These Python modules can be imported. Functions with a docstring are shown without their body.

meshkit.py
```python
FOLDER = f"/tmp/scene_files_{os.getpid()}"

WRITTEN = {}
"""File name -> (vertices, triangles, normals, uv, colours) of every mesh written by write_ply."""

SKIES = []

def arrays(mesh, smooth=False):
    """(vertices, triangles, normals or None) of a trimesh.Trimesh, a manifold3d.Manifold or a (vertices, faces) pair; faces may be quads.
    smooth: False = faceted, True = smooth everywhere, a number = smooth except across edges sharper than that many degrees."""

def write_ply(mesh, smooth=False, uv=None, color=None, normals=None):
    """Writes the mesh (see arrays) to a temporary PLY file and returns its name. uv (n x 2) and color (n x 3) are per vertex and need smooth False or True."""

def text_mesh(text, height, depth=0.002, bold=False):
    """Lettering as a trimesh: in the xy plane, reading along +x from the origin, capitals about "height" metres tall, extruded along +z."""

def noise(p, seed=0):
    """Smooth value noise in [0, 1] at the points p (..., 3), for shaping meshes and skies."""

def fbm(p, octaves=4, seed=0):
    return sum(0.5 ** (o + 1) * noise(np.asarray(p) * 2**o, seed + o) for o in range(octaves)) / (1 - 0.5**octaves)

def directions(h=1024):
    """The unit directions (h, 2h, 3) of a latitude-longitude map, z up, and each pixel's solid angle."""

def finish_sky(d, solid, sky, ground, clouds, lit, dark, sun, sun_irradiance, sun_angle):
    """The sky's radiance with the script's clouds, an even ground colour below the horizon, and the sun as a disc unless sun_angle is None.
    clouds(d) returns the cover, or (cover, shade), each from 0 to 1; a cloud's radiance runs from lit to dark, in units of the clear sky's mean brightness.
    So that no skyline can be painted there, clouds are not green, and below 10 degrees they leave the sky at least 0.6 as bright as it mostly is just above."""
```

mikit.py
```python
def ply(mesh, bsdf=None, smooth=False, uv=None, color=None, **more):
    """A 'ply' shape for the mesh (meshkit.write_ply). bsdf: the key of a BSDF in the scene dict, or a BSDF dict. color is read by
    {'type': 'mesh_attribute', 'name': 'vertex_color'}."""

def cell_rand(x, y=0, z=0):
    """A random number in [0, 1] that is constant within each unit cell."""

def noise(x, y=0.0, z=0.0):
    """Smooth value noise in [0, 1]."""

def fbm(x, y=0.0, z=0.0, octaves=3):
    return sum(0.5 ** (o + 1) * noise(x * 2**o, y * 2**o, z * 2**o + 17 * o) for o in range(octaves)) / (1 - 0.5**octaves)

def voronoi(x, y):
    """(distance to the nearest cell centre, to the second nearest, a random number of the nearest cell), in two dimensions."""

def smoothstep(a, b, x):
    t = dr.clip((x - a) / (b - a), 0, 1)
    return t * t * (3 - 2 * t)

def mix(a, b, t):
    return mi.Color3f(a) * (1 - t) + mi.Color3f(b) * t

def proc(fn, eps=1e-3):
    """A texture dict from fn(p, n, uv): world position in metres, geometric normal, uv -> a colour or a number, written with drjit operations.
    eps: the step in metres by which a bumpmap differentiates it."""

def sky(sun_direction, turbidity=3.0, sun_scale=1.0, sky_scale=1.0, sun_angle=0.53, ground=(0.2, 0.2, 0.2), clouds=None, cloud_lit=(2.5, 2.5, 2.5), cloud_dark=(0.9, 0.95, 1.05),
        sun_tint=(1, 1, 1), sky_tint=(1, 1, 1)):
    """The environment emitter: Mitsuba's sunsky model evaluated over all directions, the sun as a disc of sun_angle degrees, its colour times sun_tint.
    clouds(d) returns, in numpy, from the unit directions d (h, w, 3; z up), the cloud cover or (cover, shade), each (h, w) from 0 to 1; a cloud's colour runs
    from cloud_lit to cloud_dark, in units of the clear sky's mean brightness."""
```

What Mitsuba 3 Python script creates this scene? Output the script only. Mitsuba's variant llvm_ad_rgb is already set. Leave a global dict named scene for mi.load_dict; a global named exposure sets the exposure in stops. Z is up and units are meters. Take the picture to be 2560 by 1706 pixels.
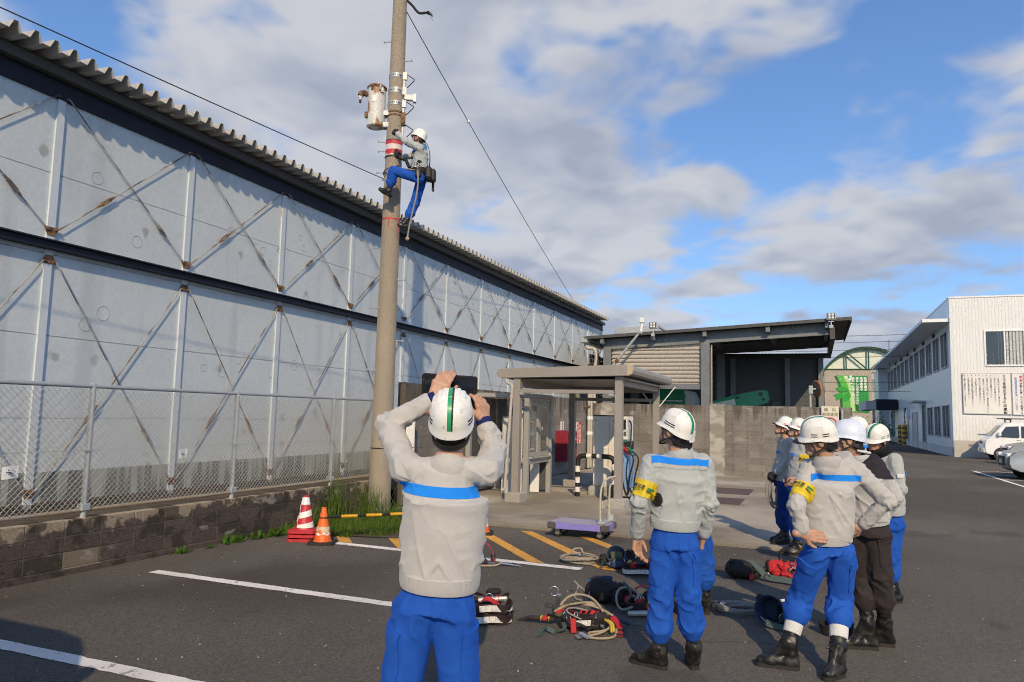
import math, glob, random
import numpy as np, trimesh, manifold3d as m3, drjit as dr, mitsuba as mi
from shapely.geometry import Polygon, box as sbox
import mikit, meshkit
from mikit import proc, fbm, noise, voronoi, cell_rand, smoothstep, mix, ply
rng = np.random.default_rng(7)
T = mi.ScalarTransform4f
# ------------------------------------------------------------------ camera, sky, exposure
EYE = np.array([0, 0, 1.66])
FWD, UP = [-0.379, 0.920, 0.0990], [0.015, -0.101, 0.995]
scene = {'type': 'scene'}
scene['camera'] = {'type': 'perspective', 'fov': 69.36, 'fov_axis': 'x', 'near_clip': 0.05, 'far_clip': 3000.0,
    'to_world': T().look_at(origin=EYE.tolist(), target=(EYE + np.array(FWD)).tolist(), up=UP)}
SUN = np.array([0.368, -0.784, 0.500])
BLOBS = [  # azimuth, elevation (degrees), widths, weight: where the cloud masses stand
    (-43, 25, 14, 7, .34), (-28, 21, 10, 8, .36), (-18.5, 20, 6, 8, .30), (-33, 28, 16, 6, .3), (-23, 12.5, 8, 2.6, .36), (-37, 13, 9, 4, .2), (-56, 27, 6, 5, -.42), (-52, 31, 5, 3, .1),
    (-12.3, 28, 5, 4, .12), (-8, 17, 3.2, 2.2, .3), (-6, 12.2, 13, 1.8, .22), (5, 15.5, 9, 3.0, .25), (9, 12, 10, 2.6, .2), (-13.0, 21, 2.5, 6, -.12), (-6, 26, 4, 4, -.03), (3, 25, 8, 6, -.12),
    (-1, 21, 5, 2.4, -.1), (-2, 28, 3, 3, .06), (14, 24, 2.5, 4, .18), (-16, 9.2, 12, 1.2, -.08), (5, 8.8, 14, 1.0, -.08), (6, 25, 10, 5, -.05), (-5, 4.0, 45, 3.6, .72), (-13.5, 15.5, 6, 3.2, .26), (-2, 10.6, 9, 1.2, .12), (60, 25, 40, 12, .1), (-100, 25, 35, 14, .15), (150, 35, 60, 20, -.1)]
def clouds(d):
    az, el = np.degrees(np.arctan2(d[..., 0], d[..., 1])), np.degrees(np.arcsin(np.clip(d[..., 2], -1, 1)))
    deck = d / (d[..., 2:] + 0.16)
    q = np.stack([deck[..., 0] * 3.3, deck[..., 1] * 3.3, 0 * az], -1)
    q = q + 0.35 * np.stack([meshkit.noise(q * 1.7, 5), meshkit.noise(q * 1.7, 9), 0 * az], -1)
    f = meshkit.fbm(q, 5, 3)
    fine = meshkit.fbm(q * 2.7 + 4, 4, 11)
    b = sum(w * np.exp(-((az - a) / sa) ** 2 - ((el - e) / se) ** 2) for a, e, sa, se, w in BLOBS)
    v = f + .42 * (fine - .5) + b
    cover = np.clip((v - .50) / .34, 0, 1)
    cover = cover * cover * (3 - 2 * cover) * .93
    shade = np.clip((meshkit.fbm(q * 1.3 + 3.1, 4, 21) - .33) / .4 + .9 * (meshkit.fbm(q * 3.1 + 7., 3, 25) - .5) + .25 * (v - .9) + .35 * np.exp(-((el - 4) / 4) ** 2), 0, 1)
    return cover, np.clip(shade, 0, 1)
scene['sky'] = mikit.sky(SUN.tolist(), turbidity=3, clouds=clouds, cloud_lit=(1.60, 1.62, 1.70), cloud_dark=(.98, 1.08, 1.34), sun_scale=.70, sun_tint=(1, .985, .945), sky_tint=(.88, 1.03, 1.30), sky_scale=1.18, ground=(.12, .12, .12))
exposure = 1.92
labels = {'sky': {'kind': 'structure'}}

# ------------------------------------------------------------------ bookkeeping
used = set(scene)
def numbered(key):
    k, i = key, 0
    while k in used:
        i += 1
        k = f'{key}_{i:03d}'
    used.add(k)
    return k
XF = [None]
def thing(name, label, cat, group=None):
    k = numbered(name)
    labels[k] = {'label': label, 'category': cat}
    if group: labels[k]['group'] = group
    return k
def add(name, mesh, mat, parent=None, smooth=False, label=None, kind=None, cat=None, group=None, **more):
    k = numbered(parent + '__' + name if parent else name)
    if isinstance(mesh, dict): scene[k] = {**mesh, **more}
    else:
        if XF[0] is not None: mesh = mesh.copy(); mesh.apply_transform(XF[0])
        scene[k] = ply(mesh, mat, smooth, **more)
    lab = {a: b for a, b in (('label', label), ('kind', kind), ('category', cat), ('group', group)) if b}
    if lab: labels[k] = lab
    return k
def struct(name, mesh, mat, smooth=False): return add(name, mesh, mat, None, smooth, kind='structure')

# ------------------------------------------------------------------ mesh helpers
def tm(v, f): return trimesh.Trimesh(np.asarray(v, float), np.asarray(f, int), process=False)
def cat(*ms):
    ms = [m for g in ms for m in (g if isinstance(g, (list, tuple)) else [g])]
    n, V, F_ = 0, [], []
    for m in ms:
        V.append(np.asarray(m.vertices)); F_.append(np.asarray(m.faces) + n); n += len(m.vertices)
    return tm(np.vstack(V), np.vstack(F_))
def unit(a): a = np.asarray(a, float); return a / max(np.linalg.norm(a), 1e-12)
def bx(x0, x1, y0, y1, z0, z1, b=0.0):
    e, c = np.array([x1 - x0, y1 - y0, z1 - z0], float), np.array([x0 + x1, y0 + y1, z0 + z1]) / 2
    if b <= 0:
        m = trimesh.creation.box(e)
    else:
        h, P = e / 2, []
        for s in np.ndindex(2, 2, 2):
            s = np.array(s) * 2 - 1
            for k in range(3):
                q = h - b; q[k] = h[k]; P.append(s * q)
        m = trimesh.convex.convex_hull(np.array(P))
    m = tm(m.vertices, m.faces); m.apply_translation(c)
    return m
def obox(c, e, rz=0.0, b=0.0, rx=0.0, ry=0.0):
    m = bx(-e[0] / 2, e[0] / 2, -e[1] / 2, e[1] / 2, -e[2] / 2, e[2] / 2, b)
    R = trimesh.transformations.euler_matrix(rx, ry, rz); R[:3, 3] = c
    m.apply_transform(R)
    return m
def frame(d):
    d = unit(d); a = unit(np.cross(d, [0, 0, 1.0] if abs(d[2]) < .95 else [1.0, 0, 0]))
    return a, np.cross(d, a), d
def tube(pts, r, n=8, closed=False, cap=True):
    p = np.asarray(pts, float); k = len(p); r = np.broadcast_to(np.asarray(r, float), (k,))
    t = (np.roll(p, -1, 0) - np.roll(p, 1, 0)) if closed else np.gradient(p, axis=0)
    t /= np.maximum(np.linalg.norm(t, axis=1, keepdims=True), 1e-9)
    a = frame(t[0])[0]; A = []
    for i in range(k):
        a = a - t[i] * (a @ t[i])
        a = unit(a) if np.linalg.norm(a) > 1e-6 else frame(t[i])[0]
        A.append(a)
    A = np.array(A); B = np.cross(t, A); ang = np.arange(n) * 2 * np.pi / n
    v = p[:, None] + r[:, None, None] * (np.cos(ang)[None, :, None] * A[:, None] + np.sin(ang)[None, :, None] * B[:, None])
    v = v.reshape(-1, 3); f = []
    for i in range(k if closed else k - 1):
        j = (i + 1) % k
        for q in range(n):
            w = (q + 1) % n
            f += [[i * n + q, i * n + w, j * n + w], [i * n + q, j * n + w, j * n + q]]
    if cap and not closed:
        v = np.vstack([v, p[0], p[-1]]); c = len(v)
        for q in range(n):
            w = (q + 1) % n
            f += [[c - 2, w, q], [c - 1, (k - 1) * n + q, (k - 1) * n + w]]
    return tm(v, f)
def rod(a, b, r, n=8, r2=None): return tube([a, b], [r, r if r2 is None else r2], n)
def lathe(prof, n=24, c=(0, 0, 0)):
    prof = np.asarray(prof, float); k = len(prof); ang = np.arange(n) * 2 * np.pi / n
    v = np.stack([prof[:, None, 0] * np.cos(ang), prof[:, None, 0] * np.sin(ang), np.broadcast_to(prof[:, None, 1], (k, n))], -1).reshape(-1, 3)
    f = []
    for i in range(k - 1):
        for q in range(n):
            w = (q + 1) % n
            f += [[i * n + q, i * n + w, (i + 1) * n + w], [i * n + q, (i + 1) * n + w, (i + 1) * n + q]]
    m = tm(v, f); m.apply_translation(c)
    return m
def prism(poly, z0, z1):
    m = trimesh.creation.extrude_polygon(poly if isinstance(poly, Polygon) else Polygon(poly), z1 - z0, engine='earcut')
    m.apply_translation([0, 0, z0])
    return tm(m.vertices, m.faces)
def prism_xz(poly, y0, y1):  # outline in x, z, thickness along y
    m = prism([(a, b) for a, b in poly], 0, y1 - y0); v = np.array(m.vertices)
    return tm(np.stack([v[:, 0], y1 - v[:, 2], v[:, 1]], -1), m.faces)
def prism_yz(poly, x0, x1):
    m = prism([(a, b) for a, b in poly], 0, x1 - x0); v = np.array(m.vertices)
    return tm(np.stack([x0 + v[:, 2], v[:, 0], v[:, 1]], -1), m.faces)
def sheet(P, z):  # flat polygon facing up
    m = trimesh.creation.triangulate_polygon(Polygon(P), engine='earcut')
    return tm(np.c_[m[0], np.full(len(m[0]), z)], m[1])
def moved(m, c=(0, 0, 0), rz=0, s=1.0, rx=0, ry=0):
    m = m.copy(); m.apply_scale(s); R = trimesh.transformations.euler_matrix(rx, ry, rz); R[:3, 3] = c; m.apply_transform(R)
    return m
def curve(pts, n=24, closed=False):
    from scipy.interpolate import CubicSpline
    p = np.asarray(pts, float)
    if closed: p = np.vstack([p, p[:1]])
    t = np.r_[0, np.cumsum(np.linalg.norm(np.diff(p, axis=0), axis=1) + 1e-6)]
    s = CubicSpline(t, p, bc_type='periodic' if closed else 'natural')
    return s(np.linspace(0, t[-1], n + (1 if closed else 0))[: n if closed else None])

# ------------------------------------------------------------------ materials
def rgb(*c): return {'type': 'rgb', 'value': list(map(float, c))}
def mat(key, color, rough=.6, metal=0.0, spec=.5, bump=None, bscale=1.0, eps=2e-3, coat=0.0, **kw):
    col = color if isinstance(color, dict) else (proc(color) if callable(color) else rgb(*color))
    b = {'type': 'principled', 'base_color': col, 'roughness': rough if not callable(rough) else proc(rough), 'metallic': metal, 'specular': spec, **kw}
    if coat: b.update(clearcoat=coat, clearcoat_gloss=.9)
    if bump is not None: b = {'type': 'bumpmap', 'nested_texture': proc(bump, eps), 'scale': float(bscale), 'nested_bsdf': b}
    scene[key] = {'type': 'twosided', 'bsdf': b}
    used.add(key)
def C(*c): return mi.Color3f(*c)
def speck(p, s): return noise(p.x * s, p.y * s, p.z * s)
def f_asphalt(p, n, uv):
    big = fbm(p.x * .35, p.y * .35, 2.0, 4)
    g = noise(p.x * 95, p.y * 95, p.z * 20); g2 = noise(p.x * 210, p.y * 210, 3.0)
    c = mix(C(.071, .064, .056), C(.097, .089, .079), smoothstep(.25, .75, big))
    c = c * (0.42 + .62 * g + .5 * g2)
    c = mix(c, C(.30, .28, .25), smoothstep(.90, .94, noise(p.x * 60, p.y * 60, 8.)) * smoothstep(.55, .9, g2) * .7)
    damp = smoothstep(.36, .62, fbm(p.x * .8 + 7, p.y * .5, 1.0, 5)) * smoothstep(-2.6, -5.6, p.x + 1.5 * (fbm(p.x * 2., p.y * 2., 6., 3) - .5))
    c = mix(c, C(.040, .032, .024), damp * .55)
    ox, oy = noise(p.x * .9, p.y * .9, 5.), noise(p.x * .9, p.y * .9, 15.)
    crack = dr.abs(fbm(p.x * .55 + ox * .8, p.y * .22 + oy * .5, 9.0, 3) - .5)
    c = mix(c, C(.028, .025, .022), smoothstep(.0035, .001, crack) * smoothstep(.3, .6, noise(p.x * .4, p.y * .4, 30.)) * smoothstep(.45, .55, noise(p.x * .16, p.y * .16, 41.)) * .6)
    oil = smoothstep(.70, .78, fbm(p.x * 1.1 + 5, p.y * .8, 22., 4)); c = mix(c, C(.035, .033, .031), oil * .45)
    c = mix(c, c * 1.25, smoothstep(.55, .7, fbm(p.x * .5 + 3, p.y * .5, 33., 4)) * .5)
    return c
def f_asphalt_b(p, n, uv): return .003 * noise(p.x * 95, p.y * 95, 1.0) + .002 * noise(p.x * 210, p.y * 210, 3.0)
mat('mat_asphalt', f_asphalt, .88, spec=.35, bump=f_asphalt_b, bscale=1.0, eps=2e-3)
def f_concrete(p, n, uv):
    a = fbm(p.x * .7, p.y * .7, p.z * .7, 5)
    c = mix(C(.185, .165, .135), C(.30, .272, .228), smoothstep(.28, .72, a)) * (.85 + .3 * noise(p.x * 70, p.y * 70, p.z * 70))
    st = smoothstep(.55, .75, fbm(p.x * 1.4 + 3, p.y * 1.4, 2.0, 4)) 
    return mix(c, C(.125, .11, .09), st * .6)
mat('mat_apron', f_concrete, .85, spec=.3, bump=lambda p, n, uv: .003 * noise(p.x * 60, p.y * 60, 0.), bscale=1.0)
mat('mat_slab', lambda p, n, uv: mix(C(.26, .245, .22), C(.42, .40, .37), fbm(p.x * 4, p.y * 4, p.z * 4, 4)) * (.8 + .4 * speck(p, 60)), .85, spec=.3)
def paint(c1, under=(.075, .068, .06)):
    def f(p, n, uv):
        w = fbm(p.x * 11, p.y * 11, 4.0, 4) + .45 * (noise(p.x * 85, p.y * 85, 2.0) - .5)
        return mix(C(*c1) * (.82 + .3 * fbm(p.x * 3, p.y * 3, 1., 3)), C(*under), smoothstep(.74, .86, w) * .6)
    return f
mat('mat_white_line', paint((.62, .60, .57)), .75)
mat('mat_yellow_line', paint((.52, .27, .055)), .75)
def f_panel(p, n, uv):
    a = fbm(p.y * .8, p.z * .8, p.x, 4)
    c = mix(C(.48, .53, .56), C(.55, .595, .615), a) * (.955 + .09 * noise(p.y * 30, p.z * 30, 1.))
    wet = smoothstep(.58, .8, fbm(p.y * 2.6, p.z * .35, 3.0, 4)) * .30
    c = mix(c, C(.30, .34, .35), wet)
    spots = smoothstep(.80, .88, fbm(p.y * 3.1 + 9, p.z * 3.1, 6.0, 3)) * .55
    c = mix(c, C(.20, .20, .195), spots)
    lo = fbm(p.y * 6.0, p.z * .5, 8.0, 4) * .62 + fbm(p.y * 24., p.z * 1.1, 5.0, 3) * .4
    grime = smoothstep(.42, .62, lo) * smoothstep(.88, .62, p.z + .25 * (lo - .5))
    return mix(c, C(.085, .09, .075), grime * .8)
mat('mat_panel', f_panel, .55, spec=.35)
mat('mat_ring', (.33, .355, .37), .8)
mat('mat_skirt', lambda p, n, uv: mix(mix(C(.25, .275, .265), C(.33, .355, .35), fbm(p.y * 3, p.z * 2, 1., 3)), C(.06, .062, .05), smoothstep(.40, .60, fbm(p.y * 7., p.z * .6, 8.0, 4) * .6 + fbm(p.y * 26., p.z * 1.3, 5.0, 3) * .42 + (.60 - p.z) * .35) * .8), .6)
def f_steel(p, n, uv):
    c = mix(C(.47, .52, .56), C(.56, .61, .65), fbm(p.y * 3, p.z * 1.2, p.x * 3, 4))
    r = smoothstep(.72, .80, fbm(p.y * 13, p.z * 4, p.x * 13, 4))
    return mix(c, C(.30, .17, .075), r * .8)
mat('mat_shed_steel', f_steel, .5)
mat('mat_navy', lambda p, n, uv: mix(C(.008, .010, .020), C(.017, .019, .032), fbm(p.y * 2, p.z * 14, p.x, 3)), .5, spec=.25)
mat('mat_roof', lambda p, n, uv: mix(C(.33, .32, .30), C(.42, .41, .39), fbm(p.x * 2.5, p.y * 2.5, p.z, 4)), .55)
mat('mat_dark_steel', lambda p, n, uv: mix(C(.050, .050, .051), C(.08, .077, .074), fbm(p.x * 3, p.y * 3, p.z * 3, 4)), .6)
mat('mat_rod', lambda p, n, uv: mix(C(.36, .355, .345), C(.095, .065, .048), smoothstep(.40, .60, fbm(p.y * 5., p.z * 5., p.x * 5., 4))), .7)
mat('mat_rust', lambda p, n, uv: mix(C(.22, .12, .055), C(.075, .045, .03), smoothstep(.4, .65, fbm(p.y * 30, p.z * 30, p.x * 30, 3))), .85)
def f_lowblock(p, n, uv):
    r = noise(p.x * 55, p.y * 55, p.z * 55); id_ = cell_rand(dr.floor((p.y - 2.78) / .4), dr.floor((p.z - .06) / .155), 3)
    c = mix(C(.070, .057, .050), C(.090, .072, .064), id_) * (.7 + .6 * r)
    c = mix(c, C(.21, .175, .125), smoothstep(.95, .965, id_) * .7)
    drip = fbm(p.y * 9, p.z * 1.6, 3.0, 4)
    lip = smoothstep(.40, .52, drip + (p.z - .47) * 2.6)
    c = mix(c, C(.30, .25, .185) * (.75 + .5 * r), lip * .85)
    moss = smoothstep(.52, .62, fbm(p.y * 4.5 + 3, p.z * 6., 1.0, 4) + .10 * (noise(p.y * 40, p.z * 40, 1.) - .5))
    c = mix(c, C(.036, .031, .024), moss * .75)
    eff = smoothstep(.70, .80, fbm(p.y * 3.3, p.z * 9., 12.0, 4))
    return mix(c, C(.33, .31, .285), eff * .55)
mat('mat_low_block', f_lowblock, .92, spec=.2, bump=lambda p, n, uv: .004 * noise(p.x * 70, p.y * 70, p.z * 70), bscale=1.0)
mat('mat_mortar', (.10, .085, .07), .95, spec=.2)
def f_block(p, n, uv):
    r = speck(p, 50)
    id_ = cell_rand(dr.floor((p.x + p.y) / .4), dr.floor(p.z / .2), 5)
    c = mix(C(.185, .17, .155), C(.245, .225, .205), id_) * (.78 + .42 * r)
    big = fbm(p.x * .8 + p.y * .8, p.z * .9, 2.0, 4)
    c = mix(c, C(.13, .115, .10), smoothstep(.52, .75, big) * .6)
    streak = smoothstep(.42, .66, fbm((p.x + p.y) * 7, p.z * .5, 7.0, 4) + (p.z - 1.9) * .55)
    c = mix(c, C(.065, .055, .045), streak * .7)
    return mix(c, C(.36, .34, .315), smoothstep(.72, .82, fbm((p.x + p.y) * 1.9, p.z * 5, 9.0, 4)) * .5)
mat('mat_block', f_block, .92, spec=.2, bump=lambda p, n, uv: .004 * speck(p, 45), bscale=1.0)
mat('mat_repair', lambda p, n, uv: mix(C(.24, .225, .19), C(.40, .38, .34), smoothstep(.35, .65, fbm(p.x * 3, p.z * 5, 1., 4))), .9)
mat('mat_galv', lambda p, n, uv: mix(C(.33, .36, .37), C(.45, .47, .48), fbm(p.x * 9, p.y * 9, p.z * 5, 4)), .45, metal=.25)
mat('mat_wire', (.30, .31, .30), .5, metal=.2)
mat('mat_rail_rusty', lambda p, n, uv: mix(C(.33, .26, .17), C(.36, .34, .31), smoothstep(.5, .7, fbm(p.y * 3, p.z * 22, p.x * 22, 4))), .65)
mat('mat_paper', (.78, .77, .74), .8)
mat('mat_ink', (.03, .03, .03), .8)
def f_pole(p, n, uv):
    a = fbm(p.x * 3, p.y * 3, p.z * 1.1, 4); s = noise(p.x * 75, p.y * 75, p.z * 55); s2 = noise(p.x * 150, p.y * 150, p.z * 130)
    c = mix(C(.255, .218, .168), C(.335, .29, .23), a) * (.72 + .35 * s + .25 * s2)
    return mix(c, C(.12, .095, .07), smoothstep(.70, .80, s) * .55)
mat('mat_pole', f_pole, .9, spec=.25, bump=lambda p, n, uv: .002 * noise(p.x * 75, p.y * 75, p.z * 55), bscale=1.0)
mat('mat_red_white', lambda p, n, uv: mix(C(.62, .56, .52), C(.45, .035, .045), smoothstep(.47, .53, dr.abs(p.z * 5.9 - dr.floor(p.z * 5.9) - .5) * 2 + .25 * (noise(p.x * 30, p.y * 30, p.z * 9) - .5))), .6)
mat('mat_red_tape', (.50, .03, .04), .6)
mat('mat_tank', lambda p, n, uv: mix(mix(C(.62, .61, .57), C(.52, .53, .50), fbm(p.x * 5, p.y * 5, p.z * 5, 3)), C(.30, .15, .065),
    smoothstep(.57, .68, fbm(p.x * 9, p.y * 9, p.z * 3, 4) + .12 * smoothstep(.12, .02, dr.abs(p.z - 6.32)) + .12 * smoothstep(.10, .01, dr.abs(p.z - 7.02)) )), .5)
mat('mat_black', (.012, .012, .013), .55)
mat('mat_rubber', lambda p, n, uv: C(.018, .017, .016) * (.7 + .6 * speck(p, 40)), .75)
mat('mat_cable', (.05, .05, .052), .5)
mat('mat_porcelain', (.72, .72, .70), .25, coat=.5)
mat('mat_cone_red', lambda p, n, uv: mix(C(.48, .028, .04), C(.34, .03, .035), smoothstep(.5, .75, speck(p, 22))), .5)
mat('mat_cone_orange', lambda p, n, uv: mix(C(.72, .135, .018), C(.46, .09, .02), smoothstep(.55, .8, fbm(p.x * 17, p.y * 17, p.z * 9, 4))), .5)
mat('mat_reflect', lambda p, n, uv: mix(C(.72, .70, .66), C(.45, .40, .32), smoothstep(.55, .75, fbm(p.x * 22, p.y * 22, p.z * 14, 4))), .55)
mat('mat_sleeve', lambda p, n, uv: mix(C(.52, .40, .23), C(.66, .58, .44), fbm(p.x * 20, p.y * 20, p.z * 12, 4)), .6)
mat('mat_yellow', (.62, .33, .012), .45)
mat('mat_canopy', lambda p, n, uv: mix(C(.275, .25, .225), C(.33, .30, .27), fbm(p.x * 2, p.y * 2, p.z * 2, 4)), .42, metal=.15)
mat('mat_canopy_corner', (.45, .36, .24), .5)
mat('mat_alu', (.40, .395, .38), .4, metal=.3)
mat('mat_pvc', (.42, .385, .335), .5)
mat('mat_red_box', lambda p, n, uv: mix(C(.27, .02, .04), C(.20, .018, .032), fbm(p.x * 4, p.y * 4, p.z * 4, 3)), .45)
mat('mat_white_paint', lambda p, n, uv: mix(C(.70, .69, .65), C(.52, .50, .46), smoothstep(.5, .85, fbm(p.x * 4, p.y * 4, p.z * 2., 4))), .5)
mat('mat_white_clean', (.74, .745, .74), .45)
mat('mat_lightblue', (.16, .30, .52), .5)
mat('mat_green_nozzle', (.01, .16, .09), .5)
mat('mat_red_nozzle', (.42, .02, .02), .5)
mat('mat_purple', lambda p, n, uv: mix(C(.24, .20, .60), C(.19, .17, .45), fbm(p.x * 9, p.y * 9, p.z * 9, 3)), .5)
mat('mat_deck', lambda p, n, uv: mix(C(.22, .20, .30), C(.30, .285, .36), fbm(p.x * 5, p.y * 5, 1., 4)), .75)
mat('mat_handle', (.46, .42, .33), .5)
mat('mat_mat', lambda p, n, uv: mix(C(.062, .045, .042), C(.09, .065, .06), fbm(p.x * 5, p.y * 5, 1., 4)) * (.8 + .4 * speck(p, 60)), .85)
mat('mat_corrugated', lambda p, n, uv: mix(C(.40, .365, .32), C(.47, .435, .39), fbm(p.x * 1.2, p.z * 1.2, 1., 4)), .5, metal=.1)
mat('mat_steel_grey', lambda p, n, uv: mix(C(.14, .152, .162), C(.20, .213, .222), fbm(p.x * 4, p.y * 4, p.z * 4, 4)), .5, metal=.2)
mat('mat_dark_siding', (.075, .075, .08), .6)
mat('mat_crane_green', (.012, .26, .12), .4, coat=.4)
mat('mat_siding_white', lambda p, n, uv: mix(C(.66, .67, .66), C(.72, .725, .715), fbm(p.x * .6, p.y * .6, p.z * .5, 4)), .5)
mat('mat_office_side', lambda p, n, uv: mix(C(.58, .62, .60), C(.63, .66, .64), fbm(p.x * .4, p.y * .4, p.z * .5, 3)), .3, spec=.6)
mat('mat_plinth', lambda p, n, uv: mix(C(.42, .40, .355), C(.52, .50, .46), fbm(p.x * 2, p.y * 2, p.z * 3, 4)), .85)
mat('mat_window_dark', (.012, .016, .022), .06, spec=.8)
mat('mat_curtain', lambda p, n, uv: mix(C(.05, .065, .07), C(.20, .22, .215), smoothstep(.35, .65, noise(p.x * 9, p.z * .3, 1.))), .7)
scene['mat_pane'] = {'type': 'thindielectric'}; used.add('mat_pane')
mat('mat_beige_wall', lambda p, n, uv: mix(C(.36, .31, .25), C(.42, .365, .30), fbm(p.x * 1.5, p.z * 1.5, 1., 4)), .85)
mat('mat_pale_fill', (.62, .66, .55), .6)
mat('mat_dark_green', (.03, .10, .055), .5)
mat('mat_orange_rim', (.55, .13, .03), .5)
mat('mat_mirror', (.75, .75, .75), .05, metal=1.0)
mat('mat_van', (.76, .765, .755), .25, coat=.8)
mat('mat_silver', (.34, .35, .36), .3, metal=.6, coat=.8)
mat('mat_lamp_glass', (.7, .7, .68), .1, spec=.8)
mat('mat_hub', (.35, .35, .35), .35, metal=.7)
mat('mat_soil', lambda p, n, uv: mix(C(.035, .028, .02), C(.075, .06, .045), fbm(p.x * 6, p.y * 6, 1., 4)) * (.7 + .6 * speck(p, 50)), .95)
def leafy(key, a, b):
    scene[key] = {'type': 'principledthin', 'base_color': proc(lambda p, n, uv: mix(C(*a), C(*b), noise(p.x * 23, p.y * 23, p.z * 5))), 'roughness': .5, 'diff_trans': .7}
    used.add(key)
leafy('mat_grass', (.075, .15, .025), (.16, .23, .05)); leafy('mat_dry_grass', (.17, .135, .06), (.10, .11, .035)); leafy('mat_weed', (.055, .14, .02), (.11, .21, .03))
# ------------------------------------------------------------------ ground and markings
struct('ground', sheet([(-900, -300), (900, -300), (900, 1500), (-900, 1500)], 0.0), 'mat_asphalt')
ap = cat(bx(-6.6, .35, 10.58, 22.6, -.05, .05, .012), bx(-5.1, .35, 10.33, 10.50, -.05, .05, .012))
struct('apron_pavement', ap, 'mat_apron')
struct('gutter_floor', sheet([(-5.1, 10.49), (.35, 10.49), (.35, 10.59), (-5.1, 10.59)], .008), 'mat_soil')
def line(x0, x1, y0, y1, name='parking_line', m='mat_white_line', z=.004):
    n = max(2, int(max(x1 - x0, y1 - y0) / .07)); e = rng.normal(0, .004, (2, n + 1)); t = np.linspace(0, 1, n + 1)
    if x1 - x0 > y1 - y0: P = [(x0 + (x1 - x0) * a, y0 + b) for a, b in zip(t, e[0])] + [(x0 + (x1 - x0) * a, y1 + b) for a, b in zip(t[::-1], e[1])]
    else: P = [(x0 + b, y0 + (y1 - y0) * a) for a, b in zip(t, e[0])] + [(x1 + b, y0 + (y1 - y0) * a) for a, b in zip(t[::-1], e[1])]
    struct(name, sheet(P, z), m)
line(-6.2, -2.42, 5.66, 5.79); line(-5.72, -2.40, 7.90, 8.04); line(-6.2, -2.42, 3.50, 3.63); line(-6.2, -2.42, 1.2, 1.33)
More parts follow.
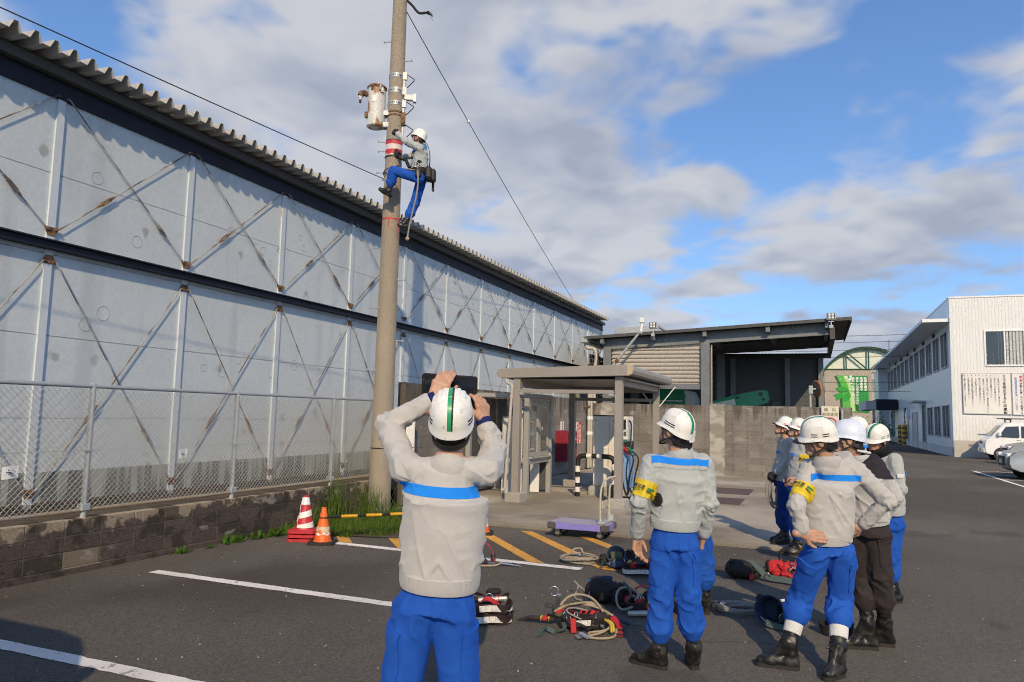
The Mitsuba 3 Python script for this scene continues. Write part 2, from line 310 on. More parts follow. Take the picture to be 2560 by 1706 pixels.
line(5.30, 5.42, 18., 32.3); line(5.42, 14, 32.2, 32.32); line(5.42, 14, 29.9, 30.02); line(5.42, 14, 27.6, 27.72)
clip = sbox(-5.9, 8.06, -.3, 10.12)
for x in (-5.47, -4.62, -3.77, -2.91, -2.06, -1.21):
    P = Polygon([(x - .1, 8), (x + .1, 8), (x + .1 - 2.2 * .855, 10.2), (x - .1 - 2.2 * .855, 10.2)]).intersection(clip)
    if P.area > .01: struct('hatch_line', sheet(list(P.exterior.coords)[:-1], .004), 'mat_yellow_line')
struct('strip_ground', sheet([(-9.2, -6), (-6.9, -6), (-6.9, 26), (-9.2, 26)], .30), 'mat_soil')
struct('verge_ground', sheet([(-6.78, 8.4), (-6.1, 8.36), (-5.55, 8.5), (-5.12, 8.62), (-5.0, 9.4), (-5.05, 10.33), (-6.6, 11.4), (-6.78, 11.4)], .012), 'mat_soil')

# ------------------------------------------------------------------ block walls
def block(dx, dy, dz, b=.006): return bx(-dx / 2, dx / 2, -dy / 2, dy / 2, -dz / 2, dz / 2, b)
low = thing('low_block_wall', 'low stained concrete block wall carrying the chain link fence', 'block wall')
add('core', bx(-6.935, -6.806, -2, 10.85, 0, .505), 'mat_mortar', low)
add('footing', bx(-6.93, -6.765, -2, 10.85, -.1, .062, .006), 'mat_low_block', low)
lb = ply(block(.15, .392, .149, .005), 'mat_low_block')
for r in range(3):
    for k in range(20):
        y = 2.98 + .4 * k
        add('block', {**lb, 'to_world': T().translate([-6.875 + rng.normal(0, .0012), y, .138 + .155 * r])}, None, low)
walls = [thing('tall_block_wall', 'weathered tall block wall running away behind the fuel stand', 'block wall'),
         thing('tall_block_wall', 'grey block wall crossing behind the workers and the dispenser', 'block wall')]
add('core', bx(-6.79, -6.662, 11.3, 22.7, -.1, 2.12), 'mat_mortar', walls[0])
add('core', bx(-6.66, .80, 22.612, 22.74, -.1, 2.07), 'mat_mortar', walls[1])
b1, b2 = ply(block(.15, .394, .193, .005), 'mat_block'), ply(block(.394, .15, .193, .005), 'mat_block')
for r in range(11):
    for k in range(28):
        add('block', {**b1, 'to_world': T().translate([-6.725 + rng.normal(0, .0015), 11.5 + .4 * k, .05 + .1 + .1935 * r])}, None, walls[0])
for r in range(11):
    for k in range(19):
        x = -6.45 + .3985 * k
        add('block', {**b2, 'to_world': T().translate([x + .0, 22.675 + rng.normal(0, .0015), .1 + .189 * r]).scale([1, 1, .975])}, None, walls[1])
add('pilaster', bx(-2.93, -2.50, 22.56, 22.7, 0, 2.12, .01), 'mat_repair', walls[1], label='smooth repaired concrete strip in the block wall')
add('patch', bx(-6.25, -5.75, 22.575, 22.62, 1.66, 2.1, .006), 'mat_repair', walls[1])

# ------------------------------------------------------------------ large warehouse on the left
wh = thing('warehouse', 'long pale panelled warehouse with cross bracing and corrugated eaves', 'warehouse')
cols = [6.30 + 2.187 * k for k in range(-3, 13)]
rows = [.43, 1.47, 2.51, 3.55, 4.59, 5.66]
for i in range(len(cols) - 1):
    for r in range(5):
        add('panel', bx(-9.08, -9.0, cols[i] + .004, cols[i + 1] - .004, rows[r] + .003, rows[r + 1] - .003, .003), 'mat_panel', wh)
Y0, Y1 = cols[0], cols[-1] + .05
for i in range(len(cols) - 1): add('skirt_panel', bx(-8.998, -8.990, cols[i] + .056, cols[i + 1] - .056, .40, .80, .002), 'mat_skirt', wh)
add('back_wall', bx(-9.2, -9.085, Y0, Y1, .2, 5.9), 'mat_dark_steel', wh)
add('plinth', bx(-9.15, -8.97, Y0, Y1, -.1, .42, .01), 'mat_soil', wh)
add('fascia_beam', bx(-9.0, -8.960, Y0, Y1, 5.565, 5.80), 'mat_navy', wh)
add('gutter_beam', cat(bx(-9.02, -8.84, Y0, Y1, 5.805, 5.86), bx(-8.86, -8.84, Y0, Y1, 5.86, 5.93)), 'mat_dark_steel', wh)
add('mid_beam', cat(bx(-9.0, -8.86, Y0, Y1, 3.695, 3.715), bx(-9.0, -8.86, Y0, Y1, 3.60, 3.62), bx(-8.93, -8.915, Y0, Y1, 3.62, 3.695)), 'mat_navy', wh)
def c_col(z0, z1, y): return cat(bx(-8.999, -8.975, y - .052, y - .047, z0, z1), bx(-8.999, -8.975, y + .047, y + .052, z0, z1), bx(-8.975, -8.970, y - .052, y + .052, z0, z1))
for y in cols:
    add('column', c_col(.36, 3.598, y), 'mat_shed_steel', wh); add('column', c_col(3.717, 5.80, y), 'mat_shed_steel', wh)
    for z in (5.62, 3.84, 3.47, .55):
        s = 1 if z in (3.84, .55) else -1
        add('gusset', cat(prism_yz([(y - .1, z + .05 * s), (y + .1, z + .05 * s), (y + .05, z - .06 * s), (y - .05, z - .06 * s)], -8.969, -8.962), rod((-8.962, y - .06, z + .02 * s), (-8.935, y - .06, z + .02 * s), .016, 6), rod((-8.962, y + .06, z + .02 * s), (-8.935, y + .06, z + .02 * s), .016, 6)), 'mat_rust', wh)
def turnbuckle(a, b, t, x):
    d = unit(np.subtract(b, a)); c = np.array(a) + (np.array(b) - a) * t; s = np.cross(d, [1, 0, 0])
    loop = [c + d * u * .11 + s * w * .021 for u, w in ((-1, 0), (-.72, 1), (.72, 1), (1, 0), (.72, -1), (-.72, -1))]
    return cat(tube(loop, .0085, 5, closed=True), rod(c - d * .15, c - d * .06, .017, 6), rod(c + d * .06, c + d * .15, .017, 6))
for i in range(len(cols) - 1):
    a, b = cols[i] + .075, cols[i + 1] - .075
    for z0, z1 in ((3.86, 5.60), (.57, 3.45)):
        for k, (p, q) in enumerate((((-8.938, a, z1), (-8.938, b, z0)), ((-8.956, a, z0), (-8.956, b, z1)))):
            br = add('brace', rod(p, q, .0078, 6), 'mat_rod', wh)
            add('turnbuckle', turnbuckle(p, q, (.74 if k == 0 else .33) + rng.uniform(-.03, .03), p[0]), 'mat_rust' if rng.random() < .6 else 'mat_rod', br)
for (y, z, r) in [(6.9, 4.72, .085), (7.6, 4.0, .085), (9.4, 4.6, .06), (10.2, 4.43, .07), (11.2, 4.9, .05), (11.3, 4.72, .055), (10.4, 4.25, .05), (6.9, 2.72, .09), (7.15, 2.9, .1), (9.0, 2.28, .06), (9.4, 2.24, .085), (10.6, 2.3, .09),
        (11.2, 2.48, .09), (11.95, 2.4, .06), (9.75, 2.45, .06), (15.5, 4.72, .11), (15.5, 3.98, .1), (17.2, 4.36, .06), (12.6, 1.8, .07), (19.4, 4.6, .07), (20.1, 4.5, .08), (20.8, 4.1, .1), (18.6, 4.05, .07), (22.2, 4.4, .12), (23., 3.95, .08), (13.4, 2.0, .1)]:
    ang = np.arange(28) * 2 * np.pi / 28
    add('patch_ring', tube(np.stack([np.full(28, -8.999), y + r * np.cos(ang), z + r * np.sin(ang)], 1), .0055, 4, closed=True), 'mat_ring', wh)
pitch, N = .248, int((Y1 - .5 - Y0) / .248)
y, pts = Y0, []
for k in range(N):
    for dy, z in ((0, 0), (.075, 0), (.125, .115), (.175, .115), (.225, 0)): pts.append((y + k * pitch + dy, z))
pts = np.array(pts); xs = np.array([-8.51, -9.1, -16.0]); V, Fc = [], []
for side in (0, .003):
    for x in xs: V.append(np.stack([np.full(len(pts), x), pts[:, 0], 5.95 + pts[:, 1] + side + (-8.51 - x) * .035], 1))
n = len(pts)
for s in range(2):
    for i in range(2):
        for k in range(n - 1):
            a = (s * 3 + i) * n + k; Fc += [[a, a + 1, a + n + 1], [a, a + n + 1, a + n]]
for k in range(n - 1): Fc += [[k, k + 1, 3 * n + k + 1], [k, 3 * n + k + 1, 3 * n + k]]
add('roof', tm(np.vstack(V), Fc), 'mat_roof', wh, label='corrugated metal roof edge')
add('end_wall', bx(-16, -9.2, Y1 - .1, Y1 - .02, .2, 5.9), 'mat_panel', wh)

# ------------------------------------------------------------------ chain link fence on the low wall
fx = -6.87
fence = thing('chain_link_fence', 'galvanised chain link fence standing on the low block wall', 'fence')
posts = [5.415 + 2.06 * k for k in range(-2, 4)]
for y in posts[:]:
    p = add('post', cat(rod((fx, y, .49), (fx, y, 1.865), .029, 12), rod((fx, y, 1.865), (fx, y, 1.88), .031, 12, .012)), 'mat_galv', fence, 35)
    add('clamp', bx(fx - .038, fx + .038, y - .05, y + .05, 1.185, 1.205), 'mat_galv', p); add('base_clamp', bx(fx - .04, fx + .04, y - .05, y + .05, .59, .66, .006), 'mat_galv', p)
add('top_rail', rod((fx + .005, 0, 1.845), (fx + .005, 11.25, 1.845), .022, 10), 'mat_galv', fence, 40)
add('bottom_rail', rod((fx + .005, 0, .60), (fx + .005, 11.25, .60), .02, 10), 'mat_rail_rusty', fence, 40, label='rusty bottom rail of the fence')
add('wire', cat(rod((fx + .02, 1, 1.195), (fx + .02, 11.2, 1.195), .0022, 5)), 'mat_wire', fence)
z0, z1, W = .61, 1.835, []
dmd = .060
for s in (1, -1):
    for k in range(int(9.6 / dmd)):
        yb = 2.6 + k * dmd if s > 0 else 2.6 + (z1 - z0) + k * dmd
        m = int((z1 - z0) / (dmd / 2)); t = np.arange(m + 1) * (dmd / 2)
        yy = yb + s * t; keep = (yy > 2.6) & (yy < 11.25)
        if keep.sum() < 2: continue
        P = np.stack([fx + .022 + .0026 * (-1.) ** (np.arange(m + 1) + k), yy, z0 + t], 1)[keep]
        W.append(tube(P, .0036, 3, cap=False))
add('mesh', cat(W), 'mat_wire', fence, kind='stuff')
for i, (y, z, w, h, lab) in enumerate(((4.62, 1.02, .155, .115, 'white paper notice tied to the fence near the picture edge'), (6.62, 1.115, .125, .10, 'small white notice hung on the chain link fence'))):
    s = thing('notice', lab, 'notice')
    v = np.array([[fx + .03 + .006 * math.sin(5 * a + i), y + (a - .5) * w, z + (b - .5) * h + .01 * (a - .5)] for a in np.linspace(0, 1, 7) for b in np.linspace(0, 1, 3)])
    f = [[a * 3 + b, (a + 1) * 3 + b, (a + 1) * 3 + b + 1] for a in range(6) for b in range(2)] + [[a * 3 + b, (a + 1) * 3 + b + 1, a * 3 + b + 1] for a in range(6) for b in range(2)]
    m2 = tm(np.vstack([v, v - [.002, 0, 0]]), f + [[c + 21 for c in q[::-1]] for q in f])
    add('sheet', m2, 'mat_paper', s)
    add('print', cat([bx(fx + .038, fx + .04, y + a, y + a + b, z + c, z + c + .006) for a, b, c in ((-.03, .012, .02), (.012, .012, .02), (-.045, .05, .0), (-.03, .06, -.014), (.0, .035, -.028))]), 'mat_ink', s)
# ------------------------------------------------------------------ utility pole and what hangs on it
PX, PY = -6.44, 10.27
def prad(z): return .178 - z / 140
pole = thing('utility_pole', 'tall concrete utility pole with step bolts and steel bands', 'utility pole')
add('shaft', lathe([(0, -.2)] + [(prad(z), z) for z in np.linspace(-.2, 12, 40)] + [(0, 12)], 32, (PX, PY, 0)), 'mat_pole', pole, 40)
IR = np.array([.925, .378, 0]); IB = np.array([.379, -.925, 0])   # along the yard's width as the pole is seen, and towards the yard
P0 = np.array([PX, PY, 0.])
def at(z, deg, r=0.0):
    d = IR * math.cos(math.radians(deg)) + IB * math.sin(math.radians(deg))
    return P0 + d * (prad(z) + r) + [0, 0, z]
for z, a in ((7.89, 190), (7.52, 15), (5.97, 185), (6.10, 160), (5.60, 180), (4.30, 150), (3.32, 150), (2.32, 150), (3.8, 10), (4.79, -20), (2.8, 10)):
    p, q = at(z, a, -.02), at(z, a, .125)
    add('step_bolt', cat(rod(p, q, .009, 8), rod(q, q + unit(q - p) * .012, .02, 8), rod(at(z, a, 0), at(z, a, .012), .017, 6)), 'mat_galv', pole, 40)
def band(z, h, m, t=.006, name='band'):
    return add(name, lathe([(prad(z) + .001, z - h), (prad(z) + t, z - h), (prad(z) + t, z + h), (prad(z) + .001, z + h)], 28, P0), m, pole, 35)
for z in (7.25, 6.99, 6.77):
    b = band(z, .035 if z != 6.99 else .045, 'mat_galv')
    add('hole', cat([rod(at(z, a, .004), at(z, a, .0085), .009, 8) for a in range(20, 175, 14)]), 'mat_black', b)
    add('bracket', cat(obox(at(z, 20, .03), (.07, .05, .13), math.atan2(IR[1], IR[0])), rod(at(z, 60, .01), at(z, 60, .05), .012, 6)), 'mat_galv', pole)
for z in (7.17, 6.70, 6.30):
    a = [at(z + .1, 14, .02), at(z + .11, 14, .06), at(z + .02, 14, .19), at(z - .005, 14, .185), at(z - .11, 14, .07), at(z - .1, 14, .02)]
    add('foot_loop', tube(a, .009, 8), 'mat_dark_steel', pole, 40)
    add('bracket', obox(at(z, 14, .012), (.03, .06, .24), math.atan2(IR[1], IR[0])), 'mat_galv', pole)
add('bracket', cat(obox(at(6.88, 12, .12), (.2, .06, .1), math.atan2(IR[1], IR[0]) + .2, .006), obox(at(6.86, 12, .2), (.05, .09, .13), .5)), 'mat_galv', pole)
for z in (6.62, 6.56): band(z, .014, 'mat_rust', .01)
add('bracket', cat(obox(at(6.5, 25, .03), (.06, .06, .22), .4), rod(at(6.42, 40, .05), at(6.42, 0, .05), .014, 6)), 'mat_rust', pole)
band(6.0, .125, 'mat_red_white', .004, 'marker_sleeve')
band(5.85, .008, 'mat_black', .012); band(6.13, .006, 'mat_black', .008)
for z in (5.62, 5.58, 5.53): band(z, .004, 'mat_wire', .008)
band(1.08, .007, 'mat_black', .01)
t = band(4.80, .012, 'mat_red_tape', .004, 'tape')
add('tail', cat(tube([at(4.8, 40, .006), at(4.72, 38, .02), at(4.6, 34, .015), at(4.5, 36, .02)], [.008, .01, .009, .004], 4), tube([at(4.8, 95, .006), at(4.7, 96, .01), at(4.62, 94, .008)], [.006, .006, .003], 4)), 'mat_red_tape', t)
# transformer can
tk = thing('pole_transformer', 'rusty white transformer can strapped to the utility pole', 'transformer')
tc = P0 - IR * .318 + IB * .03 + [0, 0, 0]
add('tank', lathe([(0, 6.36), (.135, 6.36), (.15, 6.375), (.15, 6.39), (.146, 6.395), (.146, 7.0), (.15, 7.005), (.152, 7.02)], 36, tc), 'mat_tank', tk, 30)
add('lid', lathe([(.152, 7.02), (.163, 7.022), (.165, 7.045), (.14, 7.07), (0, 7.085)], 36, tc), 'mat_rust', tk, 30)
hk = tc + [0, 0, 7.08]
add('lifting_ring', cat(tube([hk + IR * .02 * math.cos(a) + [0, 0, .05 + .035 * math.sin(a)] for a in np.linspace(0, 6.28, 14)[:-1]], .006, 6, closed=True), rod(hk, hk + [0, 0, .03], .012, 8)), 'mat_galv', tk)
for s, m in ((-150, 'mat_rust'), (110, 'mat_rust'), (60, 'mat_galv')):
    d = IR * math.cos(math.radians(s)) + IB * math.sin(math.radians(s))
    add('lid_clamp', obox(tc + d * .16 + [0, 0, 7.0], (.035, .03, .09), math.atan2(d[1], d[0]), .004), m, tk)
d = -IR * .95 + IB * .3
arm = [tc + d * .145 + [0, 0, 6.90], tc + d * .20 + [0, 0, 6.93], tc + d * .255 + [0, 0, 6.91], tc + d * .27 + [0, 0, 6.87]]
bu = add('bushing', tube(arm, [.045, .05, .055, .05], 12), 'mat_rust', tk, 40)
e = arm[-1]
add('insulator', lathe([(.028, 0), (.036, -.012), (.026, -.02), (.036, -.035), (.026, -.045), (.034, -.06), (.02, -.075)], 16, e), 'mat_porcelain', bu, 40)
add('terminal', cat(rod(e - [0, 0, .07], e - [0, 0, .12], .02, 10)), 'mat_black', bu)
d2 = IR * .55 + IB * .83
add('bushing', lathe([(0, 0), (.03, 0), (.022, .015), (.032, .03), (.02, .045), (.012, .08), (0, .08)], 14, tc + IR * .11 + IB * .11 + [0, 0, 6.93]), 'mat_porcelain', tk, 40)
add('rating_plate', obox(tc + IB * .149 - IR * .01 + [0, 0, 6.80], (.075, .008, .11), math.atan2(IR[1], IR[0]), .003), 'mat_paper', tk)
ear = add('ear', obox(tc - IR * .14 + IB * .06 + [0, 0, 6.55], (.06, .07, .1), math.atan2(IR[1], IR[0]) - .3, .006), 'mat_rust', tk)
for z in (6.60, 6.40):
    add('hanger', cat(obox((tc + P0) / 2 + IB * .05 + [0, 0, z], (.2, .05, .08), math.atan2(IR[1], IR[0])), obox((tc + P0) / 2 - IB * .06 + [0, 0, z], (.2, .04, .08), math.atan2(IR[1], IR[0]))), 'mat_galv', tk)
# wires
def sag(a, b, s, n=30):
    t = np.linspace(0, 1, n)[:, None]; return np.array(a) * (1 - t) + np.array(b) * t - np.array([0, 0, 1.]) * (4 * s * t * (1 - t))
gw = thing('guy_wire', 'thin guy wire running from the pole top down to the warehouse roof', 'cable')
A, B = at(8.42, 0, .0), np.array([-8.6, 26.92, 6.12])
cv = sag(A, B, .10)
add('strand', tube(cv, .0085, 5), 'mat_cable', gw)
E_ = cv[int(.23 * 29)]
add('insulator', trimesh.creation.icosphere(2, .04).apply_translation(E_), 'mat_porcelain', gw, True)
lw = thing('support_wire', 'dark support wire passing above the corrugated roof edge', 'cable')
add('strand', tube(sag(at(5.5, 200, 0), (-7.6, -3.2, 5.25), .04), .0075, 5), 'mat_cable', lw)
add('grip', cat(tube([at(5.5, 200, 0), at(5.5, 200, .06)], .016, 6)), 'mat_galv', lw)
fr = thing('frayed_cable', 'frayed black cable end at the top edge beside the pole', 'cable')
base = at(8.43, 0, .25)
add('sheath', tube(curve([at(8.62, 0, 0.0), at(8.5, 0, .12), at(8.40, 0, .22), at(8.41, 0, .32)], 14), .022, 8), 'mat_black', fr, 40)
add('strands', cat([tube([at(8.41, 0, .30), at(8.41, rng.uniform(-6, 6), .38) + [0, 0, rng.normal(-.01, .02)], at(8.40, rng.uniform(-12, 12), .45) + [0, 0, rng.normal(-.035, .03)]], [.006, .005, .002], 4) for _ in range(14)]), 'mat_black', fr, kind='stuff')
# ------------------------------------------------------------------ lettering
CJK = (glob.glob('/opt/blender-*/*/datafiles/fonts/Noto Sans CJK*') + glob.glob('/opt/blender-*/*/datafiles/fonts/Inter.woff2'))[0]
_fonts, _glyphs = {}, {}
def glyph(ch, bold=1):
    from PIL import Image, ImageDraw, ImageFont
    from shapely import union_all, box as vbox
    if (ch, bold) in _glyphs: return _glyphs[ch, bold]
    if not _fonts: _fonts[0] = ImageFont.truetype(CJK, 40)
    f = _fonts[0]
    im = Image.new('L', (52, 56)); ImageDraw.Draw(im).text((6, 2), ch, 255, f, stroke_width=bold)
    on = np.pad(np.asarray(im) > 127, ((0, 0), (1, 1))).astype(np.int8)
    r, s = np.nonzero(np.diff(on, axis=1) == 1); e = np.nonzero(np.diff(on, axis=1) == -1)[1]
    if not len(r): _glyphs[ch, bold] = (None, 20); return None, 20
    g = union_all(vbox(s, -r - 1, e, -r)).buffer(.5).buffer(-.5).simplify(.6)
    ms = [trimesh.creation.extrude_polygon(q, .04, engine='earcut') for q in getattr(g, 'geoms', [g])]
    m = cat([tm(q.vertices, q.faces) for q in ms]); m.apply_translation([-26, 27, 0]); m.vertices[:, :2] /= 40.
    _glyphs[ch, bold] = (m, f.getlength(ch)); return _glyphs[ch, bold]
def text_cols(cols, bold=1):
    """cols: (text, x, top, size, step) -> flat lettering in x (right), y (up); each column reads downwards"""
    out = []
    for text, x, top, size, step in cols:
        for i, ch in enumerate(text):
            m = glyph(ch, bold)[0]
            if m is None: continue
            m = m.copy(); m.vertices *= [size, size, .05]
            dx, dy = (.28, .28) if ch in '。、' else (0, 0)
            m.apply_translation([x + dx * size, top - (i + .5) * step + dy * size, 0]); out.append(m)
    return cat(out)
def row(text, x, y, size, step): return cat([text_cols([(c, x + i * step, y + size / 2, size, size)]) for i, c in enumerate(text) if c.strip()])
def face_front(m, y, z=0.0, x=0.0):  # lettering plane turned to look towards -y
    v = np.array(m.vertices); return tm(np.stack([v[:, 0] + x, y - v[:, 2], v[:, 1] + z], -1), m.faces)
def face_right(m, x, y=0.0, z=0.0):  # turned to look towards +x
    v = np.array(m.vertices); return tm(np.stack([x + v[:, 2], y + v[:, 0], v[:, 1] + z], -1), m.faces)
mat('mat_sign_white', (.70, .69, .66), .5); mat('mat_sign_cream', (.64, .60, .50), .5); mat('mat_sign_blue', (.12, .20, .42), .6); mat('mat_sign_red', (.55, .03, .04), .5); mat('mat_sign_pink', (.60, .17, .27), .6)
mat('mat_sign_olive', (.22, .20, .12), .6)

# ------------------------------------------------------------------ open shelter over the fuel stand
sh = thing('shelter', 'grey flat roofed open shelter over the fuel dispenser', 'shelter')
def sr(x): return 2.34 + (x + 5.47) * .0285
rp = Polygon([(-5.42, 0), (-2.99, 0), (-2.99, 0), (-2.93, .05), (-2.92, .12), (-2.97, .185), (-5.40, .175), (-5.47, .12), (-5.48, .05)])
prof = [(-5.42, 0.02), (-2.99, .07), (-2.935, .10), (-2.92, .16), (-2.94, .225), (-3.0, .26), (-5.40, .19), (-5.46, .16), (-5.48, .10), (-5.46, .045)]
pr_ = [(x * 1.031, 2.335 + z * 1.03) for x, z in prof]
add('roof', prism_xz(pr_, 12.98, 16.90), 'mat_canopy', sh, 30)
add('roof_corner', prism_xz([(x * 1.031 + .004, (z - 2.32) * 1.03 + 2.338) for x, z in [(-3.02, 2.386), (-2.99, 2.388), (-2.935, 2.418), (-2.918, 2.48), (-2.938, 2.547), (-3.0, 2.583), (-3.02, 2.582)]], 12.972, 13.04), 'mat_canopy_corner', sh, 30, label='yellowed corner cap of the shelter roof')
add('ceiling', bx(-5.48, -3.10, 13.22, 16.8, 2.335, 2.35), 'mat_canopy', sh)
for x, y in ((-5.25, 13.10), (-3.30, 13.18), (-5.25, 16.55), (-3.30, 16.55)):
    p = add('post', cat(bx(x - .068, x + .068, y - .068, y + .068, .18, 2.40, .004), bx(x - .02, x + .02, y - .0705, y - .066, .2, 2.38)), 'mat_canopy', sh)
    add('footing', bx(x - .15, x + .15, y - .19, y + .19, 0, .21, .015), 'mat_slab', p)
add('side_beam', bx(-5.30, -5.20, 13.12, 16.48, 2.19, 2.36, .004), 'mat_canopy', sh); add('side_beam', bx(-3.35, -3.25, 13.25, 16.48, 2.24, 2.40, .004), 'mat_canopy', sh)
add('cross_bar', bx(-5.18, -3.37, 13.02, 13.08, 2.075, 2.145, .004), 'mat_canopy', sh); add('cross_bar', bx(-5.18, -3.37, 16.52, 16.58, 2.02, 2.09, .004), 'mat_canopy', sh)
add('cross_bar', bx(-5.18, -3.37, 16.50, 16.6, 2.22, 2.38), 'mat_canopy', sh)
add('bracket', cat(bx(-5.18, -5.10, 13.0, 13.1, 2.04, 2.075), bx(-3.45, -3.37, 13.0, 13.1, 2.04, 2.075)), 'mat_alu', sh)
for s in (-1, 1): add('stay', rod((-3.3 + s * .07, 16.55, 1.92), (-3.3 + s * .42, 16.55, 2.36), .012, 6), 'mat_white_clean', sh)
pipe = curve([(-5.46, 13.02, 2.37), (-5.46, 13.02, 2.29), (-5.42, 13.01, 2.25), (-5.36, 13.0, 2.235), (-5.325, 12.99, 2.19)], 12)
pv = add('downpipe', tube(np.vstack([pipe, [(-5.325 - .105 * t, 12.99, 2.16 - 1.93 * t) for t in np.linspace(0, .9, 8)], [(-5.42, 12.99, .33), (-5.425, 12.99, .28), (-5.46, 12.98, .255), (-5.49, 12.97, .25)]]), .028, 10), 'mat_pvc', sh, 40)
add('clip', cat([lathe([(.03, -.015), (.036, -.015), (.036, .015), (.03, .015)], 12, (-5.325 - .055 * (2.16 - z), 12.99, z)) for z in (2.0, 1.35)]), 'mat_pvc', pv)
# glazed booth
bt = thing('glazed_booth', 'grey framed glass booth standing behind the shelter post', 'booth')
X0, X1, Ya, Yb = -7.0 + .45, -5.25, 13.62, 14.95
for x, y in ((X1, Ya), (X1, Yb), (X0 + .05, Ya), (X0 + .05, Yb)): add('corner_post', bx(x - .05, x + .05, y - .05, y + .05, .04, 2.0, .004), 'mat_alu', bt)
add('top_beam', bx(X0, X1 + .06, Ya - .055, Ya + .055, 2.003, 2.085, .004), 'mat_alu', bt); add('top_beam', bx(X1 - .05, X1 + .06, Ya + .06, Yb + .05, 2.003, 2.085, .004), 'mat_alu', bt)
add('roof', bx(X0, X1 - .06, Ya + .06, Yb + .05, 2.03, 2.075), 'mat_alu', bt)
add('rail', bx(X0 + .1, X1 - .053, Ya - .03, Ya + .03, .72, .81, .004), 'mat_alu', bt); add('rail', bx(X1 - .03, X1 + .03, Ya + .053, Yb - .053, .70, .80, .004), 'mat_alu', bt)
add('sill', bx(X1 - .01, X1 + .085, Ya + .06, Yb - .06, .803, .835, .004), 'mat_alu', bt)
add('pane', bx(X0 + .1, X1 - .055, Ya - .004, Ya, .815, 2.0), 'mat_pane', bt); add('pane', bx(X0 + .1, X1 - .055, Ya - .004, Ya, .08, .715), 'mat_pane', bt)
add('side_panel', bx(X0 + .06, X0 + .08, Ya + .06, Yb - .02, .1, 2.0), 'mat_dark_siding', bt); add('back_panel', bx(X0 + .1, X1 - .06, Yb - .01, Yb + .01, .1, 2.0), 'mat_dark_siding', bt)  # dark side panel added so the inside reads dark through the glass
for k in range(2):
    ya = Ya + .06 + k * .615; yb = ya + .60; w = add('window', cat(bx(X1 - .02, X1 + .02, ya, ya + .075, .84, 1.93), bx(X1 - .02, X1 + .02, yb - .075, yb, .84, 1.93), bx(X1 - .02, X1 + .02, ya + .075, yb - .075, .84, .93), bx(X1 - .02, X1 + .02, ya + .075, yb - .075, 1.85, 1.93)), 'mat_alu', bt)
    add('pane', bx(X1 - .003, X1, ya + .076, yb - .076, .931, 1.849), 'mat_pane', w)
add('handle', cat(tube([(X1 + .03, Ya + .70, 1.42), (X1 + .065, Ya + .70, 1.42), (X1 + .065, Ya + .70, 1.27)], .013, 8)), 'mat_alu', bt)
add('header', bx(X1 - .03, X1 + .03, Ya + .055, Yb - .055, 1.935, 2.0), 'mat_alu', bt)
cb = thing('storage_cabinet', 'pale grey cabinet standing inside the glazed booth', 'cabinet')
add('body', bx(-6.02, -5.66, 14.2, 14.6, .05, 1.62, .01), 'mat_siding_white', cb); add('handle', bx(-5.75, -5.73, 14.185, 14.2, 1.15, 1.25), 'mat_black', cb)
sf = thing('shelf_rack', 'white shelf rack seen through the booth side window', 'shelf')
for z in (.95, 1.25, 1.52): add('shelf', bx(-5.62, -5.38, 13.8, 14.8, z, z + .02), 'mat_white_clean', sf)
for y in (13.8, 14.78): add('upright', bx(-5.6, -5.4, y - .012, y + .012, .06, 1.75), 'mat_white_clean', sf)
# tank housing, dispenser, guard pipe
hs = thing('pump_housing', 'rust streaked white metal pump housing on a concrete block', 'housing')
def rrect(x0, x1, z0, z1, r, n=6):
    P = []
    for cx, cz, a in ((x1 - r, z1 - r, 0), (x0 + r, z1 - r, 90), (x0 + r, z0 + r, 180), (x1 - r, z0 + r, 270)):
        P += [(cx + r * math.cos(math.radians(a + 90 * k / n)), cz + r * math.sin(math.radians(a + 90 * k / n))) for k in range(n + 1)]
    return P
mat('mat_housing', lambda p, n, uv: mix(mix(C(.70, .69, .66), C(.60, .58, .54), fbm(p.x * 3, p.z * 3, 1., 3)), C(.38, .20, .07), smoothstep(.5, .62, fbm(p.x * 40, p.z * 1.2, 2., 3)) * smoothstep(.035, .012, dr.abs(p.x + 4.005)) * .8 + smoothstep(.55, .7, fbm(p.x * 30, p.z * 14, 4., 3)) * smoothstep(.30, .24, p.z)), .45)
add('panel', prism_xz([(-4.32, .23), (-3.66, .23), (-3.66, 1.67), (-4.32, 1.67)], 15.10, 15.6), 'mat_housing', hs)
add('lower_panel', prism_xz(rrect(-4.318, -3.70, .27, 1.02, .07), 15.085, 15.099), 'mat_housing', hs)
add('cap', bx(-4.335, -3.645, 15.09, 15.61, 1.672, 1.70, .004), 'mat_dark_steel', hs)
add('bolt', cat([rod((x, 15.1, 1.58), (x, 15.092, 1.58), .012, 8) for x in (-4.27, -3.90)]), 'mat_black', hs, kind='stuff')
add('plinth', bx(-4.40, -3.16, 15.0, 15.75, 0, .225, .02), 'mat_slab', hs)
ds = thing('fuel_dispenser', 'light blue and white fuel dispenser with two nozzles', 'fuel dispenser')
add('lower_body', prism_xz(rrect(-3.60, -3.43, .26, 1.02, .02), 14.5, 15.0), 'mat_lightblue', ds); add('tray', bx(-3.62, -3.40, 14.47, 15.0, .12, .255, .01), 'mat_slab', ds)
add('nozzle_bay', bx(-3.59, -3.44, 14.52, 14.98, 1.022, 1.18), 'mat_black', ds)
hd = add('head', prism_xz(rrect(-3.60, -3.46, 1.185, 1.68, .015), 14.5, 14.99), 'mat_white_paint', ds)
add('display', bx(-3.575, -3.49, 14.492, 14.5, 1.42, 1.62), 'mat_window_dark', hd); add('keypad', bx(-3.53, -3.48, 14.492, 14.5, 1.29, 1.38), 'mat_dark_steel', hd); add('trim', bx(-3.60, -3.46, 14.493, 14.5, 1.19, 1.23), 'mat_green_nozzle', hd)
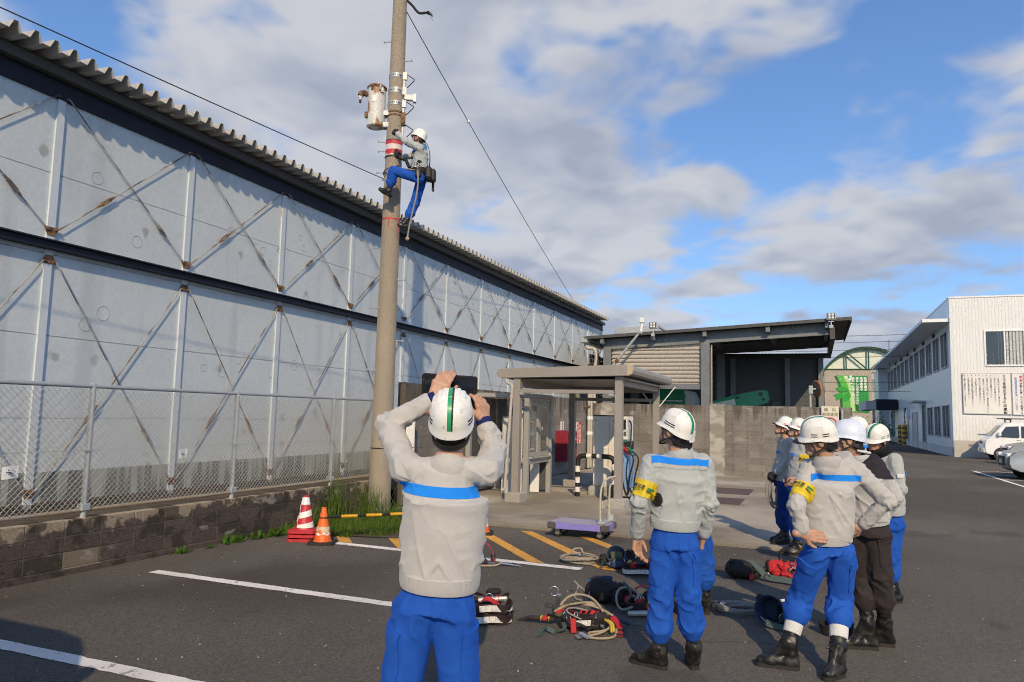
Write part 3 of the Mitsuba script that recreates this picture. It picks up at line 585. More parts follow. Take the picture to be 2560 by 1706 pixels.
for i, (x, z, m) in enumerate(((-3.47, 1.03, 'mat_red_nozzle'), (-3.37, 1.02, 'mat_green_nozzle'))):
    nz = add('nozzle', cat(rod((x - .05, 14.42, z + .04), (x + .06, 14.36, z - .03), .034, 8, .026), tube([(x - .02, 14.42, z - .02), (x + .03, 14.40, z - .085), (x + .09, 14.36, z - .10), (x + .10, 14.35, z - .04)], .012, 6)), m, ds, 40)
    add('spout', tube([(x - .05, 14.42, z + .04), (x - .09, 14.46, z + .06), (x - .12, 14.5, z + .03)], .011, 6), 'mat_alu', nz)
    add('hose', tube(curve([(x + .06, 14.36, z - .03), (x + .15, 14.33, z - .1), (x + .10, 14.36, z - .5), (x + .03, 14.42, .16 + .05 * i), (x - .04, 14.46, .30), (x - .07, 14.5, .85)], 26), .015, 7), 'mat_black', ds, 40)
add('hose', tube(curve([(-3.46, 14.6, 1.60), (-3.41, 14.55, 1.57), (-3.385, 14.5, 1.40), (-3.39, 14.48, 1.16), (-3.4, 14.46, 1.05)], 16), .017, 7), 'mat_black', ds, 40)
add('hook', tube([(-3.44, 14.5, 1.22), (-3.38, 14.48, 1.22), (-3.37, 14.47, 1.12)], .012, 6), 'mat_dark_steel', ds)
gp = thing('guard_pipe', 'black and white striped guard pipe bent over in front of the pump housing', 'guard pipe')
gx = [(-4.50, 14.6, .04), (-4.50, 14.6, .72), (-4.492, 14.6, .79), (-4.46, 14.6, .84), (-4.40, 14.6, .865), (-4.33, 14.6, .868), (-3.90, 14.6, .868), (-3.84, 14.6, .862), (-3.79, 14.6, .84), (-3.75, 14.6, .79), (-3.745, 14.6, .72), (-3.745, 14.6, .04)]
g0 = curve(gx, 120); L_ = np.r_[0, np.cumsum(np.linalg.norm(np.diff(g0, axis=0), axis=1))]
add('pipe', tube(g0, .048, 14), 'mat_black', gp, 40)
for a, b in ((.10, .20), (.28, .40), (.50, .62), (.96, 1.07), (1.18, 1.28), (1.62, 1.74), (1.9, 2.02)):
    t = np.linspace(a, b, 5); q = np.stack([np.interp(t, L_, g0[:, k]) for k in range(3)], 1)
    add('white_band', tube(q, .0495, 14, cap=False), 'mat_reflect', gp, 40)
ex = thing('extinguisher_box', 'dark red extinguisher box mounted low on the tall block wall', 'box')
add('body', bx(-6.645, -6.30, 19.45, 20.3, .42, 1.25, .01), 'mat_red_box', ex)
dd = add('door', bx(-6.298, -6.285, 19.5, 20.26, .46, 1.21, .004), 'mat_red_box', ex); add('handle', bx(-6.285, -6.26, 20.13, 20.17, .78, .92), 'mat_black', dd); add('label', bx(-6.285, -6.282, 20.05, 20.18, 1.0, 1.06), 'mat_paper', dd)
for y, w, z0, z1, m, txt, tc_, cat_l in ((20.0, .30, 1.26, 1.50, 'mat_sign_white', '消火器', 'mat_ink', 'small white sign with black characters above the red extinguisher box'), (21.42, .24, .84, 1.48, 'mat_sign_white', '給油取扱所', 'mat_sign_olive', 'narrow white sign left of the red fire warning sign'), (21.70, .26, .84, 1.48, 'mat_sign_red', '火気厳禁', 'mat_white_clean', 'red vertical fire warning sign with white characters')):
    s = thing('wall_sign', cat_l, 'sign'); n = len(txt)
    add('board', bx(-6.66, -6.64, y - w / 2, y + w / 2, z0, z1, .003), m, s)
    st = (z1 - z0 - .04) / n
    add('lettering', face_right(text_cols([(txt, 0, z1 - .02, st * (.92 if n == 4 else .8), st)], 2), -6.6385, y), tc_, s)
for i, y in enumerate((22.16, 22.40)):
    c = thing('conduit', ['pale conduit pipe on the block wall, the left one of two', 'pale conduit pipe on the block wall, the right one of two'][i], 'pipe')
    add('pipe', rod((-6.50, y, .1), (-6.50, y, 3.2), .045, 10), 'mat_pvc', c, 40)
    add('collar', cat([lathe([(.047, -.05), (.056, -.05), (.056, .05), (.047, .05)], 12, (-6.5, y, z)) for z in (1.62, 1.15)]), 'mat_white_clean', c, kind='stuff')
add('bracket', cat(bx(-6.645, -6.44, 22.05, 22.12, 1.95, 2.0)), 'mat_rust', c)
wb = thing('white_board', 'plain white board standing by the end of the tall block wall', 'board')
add('panel', prism_xz(rrect(-6.52, -6.36, .9, 1.70, .025), 11.15, 11.18), 'mat_white_clean', wb); add('leg', bx(-6.46, -6.42, 11.152, 11.178, 0, .9), 'mat_galv', wb)
# trolley
tr = thing('platform_trolley', 'purple platform trolley with a folding tube handle', 'trolley')
dk = [(-3.42, 9.84), (-3.36, 9.80), (-2.68, 9.84), (-2.61, 9.90), (-2.62, 10.24), (-2.68, 10.30), (-3.38, 10.27), (-3.43, 10.21)]
add('frame', prism(dk, .125, .205), 'mat_purple', tr); add('deck', prism([(x * .985 - .0455, y * .97 + .3) for x, y in dk], .2055, .214), 'mat_deck', tr)
for x, y in ((-3.385, 9.825), (-2.655, 9.87), (-2.655, 10.26), (-3.39, 10.24)): add('bumper', obox((x, y, .165), (.12, .075, .085), .05, .012), 'mat_dark_steel', tr)
for x, y in ((-3.33, 9.92), (-2.74, 9.95), (-3.33, 10.2), (-2.74, 10.24)):
    c = add('caster', cat(bx(x - .03, x + .03, y - .028, y - .02, .04, .11), bx(x - .03, x + .03, y + .02, y + .028, .04, .11), bx(x - .035, x + .035, y - .03, y + .03, .11, .125)), 'mat_hub', tr)
    z_ = .05 if y > 10.33 else 0
    add('wheel', moved(lathe([(.0, -.017), (.052, -.017), (.056, -.01), (.056, .01), (.052, .017), (0, .017)], 20), (x, y, .056), rx=math.pi / 2), 'mat_rubber', c, 40)
    add('hub', moved(lathe([(0, -.019), (.024, -.019), (.026, .019), (0, .019)], 14), (x, y, .056), rx=math.pi / 2), 'mat_hub', c, 40)
add('handle', tube(curve([(-2.735, 9.95, .21), (-2.735, 9.95, .62), (-2.715, 9.97, .74), (-2.64, 10.0, .83), (-2.59, 10.05, .845), (-2.58, 10.14, .845), (-2.61, 10.18, .83), (-2.66, 10.19, .74), (-2.68, 10.2, .6), (-2.68, 10.2, .21)], 60), .014, 8), 'mat_handle', tr, 40)
add('cross_plate', obox((-2.707, 10.07, .47), (.012, .24, .1), -.0), 'mat_handle', tr)
add('hinge', cat(obox((-2.70, 10.05, .235), (.1, .42, .04), .0, .01), obox((-2.66, 10.2, .27), (.1, .1, .1), .3, .02)), 'mat_galv', tr)
for i, (x0, x1, y0, y1) in enumerate(((-2.42, -1.4, 17.0, 18.45), (-2.42, -1.4, 14.95, 16.15))):
    m_ = thing('pit_cover', ['dark rectangular pit cover on the concrete nearer the block wall', 'dark rectangular pit cover on the concrete nearer the gutter'][i], 'cover')
    add('plate', bx(x0, x1, y0, y1, .049, .056, .002), 'mat_mat', m_); add('rim', cat(bx(x0 - .02, x0 - .001, y0, y1, .049, .054), bx(x1 + .001, x1 + .02, y0, y1, .049, .054)), 'mat_dark_steel', m_)
# ------------------------------------------------------------------ cones, bar
def cone(name, x, y, z, h, rb, rt, base, body, basem, label, rz=0, bands=(), zb=.035):
    k = thing(name, label, 'traffic cone'); c = (x, y, z)
    add('base', moved(prism(rrect(-base / 2, base / 2, -base / 2, base / 2, .05), 0, zb), c, rz), basem, k)
    add('body', lathe([(rb + .012, zb), (rb, zb + .012), (rt, h - .02), (rt * .98, h), (rt * .5, h + .003), (0, h + .003)], 28, c), body, k, 40)
    return k
for i in range(2): cone('traffic_cone', -6.09, 7.96, .052 * i, .30 + .0 * i, .10, .07, .36 - .004 * i, 'mat_cone_red', 'mat_cone_red', ['red cone at the bottom of the stack by the low wall', 'red cone in the middle of the stack by the low wall'][i], .35 + .07 * i)
k = cone('traffic_cone', -6.09, 7.96, .104, .455, .118, .036, .355, 'mat_cone_red', 'mat_cone_red', 'red and white striped cone on top of the stack by the low wall', .33)
def cone_band(z0f, z1f, m, c, h, rb, rt, zb=.04):
    a = np.linspace(0, 2 * np.pi, 41); V, F2 = [], []
    for j in range(5):
        for t in a:
            z = z0f(t) + (z1f(t) - z0f(t)) * j / 4; z = min(max(z, zb + .02), h - .006)
            r = rb + (rt - rb) * (z - zb) / (h - zb) + .0022; V.append([c[0] + r * math.cos(t), c[1] + r * math.sin(t), c[2] + z])
    for j in range(4):
        for q in range(40): s = j * 41 + q; F2 += [[s, s + 1, s + 42], [s, s + 42, s + 41]]
    return tm(V, F2)
cc = (-6.09, 7.96, .104)
add('band', cone_band(lambda t: .345, lambda t: .437, 0, cc, .455, .118, .036), 'mat_white_clean', k, True)
for off in (.17, .02):
    add('band', cone_band(lambda t: off + .055 * (((t + 1.9) / 2 / np.pi) % 1) * 2.2, lambda t: off + .075 + .055 * (((t + 1.9) / 2 / np.pi) % 1) * 2.2, 0, cc, .455, .118, .036), 'mat_white_clean', k, True)
for (x, y, lab) in ((-5.73, 7.86, 'orange cone with a torn pale sleeve carrying the striped bar'), (-4.33, 9.58, 'orange cone half hidden behind the man holding the tablet')):
    k = cone('traffic_cone', x, y, 0, .445, .105, .03, .32, 'mat_cone_orange', 'mat_rubber', lab, .4)
    cy = (x, y, 0)
    add('sleeve', cone_band(lambda t: .155 + .02 * math.sin(3 * t) + .012 * math.sin(8 * t), lambda t: .215, 0, cy, .445, .105, .03), 'mat_sleeve', k, True)
    add('peel', cone_band(lambda t: .12 + .01 * math.sin(5 * t), lambda t: .135 + .012 * math.sin(7 * t + 1), 0, cy, .445, .105, .03), 'mat_white_clean', k, True)
    add('collar', lathe([(.036, .405), (.033, .42), (.03, .43)], 16, cy), 'mat_cone_orange', k, 40)
br = thing('cone_bar', 'yellow and black striped bar linking the two orange cones', 'bar')
A, B = np.array([-5.73, 7.86, .325]), np.array([-4.33, 9.58, .325]); d = unit(B - A)
for q, s in ((A, 1), (B, -1)): add('ring', tube([q + np.array([.062 * math.cos(a), .062 * math.sin(a), 0]) for a in np.linspace(0, 6.283, 19)[:-1]], .007, 6, closed=True), 'mat_black', br, 40)
add('bar', rod(A + d * .065, B - d * .065, .018, 12), 'mat_black', br, 40)
t = .22
while t < 2.2:
    add('stripe', tube([A + d * t, A + d * min(t + .21, 2.25)], .0192, 12, cap=False), 'mat_yellow', br, 40); t += .325
# ------------------------------------------------------------------ grass by the pole, weeds along the wall
def blades(n, area, h0, h1, bend, w, seed):
    r = np.random.default_rng(seed); V, F2 = [], []
    for i in range(n):
        x, y = area(r); h = r.uniform(h0, h1); a = r.uniform(0, 6.283); b = bend * r.uniform(.3, 1.3) * h; ww = w * r.uniform(.6, 1.3); s = np.array([-math.sin(a), math.cos(a), 0]); d = np.array([math.cos(a), math.sin(a), 0]); k = len(V)
        for t, q in ((0, 1), (.4, .95), (.75, .6), (1, 0)):
            c = np.array([x, y, 0]) + d * b * t * t + np.array([0, 0, h * (t - .25 * bend * t * t)])
            V += [c - s * ww * q / 2, c + s * ww * q / 2]
        for j in range(3): F2 += [[k + 2 * j, k + 2 * j + 1, k + 2 * j + 3], [k + 2 * j, k + 2 * j + 3, k + 2 * j + 2]]
    return tm(V, F2)
def verge(r):
    y = r.uniform(8.35, 10.9); x0 = -6.76; x1 = -5.3 if y > 8.6 else -5.7
    return x0 + (x1 - x0) * r.uniform(0, 1) ** .8, y
add('grass', blades(6500, verge, .05, .20, .7, .006, 1), 'mat_grass', kind='stuff', label='green grass growing round the foot of the utility pole', cat='grass')
add('dry_grass', blades(2600, verge, .03, .12, 1.0, .005, 2), 'mat_dry_grass', kind='stuff', label='dry brownish grass along the verge edge', cat='grass')
def tuft(cx, cy, rad): return lambda r: (cx + r.normal(0, rad), cy + r.normal(0, rad))
for i, (cx, cy, n, h, rad, lab) in enumerate(((-6.62, 9.35, 26, .95, .10, 'tall grass clump against the low wall left of the pole'), (-6.3, 9.75, 30, .75, .12, 'tall grass clump in front of the pole foot'), (-5.95, 9.9, 22, .55, .12, 'arching grass clump right of the pole foot'), (-6.55, 8.85, 22, .45, .1, 'grass clump beside the red cones'), (-5.6, 10.05, 14, .62, .07, 'thin tall grass clump near the verge edge'))):
    g = thing('grass_clump', lab, 'grass')
    add('blades', blades(n * 4, tuft(cx, cy, rad), h * .35, h, .5, .010, 20 + i), 'mat_grass', g)
def weed(x, y, s, lab, n=34):
    r = np.random.default_rng(int(abs(y) * 100)); V, F2 = [], []
    for i in range(n):
        a, e, l = r.uniform(0, 6.283), r.uniform(.15, 1.3), s * r.uniform(.5, 1); d = np.array([math.cos(a) * math.cos(e), math.sin(a) * math.cos(e), math.sin(e)]); sd = unit(np.cross(d, [0, 0, 1])); o = np.array([x, y, 0]) + [r.normal(0, s * .25), r.normal(0, s * .6), 0]; k = len(V)
        V += [o, o + d * l * .5 + sd * l * .16, o + d * l, o + d * l * .5 - sd * l * .16]; F2 += [[k, k + 1, k + 2], [k, k + 2, k + 3]]
    add('leaves', tm(V, F2), 'mat_weed', thing('weed', lab, 'weed'))
for x, y, s, lab in ((-6.70, 6.55, .10, 'small weed at the wall foot left of the white line end'), (-6.69, 7.35, .15, 'upright weed at the wall foot halfway to the cones'), (-6.66, 6.95, .06, 'low weed sprig at the wall foot'), (-6.62, 7.75, .14, 'weed patch at the wall foot near the cones'), (-6.55, 8.15, .2, 'bushy weed behind the red cone stack'), (-6.6, 8.05, .12, 'weed behind the left side of the cone stack')):
    weed(x, y, s, lab)
pl = thing('sapling', 'small leafy sapling beside the white board', 'plant')
add('stem', rod((-6.30, 10.95, 0), (-6.33, 10.9, 1.12), .008, 6), 'mat_weed', pl)
r = np.random.default_rng(5); V, F2 = [], []
for i in range(26):
    o = np.array([-6.32, 10.92, r.uniform(.6, 1.15)]); a = r.uniform(0, 6.28); d = np.array([math.cos(a), math.sin(a), r.uniform(-.1, .9)]); d = unit(d); s = unit(np.cross(d, [0, 0, 1])); l = r.uniform(.09, .17); k = len(V)
    V += [o, o + d * l * .5 + s * l * .2, o + d * l, o + d * l * .5 - s * l * .2]; F2 += [[k, k + 1, k + 2], [k, k + 2, k + 3]]
add('leaves', tm(V, F2), 'mat_weed', pl)
# ------------------------------------------------------------------ open storage shed behind the block wall
os_ = thing('storage_shed', 'open sided steel storage shed with a tilted cantilever roof behind the block wall', 'shed')
def rz(x): return 4.60 + (x + 7.92) * .0545
def sloped(x0, x1, y0, y1, a, b): return prism_xz([(x0, rz(x0) + a), (x1, rz(x1) + a), (x1, rz(x1) + b), (x0, rz(x0) + b)], y0, y1)
add('roof', sloped(-8.0, 1.08, 26.6, 33.2, -.03, .03), 'mat_dark_steel', os_)
add('roof_edge', sloped(-8.0, 1.1, 26.52, 26.598, -.06, .05), 'mat_dark_steel', os_); add('roof_edge', bx(1.082, 1.13, 26.52, 33.2, rz(1.1) - .10, rz(1.1) + .05), 'mat_dark_steel', os_)
for y in (27.0, 31.5):
    add('rafter', cat(sloped(-7.4, .45, y - .01, y + .01, -.42, -.09), sloped(-7.4, .45, y - .09, y + .09, -.46, -.42), sloped(-7.4, .45, y - .09, y + .09, -.09, -.07)), 'mat_steel_grey', os_)
    for x in (-7.2, -3.62): add('column', cat(bx(x - .15, x + .15, y - .16, y - .14, 0, rz(x) - .46), bx(x - .15, x + .15, y + .14, y + .16, 0, rz(x) - .46), bx(x - .012, x + .012, y - .14, y + .14, 0, rz(x) - .46)), 'mat_steel_grey', os_)
for x in (-7.35, -5.45, -3.62, -1.5, .38):
    add('purlin', cat(bx(x - .07, x + .07, 26.62, 33.0, rz(x) - .26, rz(x) - .06), bx(x - .06, x + .06, 26.60, 26.62, rz(x) - .25, rz(x) - .07)), 'mat_steel_grey', os_)
bc = add('end_beam', bx(.46, .62, 26.8, 33, rz(.5) - .62, rz(.5) - .05), 'mat_dark_steel', os_)
k = 0
while 2.92 + k * .146 < 4.36:
    z = 2.92 + k * .146
    add('siding', prism_xz([(-7.04, z), (-3.77, z), (-3.77, z + .144), (-7.04, z + .144)], 27.06, 27.07), 'mat_corrugated', os_) if False else add('siding', tm(*(lambda P: (np.array([(x, y, zz) for x in (-7.05, -3.77) for y, zz in P]), [[i, 5 + i, 6 + i] for i in range(4)] + [[i, 6 + i, i + 1] for i in range(4)]))([(27.06, z), (27.06, z + .05), (26.99, z + .075), (26.99, z + .125), (27.06, z + .146)])), 'mat_corrugated', os_)
    k += 1
add('girt', cat(bx(-7.05, -3.77, 26.93, 26.95, 2.72, 2.91), bx(-7.05, -3.77, 26.95, 27.08, 2.72, 2.74), bx(-7.05, -3.77, 26.95, 27.08, 2.89, 2.91)), 'mat_steel_grey', os_)
add('corner_trim', bx(-3.42, -3.39, 26.9, 26.93, .5, 4.30), 'mat_handle', os_)
for k in range(22):
    z = 1.0 + k * .17
    if z > 4.3: break
    add('back_siding', cat(bx(-8, .25, 33.30, 33.32, z, z + .12), bx(-8, .25, 33.32, 33.36, z + .12, z + .17)), 'mat_dark_siding', os_)
for k in range(18):
    z = 1.0 + k * .17
    add('added_end_siding', cat(bx(-8.0, -7.96, 27.2, 33.3, z, z + .15)), 'mat_dark_siding', os_)  # left end closed in, added to keep the inside of the shed dark
for x in (-3.3, -1.1, .2): add('back_post', bx(x - .1, x + .1, 33.05, 33.29, 0, 4.4), 'mat_steel_grey', os_)
add('back_beam', bx(-8, .6, 33.0, 33.2, 4.30, 4.50), 'mat_dark_steel', os_)
add('gutter', cat(bx(-8.15, -7.9, 26.5, 33, 4.42, 4.44), bx(-8.16, -8.14, 26.5, 33, 4.42, 4.56), bx(-7.9, -7.88, 26.5, 33, 4.42, 4.52), bx(-8.14, -7.9, 26.48, 26.5, 4.42, 4.55)), 'mat_galv', os_)
add('downpipe', tube(curve([(-8.0, 26.75, 4.42), (-8.0, 26.75, 4.3), (-7.9, 26.75, 4.22), (-7.7, 26.75, 4.2), (-7.62, 26.75, 4.1), (-7.62, 26.75, 3.6), (-7.62, 26.75, 2.0)], 40), .07, 10), 'mat_pvc', os_, 40)
add('lattice', cat([rod((-7.50, 26.7, 2 + .28 * i), (-7.38, 26.7, 2.14 + .28 * i), .016, 5) for i in range(9)] + [rod((-7.38, 26.7, 2.14 + .28 * i), (-7.50, 26.7, 2.28 + .28 * i), .016, 5) for i in range(9)] + [rod((-7.51, 26.7, 1.6), (-7.51, 26.7, 4.5), .02, 6)]), 'mat_black', os_)
for i, (x, z) in enumerate(((-5.40, 4.98), (.50, 5.14))):
    f = thing('floodlight', ['square floodlight above the beige corrugated siding', 'square floodlight near the high end of the tilted shed roof'][i], 'floodlight')
    h = add('housing', bx(x - .14, x + .14, 26.370, 26.500, z - .11, z + .13, .015), 'mat_galv', f)
    add('reflector', bx(x - .115, x + .115, 26.362, 26.370, z - .085, z + .105), 'mat_dark_steel', h)
    for a in (-.05, .05):
        for b in (-.035, .06): add('lamp', bx(x + a - .035, x + a + .035, 26.350, 26.362, z + b - .035, z + b + .035, .004), 'mat_lamp_glass', h)
    add('bracket', cat(bx(x - .09, x + .09, 26.420, 26.450, z - .17, z - .14), rod((x, 26.430, z - .14), (x, 26.430, z - .30), .022, 8), obox((x, 26.400, z - .33), (.12, .06, .1))), 'mat_galv', f)
an = thing('antenna_mast', 'slanting steel mast with a white sensor head by the shed', 'mast')
add('mast', rod((-6.95, 26.2, 3.35), (-5.82, 26.2, 4.74), .055, 12, .045), 'mat_galv', an, 40)
add('strap', rod((-6.72, 26.2, 3.63), (-6.62, 26.2, 3.755), .062, 12), 'mat_rust', an, 40)
add('upright', rod((-5.80, 26.2, 4.66), (-5.75, 26.2, 5.05), .05, 12), 'mat_white_clean', an, 40); add('sensor', bx(-5.85, -5.67, 26.1, 26.28, 5.05, 5.24, .03), 'mat_white_clean', an); add('clamp', bx(-5.87, -5.74, 26.12, 26.26, 4.66, 4.75, .02), 'mat_galv', an)
lr = thing('side_lean_to', 'low grey roofed lean-to at the far end of the warehouse', 'lean-to')
add('fascia', bx(-8.6, -6.6, 33.4, 33.7, 5.52, 5.82), 'mat_galv', lr); add('wall', bx(-8.6, -6.8, 33.75, 36, 0, 5.5), 'mat_dark_steel', lr); add('window', bx(-8.5, -7.6, 33.70, 33.74, 5.12, 5.45), 'mat_window_dark', lr)
add('post', bx(-7.55, -7.3, 33.6, 33.74, 4.8, 5.5), 'mat_galv', lr); add('sill', bx(-8.55, -7.56, 33.62, 33.745, 4.95, 5.1), 'mat_siding_white', lr)
add('roof_teeth', cat([prism_yz([(33.45 + .25 * i, 5.83), (33.62 + .25 * i, 5.83), (33.57 + .25 * i, 5.93), (33.5 + .25 * i, 5.93)], -6.75, -6.6) for i in range(14)]), 'mat_roof', lr)
# crane boom and green tank seen over the wall
XF[0] = trimesh.transformations.scale_matrix(1.11, [0, 0, 1.66])
cr = thing('crane_boom', 'green folded crane boom showing above the block wall', 'crane')
add('boom', prism_xz([(-3.7, 1.9), (-3.7, 2.27), (-2.64, 2.58), (-1.9, 2.73), (-1.62, 2.74), (-1.54, 2.48), (-1.6, 2.30), (-2.4, 2.05)], 27.75, 28.2), 'mat_crane_green', cr)
add('side_plate', prism_xz([(-3.68, 2.0), (-3.68, 2.2), (-2.72, 2.42), (-2.66, 2.2)], 27.735, 27.749), 'mat_pale_fill', cr)
for x, z, r_ in ((-1.82, 2.6, .07), (-2.6, 2.47, .05), (-1.72, 2.42, .05)): add('pin', rod((x, 27.75, z), (x, 27.70, z), r_, 14), 'mat_dark_steel', cr, 40)
add('hook_block', cat(obox((-1.35, 28, 2.25), (.3, .25, .25), .0, .05), rod((-1.5, 28, 2.3), (-1.2, 27.9, 2.2), .06, 8)), 'mat_dark_steel', cr); add('chassis', bx(-3.9, -1.2, 27.6, 29.3, .6, 1.9, .05), 'mat_crane_green', cr)
gt = thing('lorry_cab', 'green lorry cab top showing above the block wall', 'lorry')
add('cab', prism_xz([(-5.6, 1.0), (-5.6, 2.74), (-5.4, 2.80), (-4.72, 2.79), (-4.62, 2.6), (-4.52, 1.0)], 28.6, 30.4), 'mat_crane_green', gt)
add('side_panel', prism_xz([(-4.52, 1.0), (-4.66, 2.74), (-4.42, 2.72), (-4.28, 2.5), (-4.25, 1.0)], 28.65, 30.3), 'mat_siding_white', gt); add('stripe', bx(-5.58, -4.7, 28.585, 28.599, 2.32, 2.36), 'mat_white_clean', gt)
XF[0] = None
mr = thing('traffic_mirror', 'round traffic mirror with an orange rim seen from behind', 'mirror')
c = np.array([.02, 24.2, 2.66]); ax = unit([.80, .55, .1]); a_, b_, _ = frame(ax)
add('rim', tube([c + (a_ * math.cos(t) + b_ * math.sin(t)) * .235 for t in np.linspace(0, 6.283, 33)[:-1]], .022, 8, closed=True), 'mat_orange_rim', mr, True)
def disc(r, z0, z1, c, ax):
    m = lathe([(0, z0), (r, z0), (r, z1), (0, z1)], 28); a1, b1, d1 = frame(ax); M = np.eye(4); M[:3, 0], M[:3, 1], M[:3, 2], M[:3, 3] = a1, b1, d1, c; m.apply_transform(M); return m
add('back', disc(.225, -.04, -.01, c, ax), 'mat_dark_steel', mr); add('glass', disc(.222, -.008, .004, c, ax), 'mat_mirror', mr)
add('mount', cat(rod(c - ax * .04, c - ax * .2, .03, 8), bx(-.2, -.08, 24.02, 24.14, 2.5, 2.75, .01)), 'mat_galv', mr); add('pole', rod((-.16, 24.1, 0), (-.16, 24.1, 2.6), .035, 10), 'mat_galv', mr, 40)
sg = thing('speed_limit_sign', 'cream yard speed limit sign with a red ring on the block wall', 'sign')
add('board', bx(.13, .58, 22.50, 22.52, 1.32, 2.11, .004), 'mat_sign_cream', sg)
add('lettering', face_front(cat(row('構', .25, 2.03, .105, .1), row('内', .45, 2.03, .105, .1), row('制限速度', .20, 1.90, .10, .104)), 22.499), 'mat_sign_olive', sg)
add('ring', tube([(.355 + .17 * math.cos(t), 22.498, 1.62 + .17 * math.sin(t)) for t in np.linspace(0, 6.283, 33)[:-1]], .028, 6, closed=True), 'mat_sign_pink', sg, True)
add('post', rod((.66, 22.5, 0), (.66, 22.5, 2.02), .03, 8), 'mat_galv', sg, 40)
# ------------------------------------------------------------------ white office building
of = thing('office_building', 'white two storey office building with ribbed cladding and long eaves', 'office building')
OX, OY, OH = 6.77, 45.9, 8.6
P, n = [], int(14 / .152)
V, Fc = [], []
for i in range(n):
    x = OX + .152 * i
    for dx, dy in ((0, 0), (.09, 0), (.10, .010), (.142, .010)): V += [(x + dx, OY + dy, .88), (x + dx, OY + dy, OH - .05)]
for i in range(len(V) // 2 - 1): Fc += [[2 * i, 2 * i + 2, 2 * i + 3], [2 * i, 2 * i + 3, 2 * i + 1]]
add('cladding', tm(V, Fc), 'mat_siding_white', of, label='vertically ribbed white end wall')
add('parapet_cap', cat(bx(OX - .03, OX + 14, OY - .04, OY + .1, OH - .05, OH + .03), bx(OX - .03, OX + .1, OY + .1, OY + 42, OH - .05, OH + .02)), 'mat_white_clean', of)
add('plinth', cat(bx(OX + .02, OX + 14, OY - .03, OY + .2, -.1, .875), bx(OX - .03, OX + .2, OY + .2, OY + 42, -.1, .5)), 'mat_plinth', of)
add('core', bx(OX + .12, OX + 14, OY + .15, OY + 42, 0, OH - .1), 'mat_office_side', of)
wins = [(46.75 + 3.13 * k, 2.25, 4.86, 6.86) for k in range(12)] + [(46.85 + 3.13 * k, 2.3, .98, 2.8) for k in range(3)]
ys = sorted(wins)
def side_wall(z0, z1, row_):
    y = OY; out = []
    for (a, w, b, t) in row_:
        out.append(bx(OX, OX + .11, y, a, z0, z1)); out.append(bx(OX, OX + .11, a, a + w, z0, b)); out.append(bx(OX, OX + .11, a, a + w, t, z1)); y = a + w
    out.append(bx(OX, OX + .11, y, OY + 42, z0, z1)); return cat(out)
add('upper_wall', side_wall(3.9, OH - .051, wins[:12]), 'mat_office_side', of); add('lower_wall', side_wall(.501, 3.899, wins[12:]), 'mat_office_side', of)
for (a, w, b, t) in wins:
    f = add('window', cat(bx(OX - .05, OX + .05, a + .0, a + .06, b, t), bx(OX - .05, OX + .05, a + w - .06, a + w, b, t), bx(OX - .05, OX + .05, a + .06, a + w - .06, t - .06, t), bx(OX - .07, OX + .05, a + .06, a + w - .06, b, b + .06), bx(OX - .03, OX + .05, a + w / 2 - .04, a + w / 2 + .04, b + .06, t - .06)), 'mat_alu', of)
    add('pane', bx(OX + .07, OX + .08, a + .06, a + w / 2 - .04, b + .06, t - .06), 'mat_window_dark', f); add('pane', bx(OX + .055, OX + .065, a + w / 2 + .04, a + w - .06, b + .06, t - .06), 'mat_curtain', f)
add('eaves', bx(5.48, OX - .002, OY + .12, OY + 41, 7.28, 7.46), 'mat_white_clean', of); 
for k in range(6):
    for dy in (0, .5): add('vent', bx(OX - .08, OX - .002, 51.4 + 4.7 * k + dy, 51.55 + 4.7 * k + dy, 7.0, 7.22), 'mat_dark_steel', of)
for (a, w, z1, m, nm) in ((56.4, 1.5, 3.0, 'mat_dark_steel', 'doorway'), (60.9, 2.7, 2.5, 'mat_alu', 'door'), (66.6, 2.6, 2.95, 'mat_window_dark', 'doorway'), (78, 2.6, 2.8, 'mat_window_dark', 'doorway')):
    d_ = add(nm, bx(OX - .02, OX - .003, a, a + w, .02, z1), m, of); add('frame', cat(bx(OX - .06, OX - .003, a - .08, a - .001, .02, z1 + .08), bx(OX - .06, OX - .003, a + w + .001, a + w + .08, .02, z1 + .08), bx(OX - .06, OX - .003, a, a + w, z1 + .001, z1 + .08)), 'mat_galv', d_)
add('door_canopy', bx(OX - .75, OX - .003, 56.2, 59.6, 3.15, 3.27), 'mat_alu', of)
add('lamp', bx(OX - .22, OX - .003, 65.6, 66.0, 2.1, 2.9, .02), 'mat_sign_white', of)
add('end_block', bx(5.9, OX + 6, 84, 90, 0, 7.2), 'mat_office_side', of)
f = add('window', cat(bx(8.34, 8.42, OY - .05, OY + .06, 4.84, 6.78), bx(10.12, 10.2, OY - .05, OY + .06, 4.84, 6.78), bx(8.42, 10.12, OY - .05, OY + .06, 6.70, 6.78), bx(8.42, 10.12, OY - .08, OY + .06, 4.84, 4.92), bx(9.24, 9.31, OY - .03, OY + .06, 4.92, 6.70)), 'mat_white_clean', of)
add('pane', bx(8.42, 9.24, OY - .012, OY - .006, 4.92, 6.7), 'mat_window_dark', f); add('pane', bx(9.31, 10.12, OY + .0, OY + .006, 4.92, 6.7), 'mat_curtain', f)
add('blind', cat([bx(8.46 + .13 * i, 8.475 + .13 * i, OY - .018, OY - .013, 4.92, 6.7) for i in range(6)]), 'mat_curtain', f)
ec = thing('entrance_canopy', 'dark blue fronted entrance canopy at the far end of the office', 'canopy')
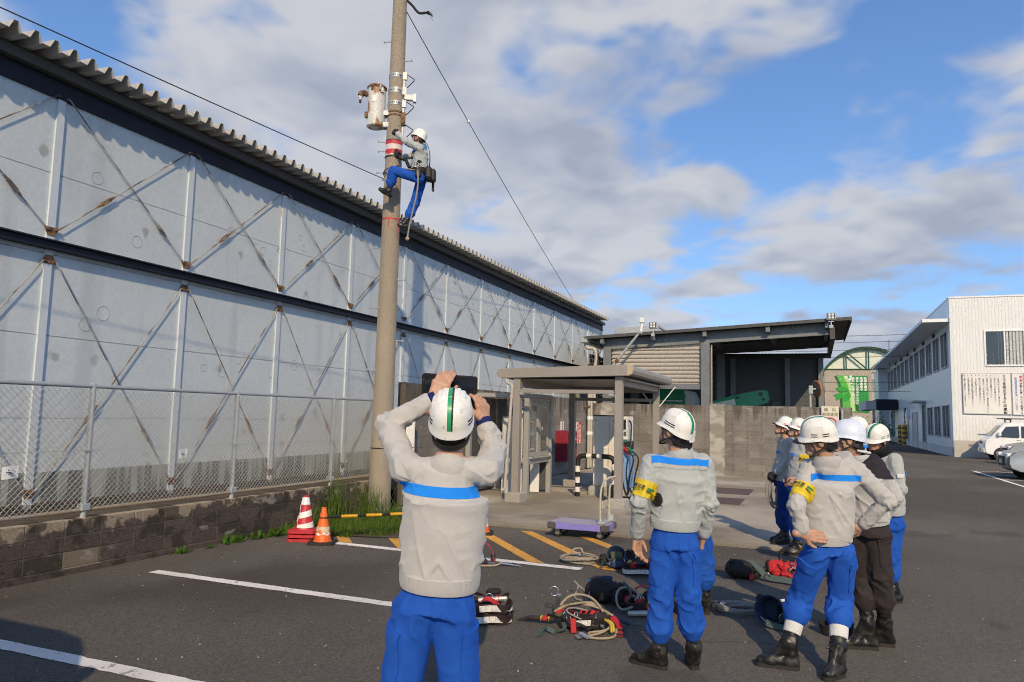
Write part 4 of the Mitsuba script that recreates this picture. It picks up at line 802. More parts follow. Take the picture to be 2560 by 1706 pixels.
add('box', bx(5.0, OX - .1, 74, 80, 2.95, 3.85), 'mat_navy', ec); add('side', bx(4.1, 4.98, 74, 84, 2.9, 3.7), 'mat_alu', ec); add('post', bx(4.7, 4.9, 74.5, 74.7, 0, 2.95), 'mat_alu', ec)
def board(name, label, x0, x1, z0, z1): 
    s = thing(name, label, 'sign'); add('panel', bx(x0 + .03, x1 - .03, OY - .085, OY - .05, z0 + .03, z1 - .03), 'mat_sign_white', s)
    add('frame', cat(bx(x0, x0 + .029, OY - .095, OY - .045, z0, z1), bx(x1 - .029, x1, OY - .095, OY - .045, z0, z1), bx(x0 + .03, x1 - .03, OY - .095, OY - .045, z0, z0 + .029), bx(x0 + .03, x1 - .03, OY - .095, OY - .045, z1 - .029, z1)), 'mat_alu', s); return s
s = board('notice_board', 'large white notice board with ten numbered rules on the office end wall', 7.27, 9.47, 2.30, 4.47)
LN = ['1・仕事のやり方を正しく覚えること。', '2・覚えたことを正確にやること。', '3・注意力を集中すること。', '4・自信のない仕事にはよく指示を受けること。', '5・仕事のルールを忠実に守ること。', '6・慣れによる油断を戒めること。', '7・心の安定をはかること。', '8・自分の責任と役割を自覚すること。', '9・仕事の急所を覚えること。', '・途中で適宜なチェックをすること。']
colsx = [(t, 8.91 - .171 * i, 4.41, .098, .0975 if i != 3 else .0955) for i, t in enumerate(LN)]
colsx[9] = (LN[9], 8.91 - .171 * 9, 4.41 - .0975, .098, .0975)
add('lettering', face_front(cat(text_cols(colsx, 1), row('10', 7.345, 4.36, .098, .055)), OY - .0855), 'mat_ink', s, kind='stuff')
add('heading', face_front(cat(text_cols([('ミスを防止する', 9.17, 4.43, .165, .192)], 2), row('10', 9.115, 4.43 - .192 * 7.5, .165, .098), text_cols([('の原則', 9.17, 4.43 - .192 * 8, .165, .192)], 2)), OY - .0855), 'mat_ink', s, kind='stuff')
s = board('notice_board', 'narrower notice board with a red heading beside the rules board', 9.50, 10.02, 2.28, 4.47)
add('lettering', face_front(text_cols([('活動を社員一丸となり推進する', 9.90, 4.0, .12, .118)], 1), OY - .0855), 'mat_ink', s, kind='stuff'); add('heading', face_front(text_cols([('安全', 9.90, 4.38, .15, .17)], 2), OY - .0855), 'mat_sign_red', s)
add('blue_lettering', face_front(text_cols([('整理整頓清掃清潔しつけの実行', 9.68, 4.26, .12, .122)], 1), OY - .0855), 'mat_sign_blue', s, kind='stuff')
s = board('notice_board', 'notice board with blue writing cut by the picture edge', 10.03, 11.2, 2.28, 4.47)
add('lettering', face_front(text_cols([('構内指差呼称実施中', 10.3, 4.25, .14, .16)], 2), OY - .0855), 'mat_sign_blue', s, kind='stuff')
# ------------------------------------------------------------------ hall with arched roof and banner
hl = thing('arched_hall', 'beige hall with a green arched roof truss in the distance', 'hall')
HY = 75.
XF[0] = trimesh.transformations.scale_matrix(1.40, [0, 0, 1.66])   # the hall stands 105 m away
add('wall', bx(.74, 4.75, HY, HY + 14, 0, 6.58), 'mat_beige_wall', hl)
arc = [(-.6 + 9.0 * (i / 32), 5.7 + 2.85 * math.sin(math.pi * (.07 + .86 * i / 32)) - .6) for i in range(33)]
arc = [(4.35 + 4.6 * math.sin(t), 3.95 + 4.62 * math.cos(t) if False else 8.55 - (1 - math.cos(t)) * 5.4) for t in np.linspace(-1.02, 1.02, 33)]
add('arch', tube([(x, HY - .1, z) for x, z in arc], .10, 8), 'mat_dark_green', hl, 40)
add('roof', tm(np.vstack([[(x, HY - .3, z + .12), (x, HY + 14, z + .12)] for x, z in arc]), [q for i in range(32) for q in ([2 * i, 2 * i + 2, 2 * i + 3], [2 * i, 2 * i + 3, 2 * i + 1])]), 'mat_pale_fill', hl, True)
add('gable', prism_xz([(x, z - .02) for x, z in arc if z > 6.6] + [(8.2, 6.6), (.9, 6.6)], HY + .3, HY + .36), 'mat_pale_fill', hl)
for p, q in (((2.62, 8.15), (2.62, 6.6)), ((4.5, 8.5), (4.5, 6.6)), ((2.75, 8.1), (4.3, 6.65)), ((6.3, 8.1), (4.7, 6.65))): add('truss_member', rod((p[0], HY - .08, p[1]), (q[0], HY - .08, q[1]), .075, 6), 'mat_dark_green', hl)
add('tie', rod((.8, HY - .08, 6.6), (8.2, HY - .08, 6.6), .05, 6), 'mat_dark_green', hl)
add('side_block', bx(4.76, 5.9, HY + .4, HY + 12, 0, 6.7), 'mat_galv', hl)
for z in (4.6, 2.2):
    w = add('window', bx(4.85, 5.8, HY + .36, HY + .4, z, z + 1.15), 'mat_window_dark', hl); add('grid', cat([bx(4.85, 5.8, HY + .33, HY + .355, z + .16 * i, z + .16 * i + .04) for i in range(8)] + [bx(4.85 + .155 * i, 4.89 + .155 * i, HY + .33, HY + .355, z, z + 1.15) for i in range(7)]), 'mat_galv', w)
add('side_roof', bx(-.1, .72, HY, HY + 12, 5.0, 5.9), 'mat_galv', hl); add('green_wall', bx(-.6, .70, HY + 1, HY + 10, 2.3, 5.0), 'mat_crane_green', hl)
bn = thing('banner', 'large green leaf banner with white vertical writing on the beige hall', 'banner')
mat('mat_banner_green', (.005, .27, .045), .6); mat('mat_banner_mid', (.09, .42, .05), .6); mat('mat_banner_light', (.42, .66, .24), .6); mat('mat_banner_leaf', (.02, .33, .03), .6); mat('mat_banner_dark', (.004, .09, .02), .6)
add('sheet', prism_xz([(1.75, 6.03), (4.42, 5.98), (4.47, 2.62), (2.2, 2.72), (2.1, 4.0)], HY - .06, HY - .04), 'mat_banner_green', bn)
def px(P, d, m, nm): add(nm, prism_xz(P, HY - .06 - d, HY - .06 - d + .003), m, bn)
px([(1.8, 6.0), (2.5, 6.0), (3.1, 5.2), (3.35, 4.0), (3.5, 2.7), (2.25, 2.72), (2.3, 4.2), (2.15, 5.2)], .004, 'mat_banner_mid', 'print')
px([(2.35, 5.99), (2.62, 5.99), (3.05, 5.0), (3.22, 3.9), (3.3, 2.72), (2.95, 2.72), (2.9, 4.0), (2.75, 5.1)], .008, 'mat_banner_light', 'print')
px([(3.38, 2.8), (3.3, 3.4), (3.5, 3.4), (3.75, 2.75)], .008, 'mat_banner_dark', 'print'); px([(1.62, 6.0), (1.78, 6.0), (2.12, 5.1), (2.22, 4.4), (2.12, 4.5), (2.0, 5.2)], .004, 'mat_banner_dark', 'print'); px([(2.08, 4.0), (2.2, 4.0), (2.3, 2.75), (2.1, 2.75)], .006, 'mat_banner_dark', 'print')
for L in ([(1.68, 4.83), (2.1, 4.98), (2.5, 4.98), (2.85, 4.62), (2.5, 4.42), (2.1, 4.45)], [(1.5, 4.22), (1.85, 4.36), (2.3, 4.4), (2.2, 3.95), (1.75, 3.72), (1.72, 4.05)], [(2.86, 4.5), (2.98, 4.1), (2.75, 3.75), (2.35, 3.55), (2.3, 4.0), (2.45, 4.35)]): px(L, .014, 'mat_banner_leaf', 'leaf')
for x, z, r_ in ((2.62, 5.85, .13), (2.98, 5.92, .12), (2.92, 5.66, .14), (2.88, 5.42, .07), (3.02, 5.3, .09), (2.1, 5.7, .05), (2.4, 5.4, .05)): add('dot', prism_xz([(x + r_ * math.cos(t), z + r_ * math.sin(t)) for t in np.linspace(0, 6.283, 15)[:-1]], HY - .075, HY - .072), 'mat_sign_white', bn)
add('lettering', face_front(text_cols([('技術を磨き', 4.2, 5.92, .25, .258), ('地球環境や', 3.86, 5.92, .25, .258), ('暮らしの未来のために', 3.52, 5.92, .24, .252), ('役立つ仕事を届けたい', 3.18, 5.92, .24, .252)], 2), HY - .078), 'mat_sign_white', bn)
add('small_lettering', face_front(row('株式会社', 3.7, 2.93, .16, .17), HY - .078), 'mat_sign_white', bn)
XF[0] = None
for i in range(6):
    w = thing('power_line', ['topmost', 'second from the top', 'third from the top', 'fourth from the top', 'second lowest', 'lowest'][i] + ' power line crossing in front of the arched hall', 'cable', 'power lines in front of the arched hall')
    add('strand', tube(sag((-14, 66 + i * .3, [8.9, 8.3, 7.6, 7.0, 5.2, 4.5][i]), (16, 62 + i * .3, [8.6, 8.2, 7.7, 7.2, 5.1, 4.4][i]), .25), .018, 4), 'mat_cable', w)
ta = thing('roof_antenna', 'thin antenna on the roof beyond the arched hall', 'antenna'); add('rod', rod((6.3, HY + 1, 6.6), (6.3, HY + 1, 9.4), .03, 5), 'mat_dark_steel', ta); add('cross_arm', rod((6.1, HY + 1, 9.2), (6.9, HY + 1, 9.25), .015, 4), 'mat_dark_steel', ta)
sh2 = thing('shrub', 'dark evergreen shrub below the banner', 'shrub')
r = np.random.default_rng(9); V, F2 = [], []
for i in range(900):
    o = np.array([5.2, 73.5, .9]) + r.normal(0, 1, 3) * [.55, .4, .55]; a = unit(r.normal(0, 1, 3)); b = unit(np.cross(a, r.normal(0, 1, 3))); k = len(V); V += [o, o + a * .14 + b * .04, o + a * .26, o + a * .14 - b * .04]; F2 += [[k, k + 1, k + 2], [k, k + 2, k + 3]]
add('leaves', tm(V, F2), 'mat_weed', sh2); add('stem', rod((5.2, 73.5, 0), (5.2, 73.5, .8), .05, 6), 'mat_soil', sh2)
for i, (x, y) in enumerate(((6.52, 70.9), (6.42, 66.5), (5.4, 80.5))):
    b = thing('bollard', ['yellow and black bollard nearer the office wall', 'yellow and black bollard, the right one by the office door', 'yellow and black bollard farther back by the entrance'][i], 'bollard')
    add('post', rod((x, y, 0), (x, y, 1.62 if i < 2 else .8), .14, 14), 'mat_yellow', b, 40)
    for z in ((.12, .5, .88, 1.26) if i < 2 else (.2, .55)): add('band', lathe([(.141, z), (.1425, z), (.1425, z + .18), (.141, z + .18)], 14, (x, y, 0)), 'mat_black', b, 40)
# ------------------------------------------------------------------ vehicles
def car(name, label, x, y, prof, belt, glass, W, wheels, wr, bm, kind, face=1):
    """side outline prof (x back from the nose, z); body is hulled in three widths; nose towards -x"""
    k = thing(name, label, kind); prof = np.array(prof, float)
    def ring(s, inset): 
        v = prof.copy(); c = np.array([prof[:, 0].mean(), .7]); return c + (v - c) * s, inset
    n = len(prof); V, F2 = [], []
    sect = [(0.0, .965), (.05, .99), (.14, 1.0), (W / 2, 1.0), (W - .14, 1.0), (W - .05, .99), (W, .965)]
    tum = lambda z: .13 * max(0, (z - belt) / max(prof[:, 1].max() - belt, .1)) ** 1.2
    for w, s in sect:
        P, _ = ring(s, 0)
        for q in P: V.append((x + q[0], y + W / 2 + (w - W / 2) * (1 - 2 * tum(q[1]) / W), q[1]))
    for i in range(len(sect) - 1):
        for j in range(n): a, b = i * n + j, i * n + (j + 1) % n; F2 += [[a, b, b + n], [a, b + n, a + n]]
    for base, flip in ((0, 1), ((len(sect) - 1) * n, 0)):
        t = trimesh.creation.triangulate_polygon(Polygon(prof), engine='earcut')
        from scipy.spatial import cKDTree
        idx = cKDTree(prof).query(t[0])[1]
        for f in t[1]: q = [base + idx[i] for i in f]; F2.append(q if not flip else q[::-1])
    body = add('body', tm(V, F2), bm, k, 32)
    for i, P in enumerate(glass):   # side windows
        P = np.array(P, float); v = [(x + a, y + tum(b) - .004, b) for a, b in P]; v2 = [(a, b + .012, c) for a, b, c in v]; m = len(v)
        add('side_window', tm(v + v2, [[0, j + 1, j] for j in range(1, m - 1)] + [q for j in range(m) for q in ([j, (j + 1) % m, m + (j + 1) % m], [j, m + (j + 1) % m, m + j])]), 'mat_window_dark', k)
        v3 = [(a, 2 * y + W - b, c) for a, b, c in v]; add('side_window', tm(v3, [[0, j, j + 1] for j in range(1, m - 1)]), 'mat_window_dark', k)
    for wx in wheels:
        for yy, s in ((y + .09, -1), (y + W - .09, 1)):
            w = add('wheel', moved(lathe([(0, -.08), (wr * .6, -.085), (wr * .95, -.08), (wr, -.05), (wr, .05), (wr * .95, .08), (0, .08)], 24), (x + wx, yy, wr), rx=math.pi / 2), 'mat_rubber', k, 40)
            add('hub', moved(lathe([(0, -.01), (wr * .25, -.012), (wr * .6, 0), (wr * .62, .012), (0, .012)], 20), (x + wx, yy + s * .088, wr), rx=math.pi / 2), 'mat_hub', w, 40)
            add('arch', moved(lathe([(0, -.01), (wr * 1.16, -.01), (wr * 1.16, .01), (0, .01)], 24), (x + wx, yy + s * .085 + (.004 if s < 0 else -.004), wr * 1.02), rx=math.pi / 2), 'mat_black', w)
    return k
kei = [(.06, .32), (.0, .42), (.0, .78), (.05, .98), (.22, 1.10), (.34, 1.20), (.78, 1.72), (.92, 1.83), (1.2, 1.88), (3.1, 1.90), (3.3, 1.84), (3.38, 1.6), (3.40, .9), (3.40, .42), (3.3, .28), (.25, .26)]
def fit_kei(k, x, y, rack=True):
    add('windscreen', tm([(x + .325, y + .22, 1.215), (x + .325, y + 1.26, 1.215), (x + .755, y + 1.20, 1.715), (x + .755, y + .28, 1.715)], [[0, 2, 1], [0, 3, 2]]), 'mat_window_dark', k)
    for yy in (y + .10, y + 1.16): h = add('headlight', bx(x - .015, x + .06, yy, yy + .22, .74, .98, .03), 'mat_lamp_glass', k)
    add('grille', bx(x - .012, x + .02, y + .4, y + 1.08, .80, .90), 'mat_black', k); add('bumper', bx(x - .05, x + .16, y + .05, y + 1.43, .34, .58, .04), 'mat_van', k); add('number_plate', bx(x - .058, x - .05, y + .58, y + .90, .42, .58), 'mat_yellow', k)
    add('mirror', bx(x + .58, x + .72, y - .17, y - .01, 1.18, 1.40, .04), 'mat_van', k)
    add('door_handle', bx(x + 1.42, x + 1.58, y - .02, y - .002, 1.02, 1.06), 'mat_van', k)
    if rack:
        for xx in (1.15, 2.6): add('rack_bar', cat(bx(x + xx, x + xx + .05, y + .05, y + 1.43, 2.0, 2.04), bx(x + xx, x + xx + .06, y + .12, y + .16, 1.88, 2.0), bx(x + xx, x + xx + .06, y + 1.32, y + 1.36, 1.88, 2.0)), 'mat_black', k)
        for yy in (.25, 1.2): add('rack_rail', bx(x + .8, x + 3.0, y + yy, y + yy + .05, 2.042, 2.09), 'mat_black', k)
kg = [[(.62, 1.16), (.96, 1.66), (1.5, 1.70), (1.5, 1.14)], [(1.6, 1.14), (1.6, 1.70), (2.35, 1.71), (2.35, 1.14)], [(2.45, 1.14), (2.45, 1.71), (3.15, 1.70), (3.22, 1.14)]]
k = car('parked_van', 'white kei van with a roof rack parked against the office end wall', 7.72, 43.35, kei, 1.1, kg, 1.48, (.72, 2.95), .29, 'mat_van', 'van'); fit_kei(k, 7.72, 43.35)
sal = [(.05, .35), (0, .5), (.02, .72), (.2, .86), (.9, 1.0), (1.2, 1.08), (1.75, 1.50), (2.1, 1.6), (3.0, 1.6), (3.5, 1.5), (3.9, 1.1), (4.0, .9), (4.0, .42), (3.85, .28), (.3, .24)]
sgl = [[(1.42, 1.08), (1.86, 1.46), (2.45, 1.52), (2.45, 1.06)], [(2.53, 1.06), (2.53, 1.52), (3.25, 1.45), (3.55, 1.08)]]
def fit_car(k, x, y):
    for yy in (y + .08, y + 1.30): add('headlight', bx(x + .0, x + .2, yy, yy + .32, .66, .82, .03), 'mat_lamp_glass', k)
    add('grille', bx(x - .012, x + .03, y + .45, y + 1.25, .42, .72, .01), 'mat_black', k); add('number_plate', bx(x - .022, x - .012, y + .68, y + 1.02, .48, .62), 'mat_sign_white', k); add('mirror', bx(x + 1.35, x + 1.5, y - .16, y - .01, 1.04, 1.2, .04), 'mat_silver', k)
    add('windscreen', tm([(x + 1.22, y + .25, 1.10), (x + 1.22, y + 1.45, 1.10), (x + 1.73, y + 1.38, 1.49), (x + 1.73, y + .32, 1.49)], [[0, 2, 1], [0, 3, 2]]), 'mat_window_dark', k)
k = car('parked_car', 'silver car whose nose shows in front of the white van', 7.78, 38.6, sal, 1.0, sgl, 1.7, (.8, 3.2), .31, 'mat_silver', 'car'); fit_car(k, 7.78, 38.6)
k = car('parked_car', 'dark silver car nose cut by the right picture edge', 5.58, 27.9, sal, 1.0, sgl, 1.7, (.8, 3.2), .31, 'mat_silver', 'car'); fit_car(k, 5.58, 27.9)
XF[0] = trimesh.transformations.rotation_matrix(math.pi, [0, 0, 1], [-4.3, .02, 0])
k = car('parked_van', 'white van parked out of frame beside the low wall', -6.0, -1.16, kei, 1.1, kg, 1.48, (.72, 2.95), .29, 'mat_van', 'van'); fit_kei(k, -6.0, -1.16, False)
XF[0] = None
# ------------------------------------------------------------------ people: blended volumes turned into one surface
def cap_(p, q, r0, r1):
    p, q = np.asarray(p, float), np.asarray(q, float); d = q - p; L2 = max(d @ d, 1e-9)
    def f(X): t = np.clip((X - p) @ d / L2, 0, 1); return np.linalg.norm(X - p - t[:, None] * d, axis=1) - (r0 + (r1 - r0) * t)
    return f, np.vstack([p - max(r0, r1), p + max(r0, r1), q - max(r0, r1), q + max(r0, r1)])
def ell_(c, M, r):
    c, r = np.asarray(c, float), np.asarray(r, float)
    def f(X): v = (X - c) @ M; a = np.linalg.norm(v / r, axis=1); b = np.linalg.norm(v / r ** 2, axis=1); return a * (a - 1) / np.maximum(b, 1e-6)
    return f, np.vstack([c - r.max(), c + r.max()])
def oval_(p, q, u, w, ra, rb):
    p, q = np.asarray(p, float), np.asarray(q, float); L = np.linalg.norm(q - p); z = (q - p) / L
    def f(X):
        v = X - p; s = v @ z; t = np.clip(s / L, 0, 1); a = ra[0] + (rb[0] - ra[0]) * t; b = ra[1] + (rb[1] - ra[1]) * t
        dr_ = (np.sqrt((v @ u / a) ** 2 + (v @ w / b) ** 2 + 1e-12) - 1) * np.minimum(a, b); dz = np.maximum(-s, s - L)
        return np.where(dz > 0, np.sqrt(np.maximum(dr_, 0) ** 2 + dz ** 2), dr_)
    m = max(ra + rb); return f, np.vstack([p - m, p + m, q - m, q + m])
def skin_net(prims, h, k):
    b = np.vstack([p[1] for p in prims]); lo, hi = b.min(0) - 2.5 * h - k, b.max(0) + 2.5 * h + k
    n = np.ceil((hi - lo) / h).astype(int) + 1
    ax = [lo[i] + h * np.arange(n[i]) for i in range(3)]; X = np.stack(np.meshgrid(*ax, indexing='ij'), -1).reshape(-1, 3)
    S = np.zeros(len(X))
    for f, bb in prims:
        m = np.all((X > bb.min(0) - 6 * k) & (X < bb.max(0) + 6 * k), axis=1)
        S[m] += np.exp(-np.clip(f(X[m]) / k, -40, 40))
    D = (-k * np.log(np.maximum(S, 1e-16))).reshape(n); s = D < 0
    nc = n - 1; acc, cnt = np.zeros((*nc, 3)), np.zeros(nc)
    cor = lambda A, o: A[o[0]:o[0] + nc[0], o[1]:o[1] + nc[1], o[2]:o[2] + nc[2]]
    for a in range(3):
        for o in np.ndindex(2, 2):
            o0 = [0, 0, 0]; o0[(a + 1) % 3], o0[(a + 2) % 3] = o; o1 = list(o0); o1[a] = 1
            d0, d1 = cor(D, o0), cor(D, o1); x = cor(s, o0) != cor(s, o1); t = np.where(x, d0 / np.where(x, d0 - d1, 1), 0)
            pos = np.empty((*nc, 3)); pos[...] = o0; pos[..., a] = t
            acc += pos * x[..., None]; cnt += x
    act = cnt > 0; idx = -np.ones(nc, int); idx[act] = np.arange(act.sum())
    V = lo + h * (np.argwhere(act) + acc[act] / cnt[act][:, None]); F2 = []
    for a in range(3):
        b_, c_ = (a + 1) % 3, (a + 2) % 3
        sl0, sl1 = [slice(None)] * 3, [slice(None)] * 3; sl0[a], sl1[a] = slice(0, -1), slice(1, None)
        e = np.argwhere(s[tuple(sl0)] != s[tuple(sl1)]); e = e[(e[:, b_] > 0) & (e[:, c_] > 0) & (e[:, b_] < nc[b_]) & (e[:, c_] < nc[c_])]
        inside = s[tuple(e.T)]; q = []
        for db, dc in ((-1, -1), (0, -1), (0, 0), (-1, 0)):
            w = e.copy(); w[:, b_] += db; w[:, c_] += dc; q.append(idx[tuple(w.T)])
        q = np.stack(q, 1); q[~inside] = q[~inside][:, ::-1]; F2 += [q[:, [0, 1, 2]], q[:, [0, 2, 3]]]
    return tm(V, np.vstack(F2))
def vnormals(m):
    v, f = np.asarray(m.vertices), np.asarray(m.faces); n = np.zeros_like(v); c = np.cross(v[f[:, 1]] - v[f[:, 0]], v[f[:, 2]] - v[f[:, 0]])
    for k in range(3): np.add.at(n, f[:, k], c)
    return n / np.maximum(np.linalg.norm(n, axis=1, keepdims=True), 1e-12)
def relax(m, it=2):
    import scipy.sparse as sp
    f = np.asarray(m.faces); n = len(m.vertices); i = np.r_[f[:, 0], f[:, 1], f[:, 2]]; j = np.r_[f[:, 1], f[:, 2], f[:, 0]]
    A = sp.coo_matrix((np.ones(len(i)), (i, j)), (n, n)).tocsr(); A = ((A + A.T) > 0).astype(float); A = sp.diags(1 / np.maximum(np.asarray(A.sum(1)).ravel(), 1)) @ A
    v = np.array(m.vertices)
    for _ in range(it): v = v + .5 * (A @ v - v); v = v - .52 * (A @ v - v)
    return tm(v, f)
def folds(m, bones, seed, gain=1.0, side_=np.array([1., 0, 0])):
    """bones: (p, q, wavelength, amplitude, amplitude near p, near q, slant): creases that run round each limb, deepest at the joints"""
    v = np.array(m.vertices); N = vnormals(m); best = np.full(len(v), 9.0); disp = np.zeros(len(v))
    for i, (p, q, wl, a, ap, aq, sl) in enumerate(bones):
        p, q = np.asarray(p, float), np.asarray(q, float); L = np.linalg.norm(q - p); u, w, d = frame(q - p); X = v - p; s = X @ d; t = np.clip(s / L, 0, 1)
        dist = np.linalg.norm(X - t[:, None] * (q - p), axis=1); ang = np.arctan2(X @ w, X @ u)
        c1, s1 = np.cos(ang), np.sin(ang)
        Q = np.stack([s / wl + sl * c1 + .9 * meshkit.noise(np.stack([c1 * 1.3, s1 * 1.3, s * 5 + seed], 1), seed + i), c1 * 1.1 + 3, s1 * 1.1], 1)
        n1 = meshkit.noise(Q, seed + 7 * i); r1 = 1 - np.abs(2 * n1 - 1)
        n2 = meshkit.noise(np.stack([s / wl * 2.1 + 1.5 * s1, c1 * 2.2, s1 * 2.2 + 5], 1), seed + 31 + i)
        A_ = a + ap * np.exp(-((s) / .10) ** 2) + aq * np.exp(-((s - L) / .10) ** 2)
        h = 1.9 * A_ * ((r1 ** 2.6 - .33) + .4 * (n2 - .5))
        if sl < 0: h = h * np.clip((L - s - .01) / .05, 0, 1) * np.clip(s / .01 + 1, 0, 1)
        if sl > 5:  # a trunk: creases that hang slantwise from the armpits, sharper towards the hem
            x = X @ side_; sx = np.abs(x); y = np.cross(d, side_); ca, sa = .62, .78; tt = np.clip(s / L, 0, 1)
            Q = np.stack([(s * ca + sx * sa) / wl + .8 * meshkit.noise(np.stack([x * 6, s * 6, X @ y * 6 + seed], 1), seed), (sx * ca - s * sa) / .30 + seed, (X @ y) / .12], 1)
            Q2 = np.stack([(s * .35 + x * .94) / (wl * 1.3), (x * .35 - s * .94) / .34, (X @ y) / .14 + seed], 1)
            r1 = 1 - np.abs(2 * meshkit.noise(Q, seed + 3) - 1); r2 = 1 - np.abs(2 * meshkit.noise(Q2, seed + 5) - 1)
            A_ = a + ap * np.exp(-(s / .16) ** 2) + aq * np.exp(-((s - L) / .1) ** 2); h = np.clip((s - .02) / .09, 0, 1) * A_ * (1.5 * (r1 ** 5 - .17) + 1.2 * (r2 ** 5 - .17) * (1 - .6 * tt) + .7 * (n2 - .5)); wgt = np.exp(-np.clip((dist - best), -1, 1) / .015)
        take = dist < best; disp = np.where(take, h, disp); best = np.minimum(best, dist)
    import scipy.sparse as sp
    f = np.asarray(m.faces); n = len(v); i_ = np.r_[f[:, 0], f[:, 1], f[:, 2]]; j_ = np.r_[f[:, 1], f[:, 2], f[:, 0]]
    W = sp.coo_matrix((np.ones(len(i_)), (i_, j_)), (n, n)).tocsr(); W = sp.diags(1 / np.maximum(np.asarray(W.sum(1)).ravel(), 1)) @ W
    disp = .75 * disp + .25 * (W @ disp)
    return tm(v + N * (disp * gain)[:, None], m.faces)
def patch(m, planes, off):
    from scipy.spatial import cKDTree
    q = trimesh.Trimesh(m.vertices, m.faces, process=False)
    for o, n in planes:
        q = q.slice_plane(o, n)
        if len(q.faces) == 0: return None
    q.merge_vertices(); idx = cKDTree(m.vertices).query(q.vertices, k=3)[1]; N = vnormals(m)[idx].mean(1); v = np.asarray(q.vertices); n = len(v)
    e, first, c = np.unique(q.edges_sorted, axis=0, return_index=True, return_counts=True); b = q.edges[first[c == 1]]   # the cut edge gets a thickness
    V = np.vstack([v + N * off, v + N * off, v - N * off * .6]); F2 = np.vstack([q.faces, np.c_[b[:, 1] + n, b[:, 0] + n, b[:, 0] + 2 * n], np.c_[b[:, 1] + n, b[:, 0] + 2 * n, b[:, 1] + 2 * n]])
    return tm(V, F2)
def handp(wr, d, n, right, curl=(.3, .35, .4, .45), thumb=.5, s=1.0, spread=.0, glove=0.0):
    d, n = unit(d), np.asarray(n, float); n = unit(n - d * (n @ d)); th = np.cross(d, n) * (1 if right else -1); P = []; wr = np.asarray(wr, float); g = glove
    kn = [wr + s * (d * (.086 - .006 * abs(i - 1)) + th * (.031 - .0205 * i)) for i in range(4)]
    for k in kn: P.append(cap_(wr + th * .012 * s * (1 if k is kn[0] else -1 if k is kn[3] else 0), k, .019 * s + g, .0125 * s + g))
    P.append(cap_(kn[0], kn[3], .0125 * s + g, .0115 * s + g)); P.append(cap_(wr - d * .05 * s, wr + d * .02 * s, .027 * s + g, .025 * s + g))
    for i, k in enumerate(kn):
        a, p = 0.0, k; L = (.044, .048, .046, .036)[i]; c = curl[i]
        for j, f in enumerate((1, .62, .5)):
            a += c * (1.0 if j == 0 else 1.15); e = d + th * spread * (1.5 - i) * .12; q = p + s * L * f * unit(e * math.cos(a) + n * math.sin(a)); P.append(cap_(p, q, (.0095 - .001 * j) * s + g, (.0088 - .001 * j) * s + g)); p = q
    a = wr + s * (d * .022 + th * .022); b = a + s * .042 * unit(d * .62 + th * .75 + n * .25); c = b + s * .034 * unit(d * .9 + th * (.45 - .6 * thumb) + n * (.25 + .5 * thumb)); e = c + s * .026 * unit(d * .95 + th * (.2 - .7 * thumb) + n * (.2 + .5 * thumb))
    P += [cap_(a, b, .016 * s + g, .0125 * s + g), cap_(b, c, .012 * s + g, .0105 * s + g), cap_(c, e, .0102 * s + g, .008 * s + g)]
    return P
def frame_of(fwd, up=(0, 0, 1)):
    y = unit(fwd); x = unit(np.cross(y, up)); return np.stack([x, y, np.cross(x, y)], 1)   # columns right, forward, up
def headp(c, M):
    g = lambda x, y, z: c + M @ np.array([x, y, z])
    P = [ell_(g(0, -.012, .03), M, (.073, .094, .088)), ell_(g(0, .02, -.03), M, (.058, .066, .075)), cap_(g(-.02, .060, -.088), g(.02, .060, -.088), .020, .020)]
    for s in (-1, 1): P += [cap_(g(s * .052, .0, -.055), g(s * .022, .058, -.088), .018, .018), cap_(g(s * .040, .058, -.012), g(s * .055, .035, -.02), .020, .016), cap_(g(s * .012, .082, .030), g(s * .042, .070, .026), .010, .010)]
    fine = [cap_(g(0, .088, .018), g(0, .106, -.020), .008, .0115), cap_(g(-.010, .092, -.028), g(.010, .092, -.028), .0095, .0095), cap_(g(-.018, .081, -.054), g(.018, .081, -.054), .0065, .0065), cap_(g(-.016, .080, -.064), g(.016, .080, -.064), .0075, .0075), ell_(g(0, .078, -.088), M, (.016, .012, .014))]
    for s in (-1, 1):
        R_ = M @ trimesh.transformations.euler_matrix(-.2, 0, -s * .35)[:3, :3]
        fine += [ell_(g(s * .076, -.012, -.008), R_, (.008, .020, .031)), cap_(g(s * .078, -.02, .014), g(s * .080, -.03, -.004), .006, .006), ell_(g(s * .031, .078, .006), M, (.012, .009, .008))]
    return P, fine
def solid(ms):
    from manifold3d import Manifold, Mesh
    try:
        L_ = [Manifold(Mesh(np.asarray(m.vertices, np.float32), np.asarray(m.faces, np.uint32))) for m in ms]
        if any(q.status() != m3.Error.NoError for q in L_): raise ValueError
        r = Manifold.batch_boolean(L_, m3.OpType.Add).to_mesh(); return tm(r.vert_properties[:, :3], r.tri_verts)
    except Exception: return cat(ms)
def dome_r(n, smooth_top):
    a, b, h, p = .092, .116, .126, 2.35
    r = (np.abs(n[..., 0] / a) ** p + np.abs(n[..., 1] / b) ** p + np.abs(n[..., 2] / h) ** p) ** (-1 / p)
    if not smooth_top:
        x, y = n[..., 0] * r, n[..., 1] * r; w = np.clip((n[..., 2] - .45) / .25, 0, 1) * np.clip((y + .035) / .02, 0, 1)
        for xi in (.030, .052, .074): r = r + .006 * w * np.exp(-((np.abs(x) - xi) / .006) ** 2)
        r = r + .0048 * np.exp(-((y + .030 - .1 * np.abs(x)) / .006) ** 2) * np.clip((n[..., 2] - .2) / .3, 0, 1) + .0015 * (y > -.04) * np.clip((n[..., 2] - .3) / .3, 0, 1)
    return r
